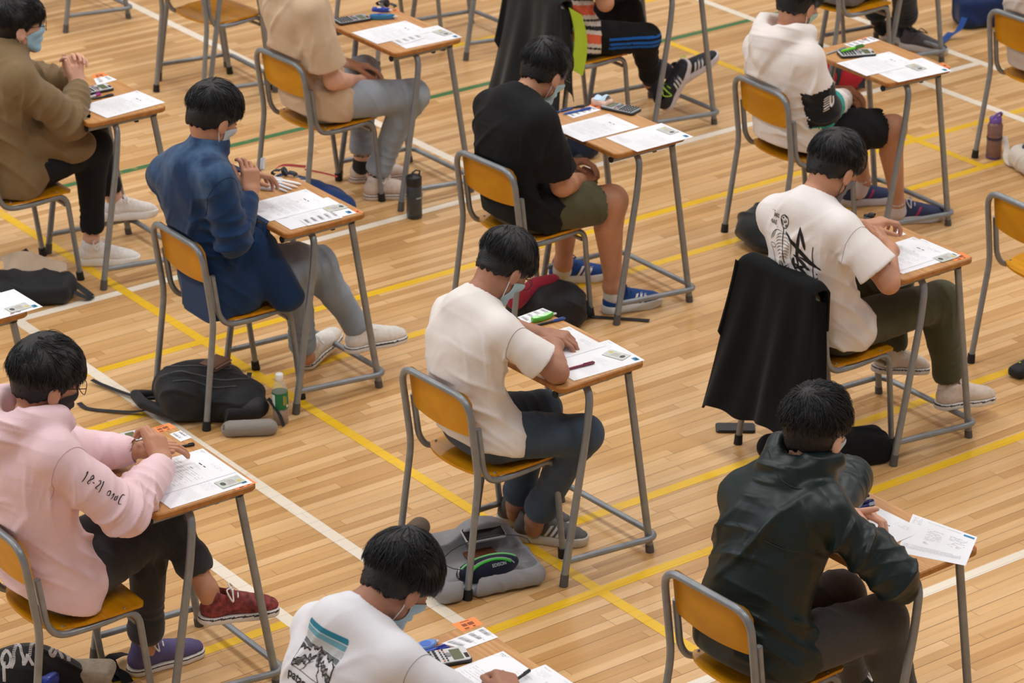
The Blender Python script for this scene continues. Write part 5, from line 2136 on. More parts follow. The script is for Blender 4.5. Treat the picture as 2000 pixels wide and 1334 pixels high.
OL = {
    'pink': [(330, 826), (345, 835), (306, 848), (291, 838)], 'mount': [(926, 1205), (944, 1219), (903, 1234), (882, 1219)],
    'wind': [(1663, 945), (1681, 956), (1673, 960), (1650, 947)], 'brown': [(201, 141), (213, 148), (184, 155), (178, 147)],
    'hood': [(1692, 72), (1703, 76), (1684, 82), (1672, 78)], 'olive': [(1878, 492), (1897, 502), (1867, 510), (1852, 504)],
    'denim': [(694, 408), (709, 415), (702, 418), (688, 412)], 'black': [(1157, 202), (1176, 211), (1168, 214), (1150, 206)], 'tan': [(772, 17), (781, 21), (768, 25), (762, 20)],
    'leftedge': [(48, 601), (54, 606), (12, 619), (8, 614)]}
for k, q in OL.items():
    quadsheet('seat_label', k, q, '', 'orange seat label stuck to the desktop of ' + DWHO[k], 'label', ORANGE, z=.0003)
quadsheet('seat_label', 'pink', [(482, 932), (502, 943), (462, 957), (448, 950)], '', 'orange seat label at the near front corner under the pink hoodie student\'s form', 'label', ORANGE, z=.0001)
quadsheet('seat_label', 'hood', [(1841, 122), (1857, 131), (1850, 134), (1834, 126)], '', 'orange seat label at the front corner of the white hoodie student\'s desk', 'label', ORANGE, z=.0001)
quadsheet('seat_label', 'wind', [(1899, 1062), (1908, 1068), (1895, 1075), (1888, 1070)], '', 'orange seat label peeking out under the curled sheet', 'label', ORANGE, z=.0001)


def idcard(k, p0, p1, z=.0022, flip=False):
    a, b = D(*p0), D(*p1)
    d = (b - a).normalized()
    n = Vector((-d.y, d.x, 0))
    c = (a + b) / 2
    m = MB()
    T = Matrix.Translation((c.x, c.y, DZ + z)) @ Matrix((d, n, Vector((0, 0, 1)))).transposed().to_4x4()
    m.slab(rrect(.0856, .054, .003, 3), 0, .0008, 0, T)
    o = m.build('identity_card', mat('card_plastic', (196, 202, 196), .4, noise=.12, nscale=60))
    setp(o, 'small grey green identity card on the papers of ' + DWHO[k], 'card')
    f = MB()
    f.slab([(.026 + .009 * math.cos(t), .0 + .012 * math.sin(t)) for t in [i * PI / 6 for i in range(12)]], .0009, .0010, 0, T)
    f.slab([(-.028 + .008 * math.cos(t), .01 + .008 * math.sin(t)) for t in [i * PI / 6 for i in range(12)]], .0009, .0010, 1, T)
    for i in range(5):
        f.box((-.002, .012 - i * .006, .00095), (.026, .0012, .0001), 2, M=None) if False else f.slab([(-.015, .011 - i * .006), (.012, .011 - i * .006), (.012, .0125 - i * .006), (-.015, .0125 - i * .006)], .0009, .001, 2, T)
    f.build('card_print', [mat('portrait_grey', (84, 84, 84), .7), mat('crest_yellow', (206, 188, 110), .7), mat('rose_print', (168, 130, 136), .7)], o, None, True)


idcard('white', (1181, 688), (1226, 701))
idcard('pink', (474, 934), (424, 951))
idcard('wind', (1805, 1053), (1864, 1075))
idcard('black', (1288, 250), (1320, 262))
idcard('tan', (848, 59), (880, 70))
idcard('hood', (1776, 127), (1802, 137))
idcard('olive', (1866, 498), (1828, 510))
idcard('denim', (634, 412), (676, 402))
idcard('leftedge', (56, 596), (16, 608))

CALC = {}


def calculator(k, p0, p1, dark=False, label=None, zz=0.0):
    """p0 = keypad end, p1 = screen end of the axis"""
    a, b = D(*p0), D(*p1)
    d = (b - a).normalized()
    c = b - d * .082
    rz = math.atan2(d.y, d.x)
    t = thing('calculator', label or ('scientific calculator on the desk of ' + DWHO[k]), 'calculator', (c.x, c.y, DZ + zz), rz, 'scientific calculators')
    face = mat('calculator_face_dark', (160, 163, 168), .4, .2) if dark else mat('calculator_face', (206, 208, 212), .4, .1)
    m = MB()
    m.slab(rrect(.164, .080, .012, 5), 0, .010, 0, None, .002)
    m.build('back_shell', mat('calculator_shell', (26, 27, 30), .4), t)
    m = MB()
    m.slab(rrect(.158, .075, .010, 5), .0101, .0145, 0, None, .0015)
    m.build('front_panel', face, t)
    m = MB()
    m.slab(rrect(.030, .058, .002, 2, .044, -.003), .0146, .0152, 0)
    m.build('display', mat('lcd_glass', (96, 104, 74), .25), t)
    m = MB()
    m.slab(rrect(.011, .026, .001, 2, .070, -.016), .0146, .0152, 0)
    m.build('solar_cell', mat('solar_cell_dark', (44, 26, 26), .2), t)
    km = MB()
    for r in range(5):
        for q in range(6 if r > 3 else 5):
            nq = 6 if r > 3 else 5
            x = -.068 + r * .0135
            y = -.030 + q * (.060 / (nq - 1))
            km.slab(rrect(.0085, .0085, .003, 2, x, y), .0146, .0175, 0)
    for r in range(2):
        for q in range(6):
            km.slab(rrect(.005, .007, .002, 2, .002 + r * .010, -.030 + q * .012), .0146, .0165, 0 if (r + q) % 5 else 1)
    km.slab([(.021 + .008 * math.cos(t_), .0 + .011 * math.sin(t_)) for t_ in [i * PI / 8 for i in range(16)]], .0146, .0166, 2)
    km.build('keys', [mat('calculator_keys', (40, 42, 46), .5), mat('orange_key', (214, 120, 84), .5), mat('grey_key', (130, 132, 138), .5)], t)


calculator('tan', (655, 47), (719, 36), True)
calculator('black', (1248, 223), (1181, 208), True)
calculator('hood', (1637, 110), (1707, 105))
calculator('pink', (217, 868), (279, 854))
calculator('brown', (177, 180), (216, 172))
calculator('wind', (1610, 968), (1672, 951))
calculator('mount', (823, 1297), (916, 1281))
calculator('denim', (452, 381), (484, 369))
calculator('white', (990, 664), (1033, 653))


def pen(k, a, b, cols, label, r=.0045, z=.0, cat='pen', kind='pen', name='pen'):
    A, B = D(*a, DZ + z), D(*b, DZ + z)
    d = (B - A)
    L = d.length
    d.normalize()
    c = A
    t = thing(name, label, cat, (A.x, A.y, DZ + z), math.atan2(d.y, d.x))
    m0 = mat('pen_%d_%d_%d' % cols[0], cols[0], .3)
    m1 = mat('pen_%d_%d_%d' % cols[1], cols[1], .3)
    Mx = Matrix.Translation((0, 0, r)) @ Matrix.Rotation(R(90), 4, 'Y')
    m = MB()
    m.lathe([(r * .25, 0), (r * .8, L * .08), (r, L * .14), (r, L * .62)], 12, 0, Mx)
    m.build('barrel', m0, t)
    m = MB()
    m.lathe([(r * 1.08, L * .60), (r * 1.1, L * .62), (r * 1.1, L * .97), (r * .8, L)], 12, 0, Mx)
    m.build('cap', m1, t)
    m = MB()
    m.box((L * .80, 0, r * 2.35), (L * .30, r * .8, r * .35))
    m.box((L * .94, 0, r * 2.1), (L * .03, r * .8, r * .6))
    m.build('clip', m1, t)


pen('white', (1042, 639), (1104, 624), ((40, 44, 56), (30, 72, 150)), 'blue and black pen beside the green tape on the middle desk')
pen('white', (1099, 726), (1161, 710), ((122, 44, 66), (122, 44, 66)), 'maroon pen lying on the form of the cream tee student', z=.002)
pen('pink', (345, 876), (380, 870), ((36, 38, 40), (36, 38, 40)), 'dark grey pen behind the hands of the pink hoodie student')
pen('black', (1094, 216), (1142, 209), ((30, 32, 40), (30, 32, 40)), 'black pen, farthest of three pens before the black tee student')
pen('black', (1084, 222), (1118, 214), ((36, 60, 130), (36, 60, 130)), 'navy pen at the left end of the three on the tissue pack desk')
pen('black', (1099, 225), (1154, 213), ((40, 96, 180), (30, 70, 160)), 'blue pen with white grip on the slip near the black tee student', z=.001)
pen('denim', (589, 363), (532, 351), ((236, 236, 236), (240, 240, 238)), 'white capped marker nearest the round watch', .006, name='marker', cat='marker')
pen('denim', (582, 369), (530, 355), ((236, 214, 204), (240, 240, 238)), 'white marker with a salmon tip, second from the watch', .006, name='marker', cat='marker')
pen('denim', (571, 373), (527, 357), ((220, 224, 232), (30, 70, 170)), 'blue capped pen among the white markers', .005)
pen('denim', (561, 377), (524, 363), ((200, 206, 216), (210, 214, 220)), 'clear pen nearest the question paper of the denim shirt student', .005)
pen('brown', (178, 196), (222, 187), ((38, 42, 46), (38, 42, 46)), 'dark pen along the paper of the olive brown jacket student')
pen('brown', (172, 194), (196, 186), ((206, 204, 216), (170, 60, 150)), 'white marker with a magenta band before the olive brown jacket student', .006, name='marker', cat='marker')
pen('hood', (1642, 103), (1687, 92), ((110, 216, 40), (70, 130, 40)), 'bright green highlighter lying on the calculator', .0065, z=.0146 + .003, name='highlighter', cat='highlighter')
pen('hood', (1613, 108), (1652, 95), ((168, 172, 172), (150, 156, 158)), 'clear grey pen left of the green highlighter', .0045)
pen('wind', (1670, 989), (1706, 980), ((28, 44, 120), (24, 40, 120)), 'navy pen, upper of two behind the windbreaker student\'s fingers')
pen('wind', (1678, 994), (1708, 986), ((36, 56, 140), (170, 180, 200)), 'navy pen with a silver end, lower of the two')
pen('wind', (1664, 980), (1697, 970), ((60, 34, 60), (60, 34, 60)), 'dark purple pen under the barcode slip', z=.0)
pen('mount', (817, 1281), (872, 1264), ((40, 96, 200), (24, 60, 170)), 'blue pen, farther of two beside the large calculator')
pen('mount', (820, 1285), (880, 1268), ((40, 96, 200), (24, 60, 170)), 'blue pen touching the large calculator')
pen('mount', (1000, 1336), (1035, 1312), ((30, 32, 36), (30, 32, 36)), 'dark pen held in the writing hand at the bottom edge', z=.012)


def tape(k, a, b, cols, label, w=.034, h=.018):
    A, B = D(*a), D(*b)
    d = B - A
    L = d.length
    t = thing('correction_tape', label, 'correction tape', (A.x, A.y, DZ), math.atan2(d.y, d.x))
    out = catmull([(0, -.3 * w, 0), (L * .25, -.5 * w, 0), (L * .62, -.42 * w, 0), (L * .86, -.12 * w, 0), (L * .86, .12 * w, 0), (L * .62, .42 * w, 0), (L * .25, .5 * w, 0), (0, .3 * w, 0)], 4)
    m = MB()
    m.slab([(p.x, p.y) for p in out], 0, h, 0, None, .003, smooth=True)
    m.build('case', mat('tape_case_%d_%d_%d' % cols[0], cols[0], .15, coat=.5), t)
    m = MB()
    m.slab([(L * .35 + .26 * w * 1.5 * math.cos(x), .36 * w * math.sin(x)) for x in [i * PI / 10 for i in range(20)]], h, h + .001)
    m.build('tape_window', mat('tape_window_%d_%d_%d' % cols[1], cols[1], .2), t)
    m = MB()
    m.tube([(L * .84, 0, h * .5), (L, 0, h * .4)], [.006, .004], 8)
    m.build('tip', mat('tape_tip', (224, 226, 230), .3), t)


tape('white', (1040, 630), (1086, 616), ((96, 196, 60), (190, 226, 180)), 'green correction tape beside the barcode slip on the middle desk', .03)
tape('tan', (722, 38), (777, 37), ((30, 120, 176), (40, 70, 170)), 'teal and blue correction tape behind the papers of the sand tee student', .03, .024)
tape('tan', (727, 22), (766, 24), ((36, 70, 180), (236, 214, 196)), 'smaller blue and white correction tape near the top edge', .028, .02)
tape('mount', (818, 1272), (856, 1256), ((120, 160, 226), (80, 120, 210)), 'clear blue correction tape beside the large calculator', .042, .016)
tape('denim', (505, 369), (536, 374), ((196, 198, 206), (220, 220, 226)), 'clear correction tape beside the raised hand of the denim shirt student', .024, .016)


def watch(px, py, label, r=.020, tilt=0.0, rz=0.3, z=0.0):
    c = D(px, py)
    t = thing('wrist_watch', label, 'watch', (c.x, c.y, DZ + z), rz)
    M = Matrix.Translation((0, 0, .016)) @ Matrix.Rotation(R(tilt), 4, 'Y')
    m = MB()
    m.lathe([(r * .9, -.006), (r, -.003), (r, .003), (r * .9, .006)], 24, 0, M)
    for a in range(12):
        m.box((r * .93 * math.cos(a * PI / 6), r * .93 * math.sin(a * PI / 6), 0), (.004, .004, .008), 0, M=None) if tilt == 0 else None
    m.build('case', mat('watch_case', (28, 28, 30), .35, .3), t)
    m = MB()
    m.lathe([(r * .78, .006), (r * .78, .0066)], 24, 0, M)
    m.build('dial', mat('watch_dial', (58, 60, 66), .2, .3, noise=.5, nscale=300), t)
    m = MB()
    for sg in (-1, 1):
        m.grid(lambda u, v: (sg * (r * .9 + .035 * math.sin(u * 2.4)), (v - .5) * .022 * (1 - .2 * u), .018 - .017 * (1 - math.cos(u * 2.6)) / 1.85), 8, 3, thick=.003, M=None)
    m.build('strap', mat('watch_strap', (24, 24, 26), .5), t)


watch(556, 344, 'black watch with a glittering dial standing on the marker desk', .019, 62, -.9, .004)
watch(1697, 430, 'chunky black watch beside the clasped hands of the skeleton tee student', .021, 18, .5)
watch(755, 14, 'black watch standing near the top edge on the correction tape desk', .020, 70, -1.2, .004)

# tissue pack
c = D(1176, 205)
t = thing('tissue_pack', 'small pastel tissue pack on the desk of the black tee student', 'tissues', (c.x, c.y, DZ), .25)
m = MB()
m.slab(rrect(.055, .085, .010, 5), 0, .028, 0, None, .004, smooth=True)
m.build('packet', mat('pastel_packet', (236, 196, 176), .35, noise=.25, nscale=30), t)
m = MB()
m.grid(lambda u, v: ((u - .5) * .05 + .004 * math.sin(v * 7), (v - .5) * .06, .029 + .022 * math.sin(u * PI) * (.6 + .4 * math.sin(v * 5 + 1))), 10, 10, thick=.002)
m.build('tissue', mat('blue_white_tissue', (190, 216, 236), .8), t)
# eraser in the raised fingers of the denim shirt student
er = MB()
er.box((0, 0, 0), (.05, .020, .012), bev=.002)
e = er.build('eraser', mat('translucent_eraser', (206, 206, 206), .35))
e.matrix_world = Matrix.Translation(P(513, 320, 9.10)) @ Matrix.Rotation(R(-62), 4, 'Y') @ Matrix.Rotation(R(30), 4, 'Z')
setp(e, 'pale eraser held up in the fingers of the denim shirt student', 'eraser')


# ================================================================== bags, bottles and coats
def blob(name, parts, m, parent, h=.006, folds_=(), base=.004, seed=1, label=None, relax_=2, flat=True):
    """parts: list of ('e'|'b'|'c'|'s..', args) in hall space"""
    lo, hi = [9e9] * 3, [-9e9] * 3
    for p in parts:
        pts = [(q[0], q[1]) for q in p[1]] if p[0] in 'cC' else [(p[1], max(p[2]))]
        for q, r in pts:
            for i in range(3):
                lo[i] = min(lo[i], q[i] - r * 1.3 - .03)
                hi[i] = max(hi[i], q[i] + r * 1.3 + .03)
    lo[2] = max(lo[2], -.02)
    sd = SDF(lo, hi, h)
    for p in parts:
        kw = p[3] if len(p) > 3 and p[0] not in 'cC' else (p[2] if p[0] in 'cC' and len(p) > 2 else {})
        if p[0] in 'cC':
            sd.chain(p[1], **kw)
        elif p[0] == 'e':
            sd.ell(p[1], p[2], **kw)
        elif p[0] == 'b':
            sd.box(p[1], p[2], **kw)
    if flat:
        sd.fn(lambda G: .001 - G[..., 2], 'i')
    V, F = sd.mesh()
    V = relax(V, F, relax_, .5)
    V = folds(V, vnormals(V, F), list(folds_), base, seed)
    if flat:
        V[:, 2] = np.maximum(V[:, 2], .001)
    return link(name, np_mesh(name, V, F, m), parent, label, True)


def hit(o, px, py):
    d = ray(px, py).normalized()
    h = bvh_of(o).ray_cast(Vector((0, 0, CAMH)), d, 40)
    return h[0], h[1]


def RZ(a):
    c, s = math.cos(R(a)), math.sin(R(a))
    return [[c, -s, 0], [s, c, 0], [0, 0, 1]]


def strap(pts, w, m, parent, t=.003, name='strap', up=(0, 0, 1)):
    """flat webbing along a smooth path"""
    P2 = catmull(pts, 6)
    mb = MB()
    n = len(P2)

    def f(u, v):
        i = min(int(round(u * (n - 1))), n - 1)
        a, b = P2[max(i - 1, 0)], P2[min(i + 1, n - 1)]
        d = (b - a).normalized()
        s = d.cross(Vector(up))
        s = s.normalized() if s.length > 1e-4 else Vector((1, 0, 0))
        return P2[i] + s * (v - .5) * w
    mb.grid(f, n - 1, 2, thick=-t)
    return mb.build(name, m, parent, None, True)


BLACKN = cloth('black_bag_nylon', (34, 35, 38), noise=.15, sheen=.05, rough=.6)
BLACKC = cloth('black_wool', (16, 17, 18), noise=.1, sheen=.03, rough=.95)
# ---- dark backpack beneath the denim shirt student
t = thing('backpack', 'bulging black backpack with loose straps beneath the denim shirt student\'s chair', 'backpack', (5.14, 9.02, 0))
Mb = RZ(-22)
blob('main_pocket', [('b', (5.16, 9.10, .075), (.18, .14, .075), dict(r=.07, k=.04, M=Mb)), ('e', (5.13, 9.12, .12), (.15, .12, .085), dict(k=.05)), ('e', (5.25, 8.98, .08), (.12, .09, .065), dict(k=.05)),
     ('c', [((5.06, 9.07, .06), .055), ((5.19, 8.95, .055), .052), ((5.29, 8.90, .05), .045)], dict(k=.03)), ('C', [((5.079, 8.939, 0), .024), ((5.135, 8.945, .42), .024)], dict(op='s', k=.02)),
     ('C', [((5.03, 8.87, 0), .05), ((5.08, 8.87, .3), .05)], dict(op='s', k=.03))], BLACKN, t, .007,
     [((5.13, 9.03, .16), .2, (.6, .8, .3), .075, .018), ((5.2, 8.9, .1), .15, (.3, 1, .6), .06, .010), ((5.0, 9.1, .1), .12, (1, .2, .5), .05, .008)], .006, 4)
bp_ = [c_ for c_ in C.objects if c_.parent == t][0]


def surf_line(o, pts, w, m, parent, name, z0=.5):
    bv = bvh_of(o)
    out = []
    for p in catmull([(a_, b_, 0) for a_, b_ in pts], 8):
        h = bv.ray_cast(Vector((p.x, p.y, z0)), Vector((0, 0, -1)), z0)
        if h[0]:
            out.append(h[0] + Vector((0, 0, w * .3)))
    mb = MB()
    if len(out) > 2:
        mb.tube(out, w, 6)
        mb.build(name, m, parent, None, True)


ZIPM = mat('dull_zip', (70, 70, 74), .45)
surf_line(bp_, [(5.01, 9.16), (5.07, 9.06), (5.18, 9.00), (5.29, 8.97), (5.32, 9.05)], .004, ZIPM, t, 'zip')
surf_line(bp_, [(5.05, 9.20), (5.10, 9.11), (5.20, 9.06), (5.28, 9.08), (5.24, 9.18), (5.12, 9.22)], .003, ZIPM, t, 'zip')
surf_line(bp_, [(5.02, 9.08), (5.12, 9.00), (5.22, 8.94)], .004, mat('pocket_piping', (58, 60, 66), .6), t, 'piping')
blob('front_pocket', [('b', (5.235, 8.925, .055), (.09, .05, .045), dict(r=.04, k=.03, M=RZ(-25))), ('e', (5.15, 9.10, .165), (.11, .08, .030), dict(k=.03))], mat('black_mesh_fabric', (44, 44, 48), .7, noise=.3, nscale=220), t, .006,
     [((5.17, 8.87, .08), .1, (1, .3, 1), .05, .006)], .004, 9)
strap([(5.02, 9.20, .06), (4.99, 9.34, .02), (4.95, 9.52, .012), (4.93, 9.58, .02)], .022, BLACKN, t)
strap([(4.98, 9.12, .06), (4.93, 9.22, .015), (4.86, 9.30, .008), (4.80, 9.38, .006), (4.80, 9.45, .004)], .022, BLACKN, t)
strap([(5.28, 9.05, .08), (5.36, 9.14, .05), (5.42, 9.20, .012), (5.46, 9.24, .03)], .020, BLACKN, t)
blob('shoulder_strap', [('c', [((5.05, 9.28, .03), .022, 1.2), ((4.97, 9.30, .045), .024, 1.2), ((4.95, 9.20, .05), .024, 1.2), ((5.0, 9.06, .04), .022, 1.2)], dict(k=.01))], BLACKN, t, .005)
strap([(5.17, 8.92, .09), (5.15, 8.90, .06), (5.13, 8.89, .03), (5.14, 8.88, .005)], .008, BLACKN, t, name='zip_pull')
strap([(5.30, 8.84, .11), (5.32, 8.80, .06), (5.33, 8.78, .005)], .022, BLACKN, t, name='side_buckle')
t = thing('wallet', 'brown leather wallet with cards lying on the black backpack', 'wallet', (5.215, 9.08, .183), R(20))
for i, (c_, z, dx) in enumerate((((82, 56, 44), 0, 0), ((150, 124, 116), .010, .004), ((108, 76, 60), .018, -.004))):
    m = MB()
    m.box((dx, 0, z + .004), (.10, .075, .008), bev=.0015)
    m.build('fold', mat('leather_%d' % i, c_, .5), t)
# ---- green tea bottle
t = thing('tea_bottle', 'small clear tea bottle with green label and white cap standing by the backpack', 'bottle', (5.345, 8.825, 0))
m = MB()
m.lathe([(.006, .001), (.028, .0), (.031, .006), (.031, .055), (.0295, .06), (.031, .065), (.031, .135), (.030, .145), (.022, .165), (.0135, .178), (.0125, .19)], 28)
m.build('bottle_shell', mat('clear_plastic', (226, 236, 230), .12, alpha=.22), t)
m = MB()
m.lathe([(.004, .004), (.0285, .004), (.029, .058), (.005, .059)], 24)
m.build('tea', mat('brown_tea', (142, 84, 38), .3, noise=.05), t)
m = MB()
m.lathe([(.0313, .066), (.0318, .07), (.0318, .130), (.0313, .134)], 28, cap=False)
m.build('label_sleeve', mat('green_label', (18, 112, 66), .5, noise=.08, nscale=30), t)
m = MB()
for a0, a1, z0, z1, mi in ((2.9, 3.5, .072, .128, 0), (4.55, 4.75, .085, .125, 1), (4.85, 5.0, .08, .12, 1), (5.5, 5.9, .098, .128, 0)):
    m.grid(lambda u, v: (.0323 * math.cos(a0 + (a1 - a0) * u), .0323 * math.sin(a0 + (a1 - a0) * u), z0 + (z1 - z0) * v), 6, 2, mi)
m.grid(lambda u, v: (.0325 * math.cos(5.15 + .2 * math.cos(u * 2 * PI) * v), .0325 * math.sin(5.15 + .2 * math.cos(u * 2 * PI) * v), .078 + .0065 * math.sin(u * 2 * PI) * v), 12, 2, 2)
m.build('label_marks', [mat('label_white', (222, 228, 222), .5), mat('label_gold', (176, 160, 80), .5), mat('label_dot', (200, 214, 206), .5)], t)
m = MB()
m.lathe([(.0145, .182), (.0155, .184), (.0155, .205), (.0135, .209), (.001, .2095)], 24)
m.build('cap', mat('white_cap', (236, 238, 236), .4), t)
# ---- grey pencil case
t = thing('pencil_case', 'grey cylindrical pencil case on the floor beside the tea bottle', 'pencil case', (5.19, 8.80, 0))
a, b = PZ(446, 838, .028), PZ(528, 834, .028)
blob('pouch', [('c', [(a, .028), (b, .028)], dict(k=.01)), ('b', (a + b) / 2, (.085, .024, .024), dict(r=.015, k=.02, M=RZ(math.degrees(math.atan2((b - a).y, (b - a).x)))))], cloth('taupe_fabric', (142, 136, 130), noise=.05), t, .004, [((a + b) / 2, .1, (1, 0, .3), .05, .004)], .002, 3)
d = (b - a).normalized()
m = MB()
m.tube([a + Vector((0, 0, .027)), b + Vector((0, 0, .027))], .0018, 6)
m.tube([a + Vector((-.02, 0, .024)), a + Vector((-.028, -.01, .01))], .003, 6)
m.build('zip', mat('zip_grey', (90, 88, 86), .5), t, None, True)
# ---- open grey backpack beneath the middle chair
GR = cloth('grey_canvas', (146, 146, 150), noise=.05, rough=.8)
t = thing('backpack', 'open grey canvas backpack lying beneath the middle chair', 'backpack', (5.22, 7.34, 0))
sd = SDF((4.85, 6.95, -.01), (5.60, 7.85, .30), .0060)
sd.box((5.22, 7.34, .042), (.205, .155, .042), .04, .02, M=RZ(-14))
sd.box((5.25, 7.50, .035), (.17, .12, .035), .03, .04, M=RZ(-14))
sd.ell((5.33, 7.47, .075), (.11, .10, .06), .04)
sd.box((5.225, 7.345, .105), (.180, .130, .085), .045, .008, M=RZ(-14), op='s')
for dx_, dy_ in ((0, 0), (-.02, -.03), (-.04, -.06), (-.07, -.09)):
    sd.chain([((5.104 + dx_, 7.236 + dy_, 0), .024), ((5.16 + dx_, 7.245 + dy_, .42), .024)], .012, op='s')
sd.ell((5.12, 7.20, .13), (.12, .06, .04), .02, op='s', M=RZ(-14))
sd.fn(lambda G: .001 - G[..., 2], 'i')
V, F = sd.mesh()
V = relax(V, F, 2)
V = folds(V, vnormals(V, F), [((5.3, 7.3, .08), .12, (.7, .5, 1), .05, .008), ((5.15, 7.18, .05), .12, (1, .2, .3), .06, .007), ((5.24, 7.5, .08), .16, (.8, .5, .2), .08, .006)], .005, 6)
V[:, 2] = np.maximum(V[:, 2], .001)
link('main_pocket', np_mesh('bag', V, F, GR), t, None, True)
blob('back_panel', [('c', [((5.04, 7.44, .05), .045, 1.0), ((5.10, 7.62, .05), .045, 1.0), ((5.22, 7.70, .05), .04, 1.0)], dict(k=.03))], cloth('brown_lining', (98, 80, 64), noise=.05), t, .006, [((5.1, 7.6, .07), .15, (1, .4, 0), .06, .006)], .004, 8)
m = MB()
m.tube([(5.08 + .17 * (1 - math.cos(x)) - .02, 7.30 + .10 * math.sin(x), .118) for x in [i * PI / 10 - .6 for i in range(14)]], .0022, 6)
m.build('zip', mat('zip_dark', (60, 60, 62), .5), t, None, True)
bagm = [o_ for o_ in C.objects if o_.name.startswith('main_pocket')][-1]


def rest_on(o, px, py, rz):
    p, n = hit(o, px, py)
    if n.z < 0:
        n = -n
    q = Quaternion((0, 0, 1), R(rz))
    return p, q


p_, q_ = rest_on(bagm, 945, 1046, -14)
t = thing('mobile_phone', 'black mobile phone in a clear case lying in the open grey backpack', 'phone', p_ + Vector((-.01, -.01, .012)))
t.rotation_euler = (R(14), 0, R(-14))
m = MB()
m.slab(rrect(.150, .078, .012, 5), 0, .010, 0, None, .002)
m.build('case', mat('clear_case', (176, 176, 172), .25), t)
m = MB()
m.slab(rrect(.143, .070, .010, 5), .0101, .0112)
m.build('screen', mat('black_glass', (12, 12, 14), .32, spec=.3), t)
p_, q_ = rest_on(bagm, 938, 1088, -10)
t = thing('wallet', 'reddish brown leather wallet under the phone in the grey backpack', 'wallet', p_ + Vector((0, 0, .006)))
t.rotation_euler = q_.to_euler()
m = MB()
m.box((0, 0, .006), (.11, .07, .012), bev=.002)
m.build('leather_cover', mat('russet_leather', (118, 68, 48), .5, noise=.1), t)
m = MB()
m.tube([(-.054, -.035, .0125), (.054, -.035, .0125)], .0012, 6)
m.build('stitched_edge', mat('wallet_edge', (80, 44, 32), .6), t)
a, b = PZ(898, 1128, .045), PZ(1006, 1100, .045)
cc = (a + b) / 2
t = thing('pencil_case', 'navy pencil case with bright green trim inside the grey backpack', 'pencil case', (cc.x, cc.y, .02))
an = math.degrees(math.atan2((b - a).y, (b - a).x))
dd = (b - a).normalized()
nn = Vector((-dd.y, dd.x, 0))
pc = blob('case_body', [('e', cc + Vector((0, 0, .01)), ((b - a).length * .56, .040, .045), dict(M=[list(r) for r in Matrix((dd, nn, Vector((0, 0, 1)))).transposed()]))], cloth('navy_case', (34, 36, 58), noise=.03), t, .004, (), .001, 2, flat=False)
for off, zz, col, w in ((-.006, 0, (120, 206, 128), .004), (-.026, 0, (160, 170, 160), .003), (-.030, 0, (60, 190, 60), .005)):
    pts = []
    bv = bvh_of(pc)
    for i in range(15):
        p = cc + dd * ((i / 14 - .5) * (b - a).length * .98) + nn * (off * (1.0 if off > -.01 else 1.1) + .012 * math.sin(i / 14 * PI)) + Vector((0, 0, .15))
        h = bv.ray_cast(p, Vector((0, 0, -1)), .3)
        if h[0]:
            pts.append(h[0] + Vector((0, 0, .001)))
    m = MB()
    if len(pts) > 2:
        m.tube(pts, w, 6)
        m.build('piping', mat('piping_%d_%d' % (col[0], col[1]), col, .5), t, None, True)
m = MB()
m.tube([a + Vector((0, 0, .035)), a + Vector((-.012, -.008, .022)), a + Vector((-.012, -.012, .008))], .004, 6)
m.build('zip_pull', mat('chrome_pull', (200, 200, 200), .2, .9), t, None, True)
dc = Decal(pc, cc + Vector((0, 0, .03)) - nn * .02, dd, (nn * .6 + Vector((0, 0, .8))), .2)
dc.text('EDISON', .016, .0, -.012, bold=.0006)
dc.build('case_lettering', mat('case_letter', (190, 196, 190), .5), t)
# ---- black and red bag behind the middle desk
t = thing('backpack', 'black and crimson bag slumped beneath the black tee student\'s chair', 'backpack', (6.76, 8.95, 0))
blob('main_pocket', [('b', (6.78, 8.94, .08), (.11, .10, .08), dict(r=.06, k=.03, M=RZ(-25))), ('c', [((6.66, 9.05, .06), .06), ((6.80, 8.94, .11), .07)], dict(k=.04))], BLACKN, t, .006, [((6.78, 8.92, .1), .14, (1, .3, .8), .08, .010)], .005, 3)
blob('crimson_panel', [('c', [((6.62, 9.02, .12), .04), ((6.72, 9.02, .165), .035), ((6.80, 9.0, .17), .03)], dict(k=.02))], cloth('crimson_nylon', (150, 36, 56)), t, .005)
strap([(6.88, 8.90, .03), (6.94, 8.90, .006), (7.02, 8.82, .004), (7.10, 8.73, .006)], .028, BLACKN, t)
strap([(6.86, 8.92, .13), (6.91, 8.93, .09), (6.92, 8.91, .03), (6.89, 8.9, .01)], .024, BLACKN, t)
# ---- round black drawstring bag
t = thing('drawstring_bag', 'round black drawstring bag on the floor behind the skeleton tee student', 'bag', (8.03, 9.12, 0))
blob('bag_body', [('e', (8.05, 9.10, .085), (.13, .12, .10), dict(k=.03)), ('e', (8.07, 9.02, .05), (.14, .10, .05), dict(k=.05))], cloth('black_ripstop', (26, 30, 32), rough=.55), t, .006, [((8.03, 9.1, .12), .18, (.8, .5, .9), .075, .014)], .006, 5)
strap([(7.98, 9.14, .12), (7.96, 9.12, .10), (7.97, 9.08, .12)], .008, mat('strap_tab', (176, 176, 170), .5), t, name='tab')
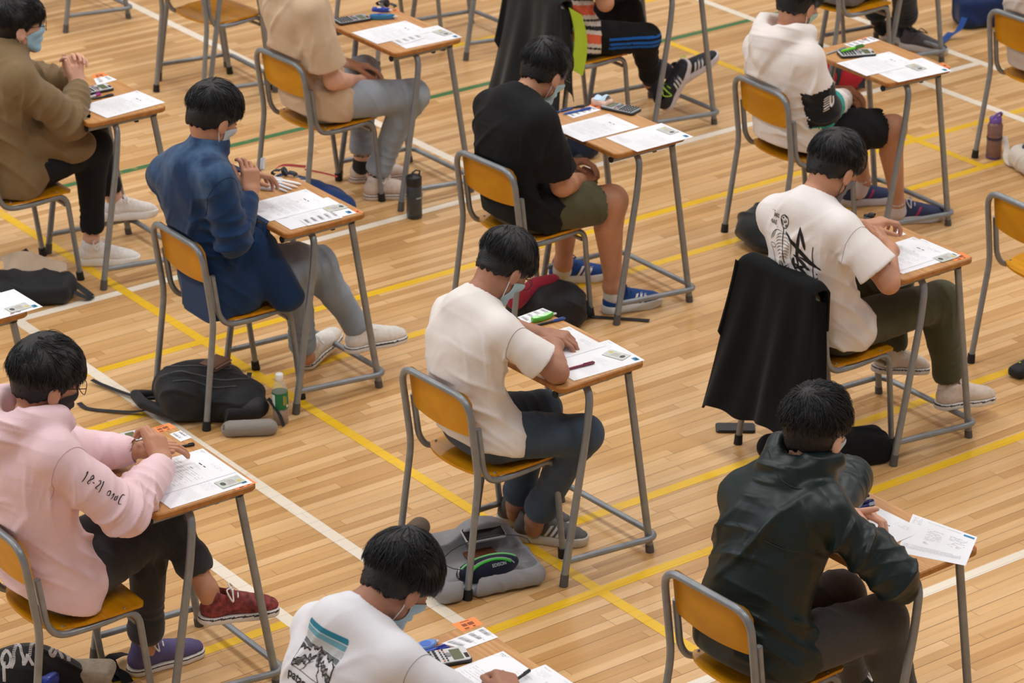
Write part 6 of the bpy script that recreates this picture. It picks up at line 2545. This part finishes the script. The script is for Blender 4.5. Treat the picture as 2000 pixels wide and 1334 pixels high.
# ---- black tote under the coat chair
t = thing('tote_bag', 'soft black tote bag collapsed on the floor under the coat draped chair', 'bag', (6.85, 7.32, 0))
blob('bag_body', [('b', (6.90, 7.26, .05), (.14, .09, .05), dict(r=.04, k=.03, M=RZ(-20))), ('c', [((6.66, 7.46, .04), .05, 1.0), ((6.74, 7.36, .05), .06), ((6.84, 7.28, .05), .06)], dict(k=.04))], BLACKC, t, .006, [((6.85, 7.3, .08), .2, (.8, .6, .6), .08, .010)], .005, 8)
strap([(6.72, 7.46, .09), (6.66, 7.5, .05), (6.64, 7.46, .03), (6.68, 7.38, .02)], .03, cloth('grey_webbing', (86, 86, 88)), t, name='handle')
t = thing('mobile_phone', 'black mobile phone face up on the floor beside the coat draped chair', 'phone', (6.715, 7.722, 0), R(-38))
m = MB()
m.slab(rrect(.152, .076, .012, 5), .0005, .010, 0, None, .002)
m.build('case', mat('black_case', (22, 22, 24), .35), t)
m = MB()
m.slab(rrect(.144, .069, .010, 5), .0101, .011)
m.build('screen', mat('grey_glass', (34, 36, 40), .3, spec=.3), t)
# ---- left bag with cloth
t = thing('shoulder_bag', 'black shoulder bag on the floor at the left edge below the white trainers', 'bag', (5.15, 10.5, 0))
blob('bag_body', [('c', [((4.95, 10.62, .07), .075), ((5.10, 10.52, .065), .07), ((5.27, 10.44, .06), .06)], dict(k=.04)), ('b', (5.12, 10.5, .05), (.19, .09, .05), dict(r=.04, k=.03, M=RZ(-30)))], BLACKN, t, .006, [((5.15, 10.5, .08), .2, (.9, .4, .6), .08, .008)], .004, 2)
strap([(5.24, 10.58, .09), (5.28, 10.52, .09), (5.33, 10.42, .04), (5.36, 10.36, .006)], .04, BLACKN, t)
strap([(5.36, 10.36, .006), (5.33, 10.34, .012), (5.30, 10.37, .03), (5.27, 10.42, .06)], .03, BLACKN, t)
strap([(5.20, 10.66, .16), (5.22, 10.62, .12), (5.25, 10.57, .09)], .05, BLACKN, t)
t = thing('folded_cloth', 'crumpled beige cloth pouch lying on the black shoulder bag', 'cloth', (5.16, 10.52, .13))
m = MB()
m.grid(lambda u, v: (5.06 + .22 * u + .02 * math.sin(v * 3), 10.66 - .17 * u - .09 * v - .02 * math.sin(u * 5), .148 + .018 * math.sin(u * 5 + v * 2) + .03 * math.sin(u * PI) * (1 - v) - .04 * v * v), 18, 8, thick=.008)
m.build('cloth_sheet', cloth('beige_cotton', (184, 164, 142)), t, None, True)
# ---- mesh print bag bottom left
t = thing('mesh_print_bag', 'black bag with white dotted lettering at the bottom left corner', 'bag', (3.6, 7.5, 0))
mb_ = blob('bag_body', [('e', (3.55, 7.54, .08), (.17, .13, .12), dict(k=.04)), ('e', (3.66, 7.50, .055), (.11, .09, .08), dict(k=.04)), ('c', [((3.50, 7.45, .05), .07), ((3.62, 7.40, .04), .05)], dict(k=.03))], cloth('black_print_bag', (20, 21, 23), rough=.7), t, .006, [((3.6, 7.45, .08), .2, (.7, 1, .5), .10, .008)], .004, 6)
def bag_hit(px, py):
    d_ = ray(px, py).normalized()
    h = BAGBV.ray_cast(Vector((0, 0, CAMH)), d_, 40)
    return h[0]


BAGBV = bvh_of(mb_)
dots = MB()
for st_ in ([(95, 300), (50, 350), (25, 440), (50, 520), (110, 540), (150, 480), (150, 380), (110, 310)], [(60, 480), (55, 560), (58, 640), (60, 730)],
            [(165, 540), (200, 450), (200, 330), (240, 220), (290, 240), (310, 330), (340, 420), (340, 500), (380, 440), (400, 370), (430, 430), (470, 500)], [(430, 360), (450, 230), (500, 170)],
            [(720, 190), (760, 260), (720, 330), (760, 380), (800, 330), (830, 260), (870, 340), (900, 400)], [(760, 200), (850, 260), (930, 320), (980, 380), (1000, 440)], [(1030, 370), (980, 430)]):
    P2 = catmull([(a_, b_, 0) for a_, b_ in st_], 5)
    for p in P2:
        for ox, oy in ((-12, -12), (12, -8), (-8, 12), (14, 14)):
            h_ = bag_hit((p.x + ox) / 7.407, 1230 + (p.y + oy) / 7.407)
            if h_:
                dots.box(h_, (.0036, .0036, .0032))
dots.build('dotted_lettering', mat('white_dots', (214, 210, 208), .6), t, None, True)
blue_t = thing('snack_packet', 'crumpled blue snack packet beside the dotted bag', 'packet', (3.70, 7.42, .09))
blob('packet', [('b', PZ(95, 1328, .12), (.03, .025, .02), dict(r=.012, k=.01, M=RZ(30)))], mat('blue_foil', (34, 60, 170), .3, noise=.5, nscale=60), blue_t, .004, [(PZ(95, 1328, .12), .05, (1, 1, 0), .02, .004)], .003, 3, flat=False)
t = thing('cloth_pouch', 'beige printed cloth pouch with a wooden button beside the dotted bag', 'pouch', (3.76, 7.47, 0))
pc = PZ(170, 1312, .075)
po = blob('pouch', [('b', pc, (.085, .055, .022), dict(r=.018, k=.02, M=RZ(-40))), ], cloth('beige_printed_cotton', (176, 164, 146), noise=.12, nscale=60), t, .005, [(pc, .1, (1, .3, .4), .05, .008)], .004, 5, flat=False)
hb = bvh_of(po).ray_cast(PZ(146, 1322, .3), Vector((0, 0, -1)), .4)
m = MB()
m.lathe([(.013, 0), (.014, .003), (.012, .006), (.002, .006)], 18, 0, Matrix.Translation(hb[0] if hb[0] else PZ(146, 1322, .08)))
m.build('wooden_button', mat('button_wood', (150, 104, 66), .5, noise=.3, nscale=90), t, None, True)
t = thing('black_strap', 'crumpled black fabric strap on the floor beside the purple shoe', 'strap', (3.9, 7.45, 0))
strap([PZ(232, 1330, .01), PZ(222, 1310, .03), PZ(214, 1290, .045), PZ(226, 1280, .05), PZ(248, 1276, .02)], .045, BLACKC, t, name='webbing')
strap([PZ(205, 1310, .01), PZ(220, 1308, .03), PZ(240, 1318, .02), PZ(250, 1334, .005)], .04, BLACKC, t, name='webbing')
# ---- blue bag with red trim
t = thing('duffel_bag', 'blue sports bag with red trim behind the markers desk', 'bag', (6.68, 10.6, 0))
sb = blob('bag_body', [('c', [((6.60, 10.76, .08), .085), ((6.66, 10.62, .08), .08), ((6.70, 10.46, .06), .065)], dict(k=.04)), ('e', (6.68, 10.58, .05), (.12, .14, .06), dict(k=.04))], cloth('royal_blue_nylon', (24, 56, 108), rough=.7), t, .007, [((6.68, 10.6, .1), .2, (.8, .8, .3), .07, .016)], .006, 4)
strap([(6.56, 10.84, .14), (6.60, 10.80, .19), (6.68, 10.72, .19)], .035, cloth('red_webbing', (190, 60, 60)), t, name='red_trim')
strap([(6.66, 10.70, .188), (6.72, 10.62, .178), (6.76, 10.58, .165)], .02, cloth('red_webbing', (190, 60, 60)), t, name='red_trim')
dc = Decal(sb, PZ(588, 343, .17), (.8, -.6, 0), (.1, .2, .9), .5)
dc.poly(lambda a, b: abs(a) < .045 and abs(b) < .03, -.05, .05, -.035, .035, .006)
dc.build('white_patch', mat('white_patch', (214, 212, 210), .6), t)
# ---- navy bag behind the pastel tissue desk
t = thing('school_bag', 'navy school bag on the floor seen under the tissue pack desk', 'bag', (8.05, 10.47, 0))
blob('bag_body', [('b', (8.05, 10.52, .08), (.13, .11, .08), dict(r=.06, k=.03, M=RZ(-20)))], cloth('navy_bag_fabric', (24, 34, 56)), t, .007, [((8.05, 10.5, .1), .15, (1, .5, .5), .08, .010)], .004, 3)
blob('wheel', [('e', (8.01, 10.405, .025), (.03, .022, .025), {})], RUBBER, t, .005)
# ---- red and black bag beneath the highlighter desk
t = thing('sports_bag', 'red and black sports bag on the floor under the highlighter desk', 'bag', (9.75, 10.45, 0))
blob('bag_body', [('c', [((9.62, 10.55, .07), .075), ((9.80, 10.44, .065), .07)], dict(k=.03))], cloth('scarlet_nylon', (168, 30, 42)), t, .007, [((9.75, 10.45, .08), .15, (1, .5, .5), .07, .008)], .004, 3)
strap([(9.66, 10.42, .02), (9.70, 10.44, .13), (9.74, 10.54, .13)], .035, BLACKN, t)
strap([(9.79, 10.36, .02), (9.82, 10.40, .12), (9.86, 10.48, .12)], .035, BLACKN, t)
blob('black_end', [('e', (9.58, 10.58, .09), (.07, .07, .075), {})], BLACKN, t, .006)
# ---- blue bag top right
t = thing('backpack', 'blue backpack with a trailing strap at the top right corner', 'backpack', (11.0, 10.7, 0))
blob('bag_body', [('b', (11.10, 10.80, .09), (.17, .10, .09), dict(r=.05, k=.03, M=RZ(-30))), ('e', (11.06, 10.86, .15), (.12, .08, .07), dict(k=.05))], cloth('cobalt_nylon', (14, 40, 88), rough=.6), t, .008, [((11.0, 10.7, .15), .22, (.8, .8, .4), .08, .022)], .008, 5)
strap([(10.86, 10.72, .10), (10.80, 10.70, .05), (10.74, 10.72, .012), (10.64, 10.68, .004), PZ(1857, 63, .006)], .035, cloth('cobalt_webbing', (30, 72, 140)), t)
# ---- dark drinking bottle
t = thing('water_bottle', 'dark smoky water bottle standing beside the cream shoe', 'bottle', (6.99, 10.30, 0))
m = MB()
m.lathe([(.005, .001), (.032, .0), (.036, .008), (.036, .15), (.033, .162)], 28)
m.build('bottle_shell', mat('smoky_plastic', (48, 62, 68), .15, alpha=.85), t)
m = MB()
m.lathe([(.035, .158), (.0365, .162), (.0365, .195), (.033, .202), (.012, .205), (.010, .212)], 28)
m.build('lid', mat('black_lid', (24, 25, 27), .45), t)
m = MB()
m.tube([(.030, 0, .20), (.034, 0, .218), (.012, 0, .226), (-.01, 0, .216)], .004, 8)
m.build('carry_loop', mat('black_lid', (24, 25, 27), .45), t)
m = MB()
m.grid(lambda u, v: (.0365 * math.cos(-1.9 + .9 * u), .0365 * math.sin(-1.9 + .9 * u), .10 + .006 * v), 6, 1)
m.build('bottle_mark', mat('bottle_mark', (170, 180, 186), .5), t)
# ---- purple bottle
t = thing('water_bottle', 'translucent brown purple sports bottle beside the right edge chair', 'bottle', (9.645, 9.275, 0))
m = MB()
m.lathe([(.005, .001), (.034, .0), (.037, .006), (.037, .012)], 28)
m.build('base_ring', mat('purple_plastic', (84, 62, 130), .3), t)
m = MB()
m.lathe([(.037, .012), (.0375, .02), (.0365, .09), (.0375, .098), (.0365, .106), (.0375, .165), (.030, .178), (.026, .182)], 28)
m.build('bottle_shell', mat('mauve_plastic', (132, 96, 92), .2, alpha=.80), t)
m = MB()
m.lathe([(.0378, .096), (.0384, .099), (.0384, .107), (.0378, .110)], 28, cap=False)
m.build('grip_band', mat('dark_mauve', (60, 44, 62), .4), t)
m = MB()
m.lathe([(.027, .176), (.030, .180), (.030, .200), (.026, .206), (.002, .207)], 24)
m.tube([(.03, 0, .20), (.04, 0, .215), (.02, -.01, .226), (-.01, -.01, .222), (-.03, 0, .20)], .006, 8)
m.build('lid', mat('violet_plastic', (116, 86, 168), .35), t)
# ---- canvas tote right edge
t = thing('tote_bag', 'off white canvas tote bag with a long handle at the right edge', 'bag', (9.62, 9.06, 0))
blob('bag_body', [('b', (9.72, 9.02, .055), (.15, .10, .055), dict(r=.045, k=.03, M=RZ(-20)))], cloth('ecru_canvas', (214, 206, 194)), t, .006, [((9.7, 9.0, .08), .15, (.8, .7, .5), .07, .010)], .005, 3)
strap([PZ(1962, 266, .09), PZ(1966, 290, .06), PZ(1965, 308, .03), PZ(1974, 322, .012), PZ(2000, 328, .008)], .028, cloth('ecru_canvas', (214, 206, 194)), t, name='handle')
blob('contents', [('e', (9.66, 9.06, .115), (.04, .03, .02), {})], cloth('dark_contents', (60, 66, 84)), t, .005, flat=False)
# ---- black strap right edge
t = thing('black_pouch', 'black pouch with a neon speck on the floor at the right edge', 'pouch', (7.95, 7.43, 0))
blob('pouch', [('b', (7.97, 7.42, .025), (.07, .035, .02), dict(r=.015, k=.01, M=RZ(10)))], BLACKN, t, .005, (), .003, 3)
blob('neon_tab', [('e', PZ(1992, 708, .05), (.008, .006, .004), {})], mat('neon_tab', (180, 220, 40), .5), t, .003, flat=False)


# ---- coats hung on chair backs
def coat(ch, label, m, drop_b=.50, spread=.17, name='draped_coat', seed=3, lining=None, right=.0, left=.0, skew=0.0):
    x0, y0, rz = ch
    t = thing(name, label, 'coat', (x0, y0, 0), R(rz))
    T = lambda x, y, z: (x, y, z)

    def prof(v):
        # v 0 front hem .. .3 top .. 1 back hem: returns x, z
        if v < .28:
            u = v / .28
            return .062, .60 + (.768 - .60) * u
        if v < .36:
            u = (v - .28) / .08
            a = PI * u
            return .022 + .040 * math.cos(a), .768 + .022 * math.sin(a)
        u = (v - .36) / .64
        return -.018 - .025 * u - .06 * u ** 1.5, .768 - drop_b * u

    def f(u, v):
        x, z = prof(v)
        k = max(0, (v - .36) / .64)
        w = .212 + spread * k ** 1.2
        y = (u * 2 - 1) * w + skew * k
        e = abs(u * 2 - 1)
        # rounded shoulders
        z -= .022 * max(0, (e - .80) / .2) ** 2 * (1 if v > .2 else .2)
        z -= (left if u > .5 else right) * k * e
        fo = (.022 * math.sin(u * 12 + seed + k) + .010 * math.sin(u * 27 + seed * 2 - k * 3)) * k ** .7
        z += .015 * math.sin(u * 13 + seed) * k
        return (x - fo * .9 + .004 * k, y, z)
    mb = MB()
    mb.grid(f, 90, 60, thick=.009)
    o = mb.build('coat_body', m, t)
    # sides wrapping forward over the seat
    for sg, dn, fw in ((1, .30, .11), (-1, .36, .15)):
        s2 = MB()

        def g(u, v):
            z = .764 - .05 * u - dn * v * (1 + .25 * u)
            k = max(0, min(1, (.768 - z) / drop_b))
            x = -.028 - .025 * k - .06 * k ** 1.5 + fw * u * (.35 + .65 * v) + .012 * math.sin(u * 9 + v * 3) * u
            y = sg * (.211 + spread * k ** 1.2 * (1 - .5 * u) + .014 * math.sin(u * 8 + v * 2) * u) + skew * k * (1 - u)
            return (x, y, z)
        s2.grid(g, 24, 24, thick=.008 * sg)
        s2.build('front_edge' if sg < 0 else 'sleeve_side', m, t)
    if lining:
        s3 = MB()
        s3.grid(lambda u, v: (.03 + .075 * u + .03 * math.sin(v * PI), -.222 - .01 * v, .735 - .30 * v - .05 * u), 12, 20, thick=.006)
        s3.build('lime_lining', lining, t)
    return t


coat(SEATS['olive'][0], 'long black wool coat hung over the chair back of the skeleton tee student', BLACKC, .58, .085, left=.03, right=-.02, seed=3, skew=.02)
coat(SEATS['stripe'][0], 'black jacket with a lime lining hung over the striped shirt student\'s chair', cloth('black_shell_jacket', (22, 25, 27), rough=.7), .62, .10, name='draped_jacket', lining=cloth('lime_lining_fabric', (176, 206, 48)), seed=5, right=-.05)


# ================================================================== prints, seams and small wear on clothes
BLACKINK = mat('black_garment_print', (34, 32, 32), .8)
SEAM = {}


def seam_mat(rgb):
    return mat('seam_%d_%d_%d' % rgb, rgb, .9)


def sleeve_seam(k, rgb, t=.06, wr=.0022):
    """thin stitched line around the arm hole"""
    S = PEOPLE[k]
    root, body, shirt = BUILT[k]
    bv = bvh_of(shirt)
    for sg in ('R',):
        a, b = S['sh'][sg], S['el'][sg]
        d = (b - a).normalized()
        c = a + d * t + Vector((0, 0, -.01))
        n = (d * .55 + Vector((0, -.8, .1))).normalized()
        u = n.orthogonal().normalized()
        v = n.cross(u)
        pts = []
        for i in range(40):
            q = 2 * PI * i / 40
            dd = u * math.cos(q) + v * math.sin(q)
            h = bv.ray_cast(c + dd * .14, -dd, .14)
            pts.append(h[0] + h[1] * .0004 if h[0] and (h[0] - c).length < .12 and (h[0] - c).length > .02 else None)
        m = MB()
        for p, q in zip(pts, pts[1:] + pts[:1]):
            if p and q and (p - q).length < .035:
                m.tube([p, q], wr * .5, 5, caps=False)
        if m.f:
            m.build('sleeve_seam', seam_mat(rgb), shirt, None, True)


if 'white' in BUILT:
    sleeve_seam('white', (150, 136, 126))
if 'olive' in BUILT:
    sleeve_seam('olive', (178, 166, 160))
if 'mount' in BUILT:
    sleeve_seam('mount', (150, 148, 154))
if 'denim' in BUILT:
    sleeve_seam('denim', (14, 36, 62))
if 'pink' in BUILT:
    sleeve_seam('pink', (196, 158, 164))

# camera facing print frames are real garment directions: across the shoulders (to the student's right) and down the spine
if 'mount' in BUILT:
    S = PEOPLE['mount']
    root, body, shirt = BUILT['mount']
    nb, hip = S['nb'], S['hip']
    TL, TR, BL = hit(shirt, 609, 1203)[0], hit(shirt, 684, 1250)[0], hit(shirt, 568, 1284)[0]
    U = (TR - TL)
    W_ = U.length
    Vd = (BL - TL)
    H_ = W_ * 1.02
    U.normalize()
    Vd = (Vd - U * Vd.dot(U)).normalized()
    dc = Decal(shirt, TL, U, -Vd, .5)
    if dc.n.dot(Vector((0, 0, CAMH)) - TL) < 0:
        dc.n = -dc.n
    W0 = W_

    def mt(x, y):  # x 0..1 right, y 0..1 down
        x, y = x / W0, -y / H_
        if x < 0 or x > 1 or y < 0 or y > 1.12:
            return None
        r = .07
        if y < r and (x < r and math.hypot(x - r, y - r) > r or x > 1 - r and math.hypot(x - 1 + r, y - r) > r):
            return None
        ridge = .42 + .22 * abs(x - .52) ** .8 + .03 * math.sin(x * 34) + .02 * math.sin(x * 71)
        if x < .30:
            ridge = .62 - .28 * x + .02 * math.sin(x * 50)
        if y < ridge - .015:
            for i, (a, b) in enumerate(((0, .115), (.135, .25), (.27, .39), (.41, .51), (.53, .62))):
                if a <= y < b:
                    return i
            return None
        if y > 1.0:
            return 5 if y < 1.02 else None
        if abs(y - ridge) < .018:
            return 5
        # hatched shadows on the flanks
        l1 = ridge + .12 + .5 * abs(x - .55) * .4 + .03 * math.sin(x * 22)
        if x > .50 and x < .62 and y < ridge + .30 and math.sin((x + y) * 190) > -.2:
            return 5
        if l1 < y < l1 + .10 + .05 * math.sin(x * 9) and (x < .48 or x > .66) and math.sin((x + y) * 190) > -.2:
            return 5
        if abs(y - l1) < .012 or abs(y - (l1 + .10 + .05 * math.sin(x * 9))) < .012:
            return 5
        if abs((x - .58) * .9 - (y - .62) * .38 + .02 * math.sin(y * 30)) < .010 and y > .60:
            return 5
        if abs((x - .45) * 1.1 + (y - .7) * .8 + .02 * math.sin(y * 25)) < .010 and y > .70:
            return 5
        if x < .012 or x > .985:
            return 5
        return None
    dc.poly(mt, -.002, W0 + .002, -H_ * 1.04, .002, .0017)
    dc.text('patagonia', W0 * .27, -.005, -H_ * 1.26, 5, 0, .92, .0012)
    dc.build('mountain_print', [mat('teal_print', (26, 124, 150), .7), mat('sea_print', (104, 162, 180), .7), mat('silver_print', (186, 192, 194), .7), mat('slate_print', (104, 108, 112), .7),
                                mat('coal_print', (66, 66, 70), .7), BLACKINK], shirt)

if 'olive' in BUILT:
    S = PEOPLE['olive']
    root, body, shirt = BUILT['olive']
    # 1000x1334 close view of the back: helper turns its pixels into print strokes
    O_ = hit(shirt, 1480 + 300 * .24, 360 + 500 * .24)[0]
    U = Vector((.62, -.78, -.05)).normalized()
    Vd = Vector((.12, .0, 1)).normalized()
    Vd = (Vd - U * Vd.dot(U)).normalized()
    dc = Decal(shirt, O_, U, Vd, .6)
    if dc.n.dot(Vector((0, 0, CAMH)) - O_) < 0:
        dc.n = -dc.n
    camp = Vector((0, 0, CAMH))

    def uv(x, y):
        px, py = 1480 + x * .24, 360 + y * .24
        d = ray(px, py)
        n = U.cross(Vd)
        t = (O_ - camp).dot(n) / d.dot(n)
        q = camp + d * t - O_
        return (q.dot(U), q.dot(Vd))
    K = lambda pts, w, taper=True: dc.stroke([uv(*p) for p in pts], w * (1.5 if w > .0065 else 1.15), 0, taper)
    # big brush scrawl
    K([(350, 340), (335, 430), (322, 520), (316, 600), (330, 680)], .0085)
    K([(350, 345), (365, 420), (380, 480), (388, 528)], .0085)
    K([(218, 400), (280, 470), (350, 550), (430, 625), (520, 692)], .011)
    K([(330, 590), (400, 620), (460, 655), (515, 680)], .008)
    K([(285, 575), (340, 620), (400, 680), (420, 700)], .009)
    K([(400, 665), (340, 680), (295, 690)], .008)
    K([(300, 650), (350, 700), (400, 745)], .009)
    K([(405, 745), (330, 728), (255, 722)], .008)
    K([(350, 765), (380, 800), (420, 830)], .007)
    K([(285, 600), (282, 640), (300, 700)], .008)
    K([(460, 495), (452, 560), (455, 640), (450, 720), (462, 780), (464, 850)], .0032, False)
    for q in ((482, 728), (486, 765), (484, 788)):
        K([(q[0], q[1] - 5), (q[0], q[1] + 5)], .005, False)
    # skeleton
    for r_ in (1.0,):
        K([(210, 262), (238, 280), (243, 320), (228, 362), (208, 378), (185, 360), (173, 320), (182, 280), (210, 262)], .0026, False)
    for q in (((190, 290), (200, 285), (192, 300)), ((215, 300), (222, 320), (210, 330)), ((185, 330), (190, 345), (198, 352)), ((205, 270), (222, 276), (232, 292)), ((180, 305), (184, 325), (188, 340)), ((226, 340), (220, 352), (212, 366)), ((198, 312), (206, 322), (200, 336))):
        K(q, .0036)
    K([(195, 372), (197, 400), (193, 430), (190, 500), (193, 560), (196, 620), (204, 660)], .0030, False)
    for i in range(8):
        y = 420 + i * 26
        w_ = (52, 60, 62, 60, 56, 50, 42, 34)[i]
        K([(190, y), (190 - w_ * .6, y + 4), (190 - w_, y + 24)], .0019)
        K([(194, y), (194 + w_ * .6, y + 2), (194 + w_, y + 20)], .0019)
    K([(190, 410), (160, 400), (128, 402), (100, 430), (84, 470), (74, 490)], .0024)
    K([(130, 405), (110, 440), (92, 480)], .0018)
    K([(200, 410), (236, 420), (262, 440), (268, 500), (262, 560), (256, 600)], .0024)
    K([(262, 600), (280, 650), (310, 710), (350, 780), (400, 815)], .0026)
    K([(256, 600), (270, 650), (300, 715), (340, 785)], .0018)
    K([(76, 520), (96, 512), (122, 522), (118, 545), (90, 548), (76, 530)], .0016, False)
    K([(90, 548), (104, 600), (112, 660), (108, 700)], .0012, False)
    K([(160, 640), (175, 650), (185, 680), (170, 700), (162, 670), (160, 640)], .0030)
    K([(240, 665), (225, 680), (205, 690), (210, 710), (235, 700), (244, 680)], .0030)
    K([(165, 690), (180, 720), (205, 735), (225, 720), (240, 740), (215, 760)], .0024)
    K([(205, 690), (222, 706), (236, 694)], .0050)
    # small hand lettering
    for q in (((96, 262), (118, 258)), ((108, 262), (107, 300)), ((112, 306), (119, 268), (127, 306)), ((114, 292), (125, 291)), ((132, 268), (131, 306)), ((143, 268), (132, 286)), ((133, 286), (143, 304)),
              ((150, 284), (153, 272), (146, 284), (148, 304), (156, 296)), ((84, 326), (84, 356)), ((84, 326), (93, 332), (85, 341), (95, 350), (84, 357)), ((99, 362), (104, 330), (111, 364)), ((101, 350), (110, 350)),
              ((117, 334), (117, 366)), ((121, 332), (133, 331)), ((127, 332), (127, 368)), ((132, 378), (146, 380)), ((82, 262), (90, 260)), ((76, 336), (74, 345))):
        K(q, .0014, False)
    dc.build('skeleton_print', [BLACKINK], shirt)

if 'pink' in BUILT:
    S = PEOPLE['pink']
    root, body, shirt = BUILT['pink']
    a, b = hit(shirt, 163, 932)[0], hit(shirt, 233, 976)[0]
    U = (b - a).normalized()
    Vd = Vector((.2, .2, 1))
    Vd = (Vd - U * Vd.dot(U)).normalized()
    dc = Decal(shirt, a, U, Vd, .5)
    if dc.n.dot(Vector((0, 0, CAMH)) - a) < 0:
        dc.n = -dc.n
    L = (b - a).length
    g = L / 9.2
    for i, st in enumerate(([[(.0, 1.1), (.3, 1.5), (.35, 0), (.2, -.4)]], [[(.9, .3), (.4, .9), (.6, 1.5), (1.0, 1.1), (.5, .6), (.3, .1), (.7, -.1), (.9, .3)]], [[(0.1, .5), (.6, .5)]],
                            [[(.1, 1.1), (.5, 1.4), (.8, 1.0), (.2, .0), (.9, .0)]], [[(.1, 1.3), (.3, 1.5), (.4, 0), (.3, -.4)]], [], [[(.1, 0), (.1, .6), (.6, .8), (.7, .1), (.1, 0)]],
                            [[(.1, .3), (.5, .8), (.6, .3), (.4, -.3)]], [[(.5, .6), (.1, .5), (.2, .0), (.6, .1)], [(.6, .9), (.7, 0)]], [[(1.1, 1.5), (.5, 1.4), (.2, .6), (.5, -.2), (1.2, .0)]])):
        for s_ in st:
            dc.stroke([((i + x * .85) * g, (y - .4) * g * 1.25) for x, y in s_], .0034, 0, True)
    dc.build('sleeve_lettering', [BLACKINK], shirt)

if 'hood' in BUILT:
    S = PEOPLE['hood']
    root, body, shirt = BUILT['hood']
    O_ = hit(shirt, 1617, 203)[0] or P(1617, 203, 8.86)
    U = Vector((.82, -.55, 0)).normalized()
    Vd = Vector((.0, .0, 1))
    dc = Decal(shirt, O_, U, Vd, .4)
    if dc.n.dot(Vector((0, 0, CAMH)) - O_) < 0:
        dc.n = -dc.n
    for i in range(6):
        y = .030 - i * .011
        dc.stroke([(-.018 - .002 * (i % 2), y - .008), (.004 + .002 * i * .3, y + .006)], .0050, 0)
    dc.stroke([(.010, .036), (.012, .0), (.020, -.012)], .010, 0)
    dc.stroke([(.024, .030), (.026, .008), (.022, -.006)], .008, 0)
    dc.build('slanted_bar_logo', [mat('logo_white', (214, 206, 200), .7)], shirt)

# bracelets of the pink hoodie student
if 'pink' in BUILT:
    S = PEOPLE['pink']
    root = BUILT['pink'][0]
    w = S['wr']['L']
    d = (w - S['el']['L']).normalized()
    for off, rr, c_ in ((-.012, .003, (40, 38, 60)), (.0, .0022, (170, 130, 60))):
        u = d.orthogonal().normalized()
        v = d.cross(u)
        m = MB()
        m.tube([w + d * (off + .002) + (u * math.cos(x) * .030 + v * math.sin(x) * .026) for x in [i * PI / 10 for i in range(20)]], rr, 6, closed=True)
        m.build('bracelet', mat('bracelet_%d' % c_[0], c_, .4), root, None, True)

# yoke seam across the windbreaker and stripe down its student's thigh
if 'wind' in BUILT:
    root, body, shirt = BUILT['wind']
    for nm, px_ in (('yoke_seam', [(1412, 1003), (1450, 1030), (1500, 1060), (1550, 1078), (1597, 1075)]), ('hood_seam', [(1500, 880), (1520, 930), (1560, 955), (1610, 945)])):
        pts = [hit(shirt, *q) for q in px_]
        pts = [p + n * .0005 for p, n in pts if p]
        if len(pts) > 2:
            m = MB()
            m.tube(catmull(pts, 6), .0022, 6)
            m.build(nm, mat('dark_seam', (8, 16, 17), .6), shirt, None, True)
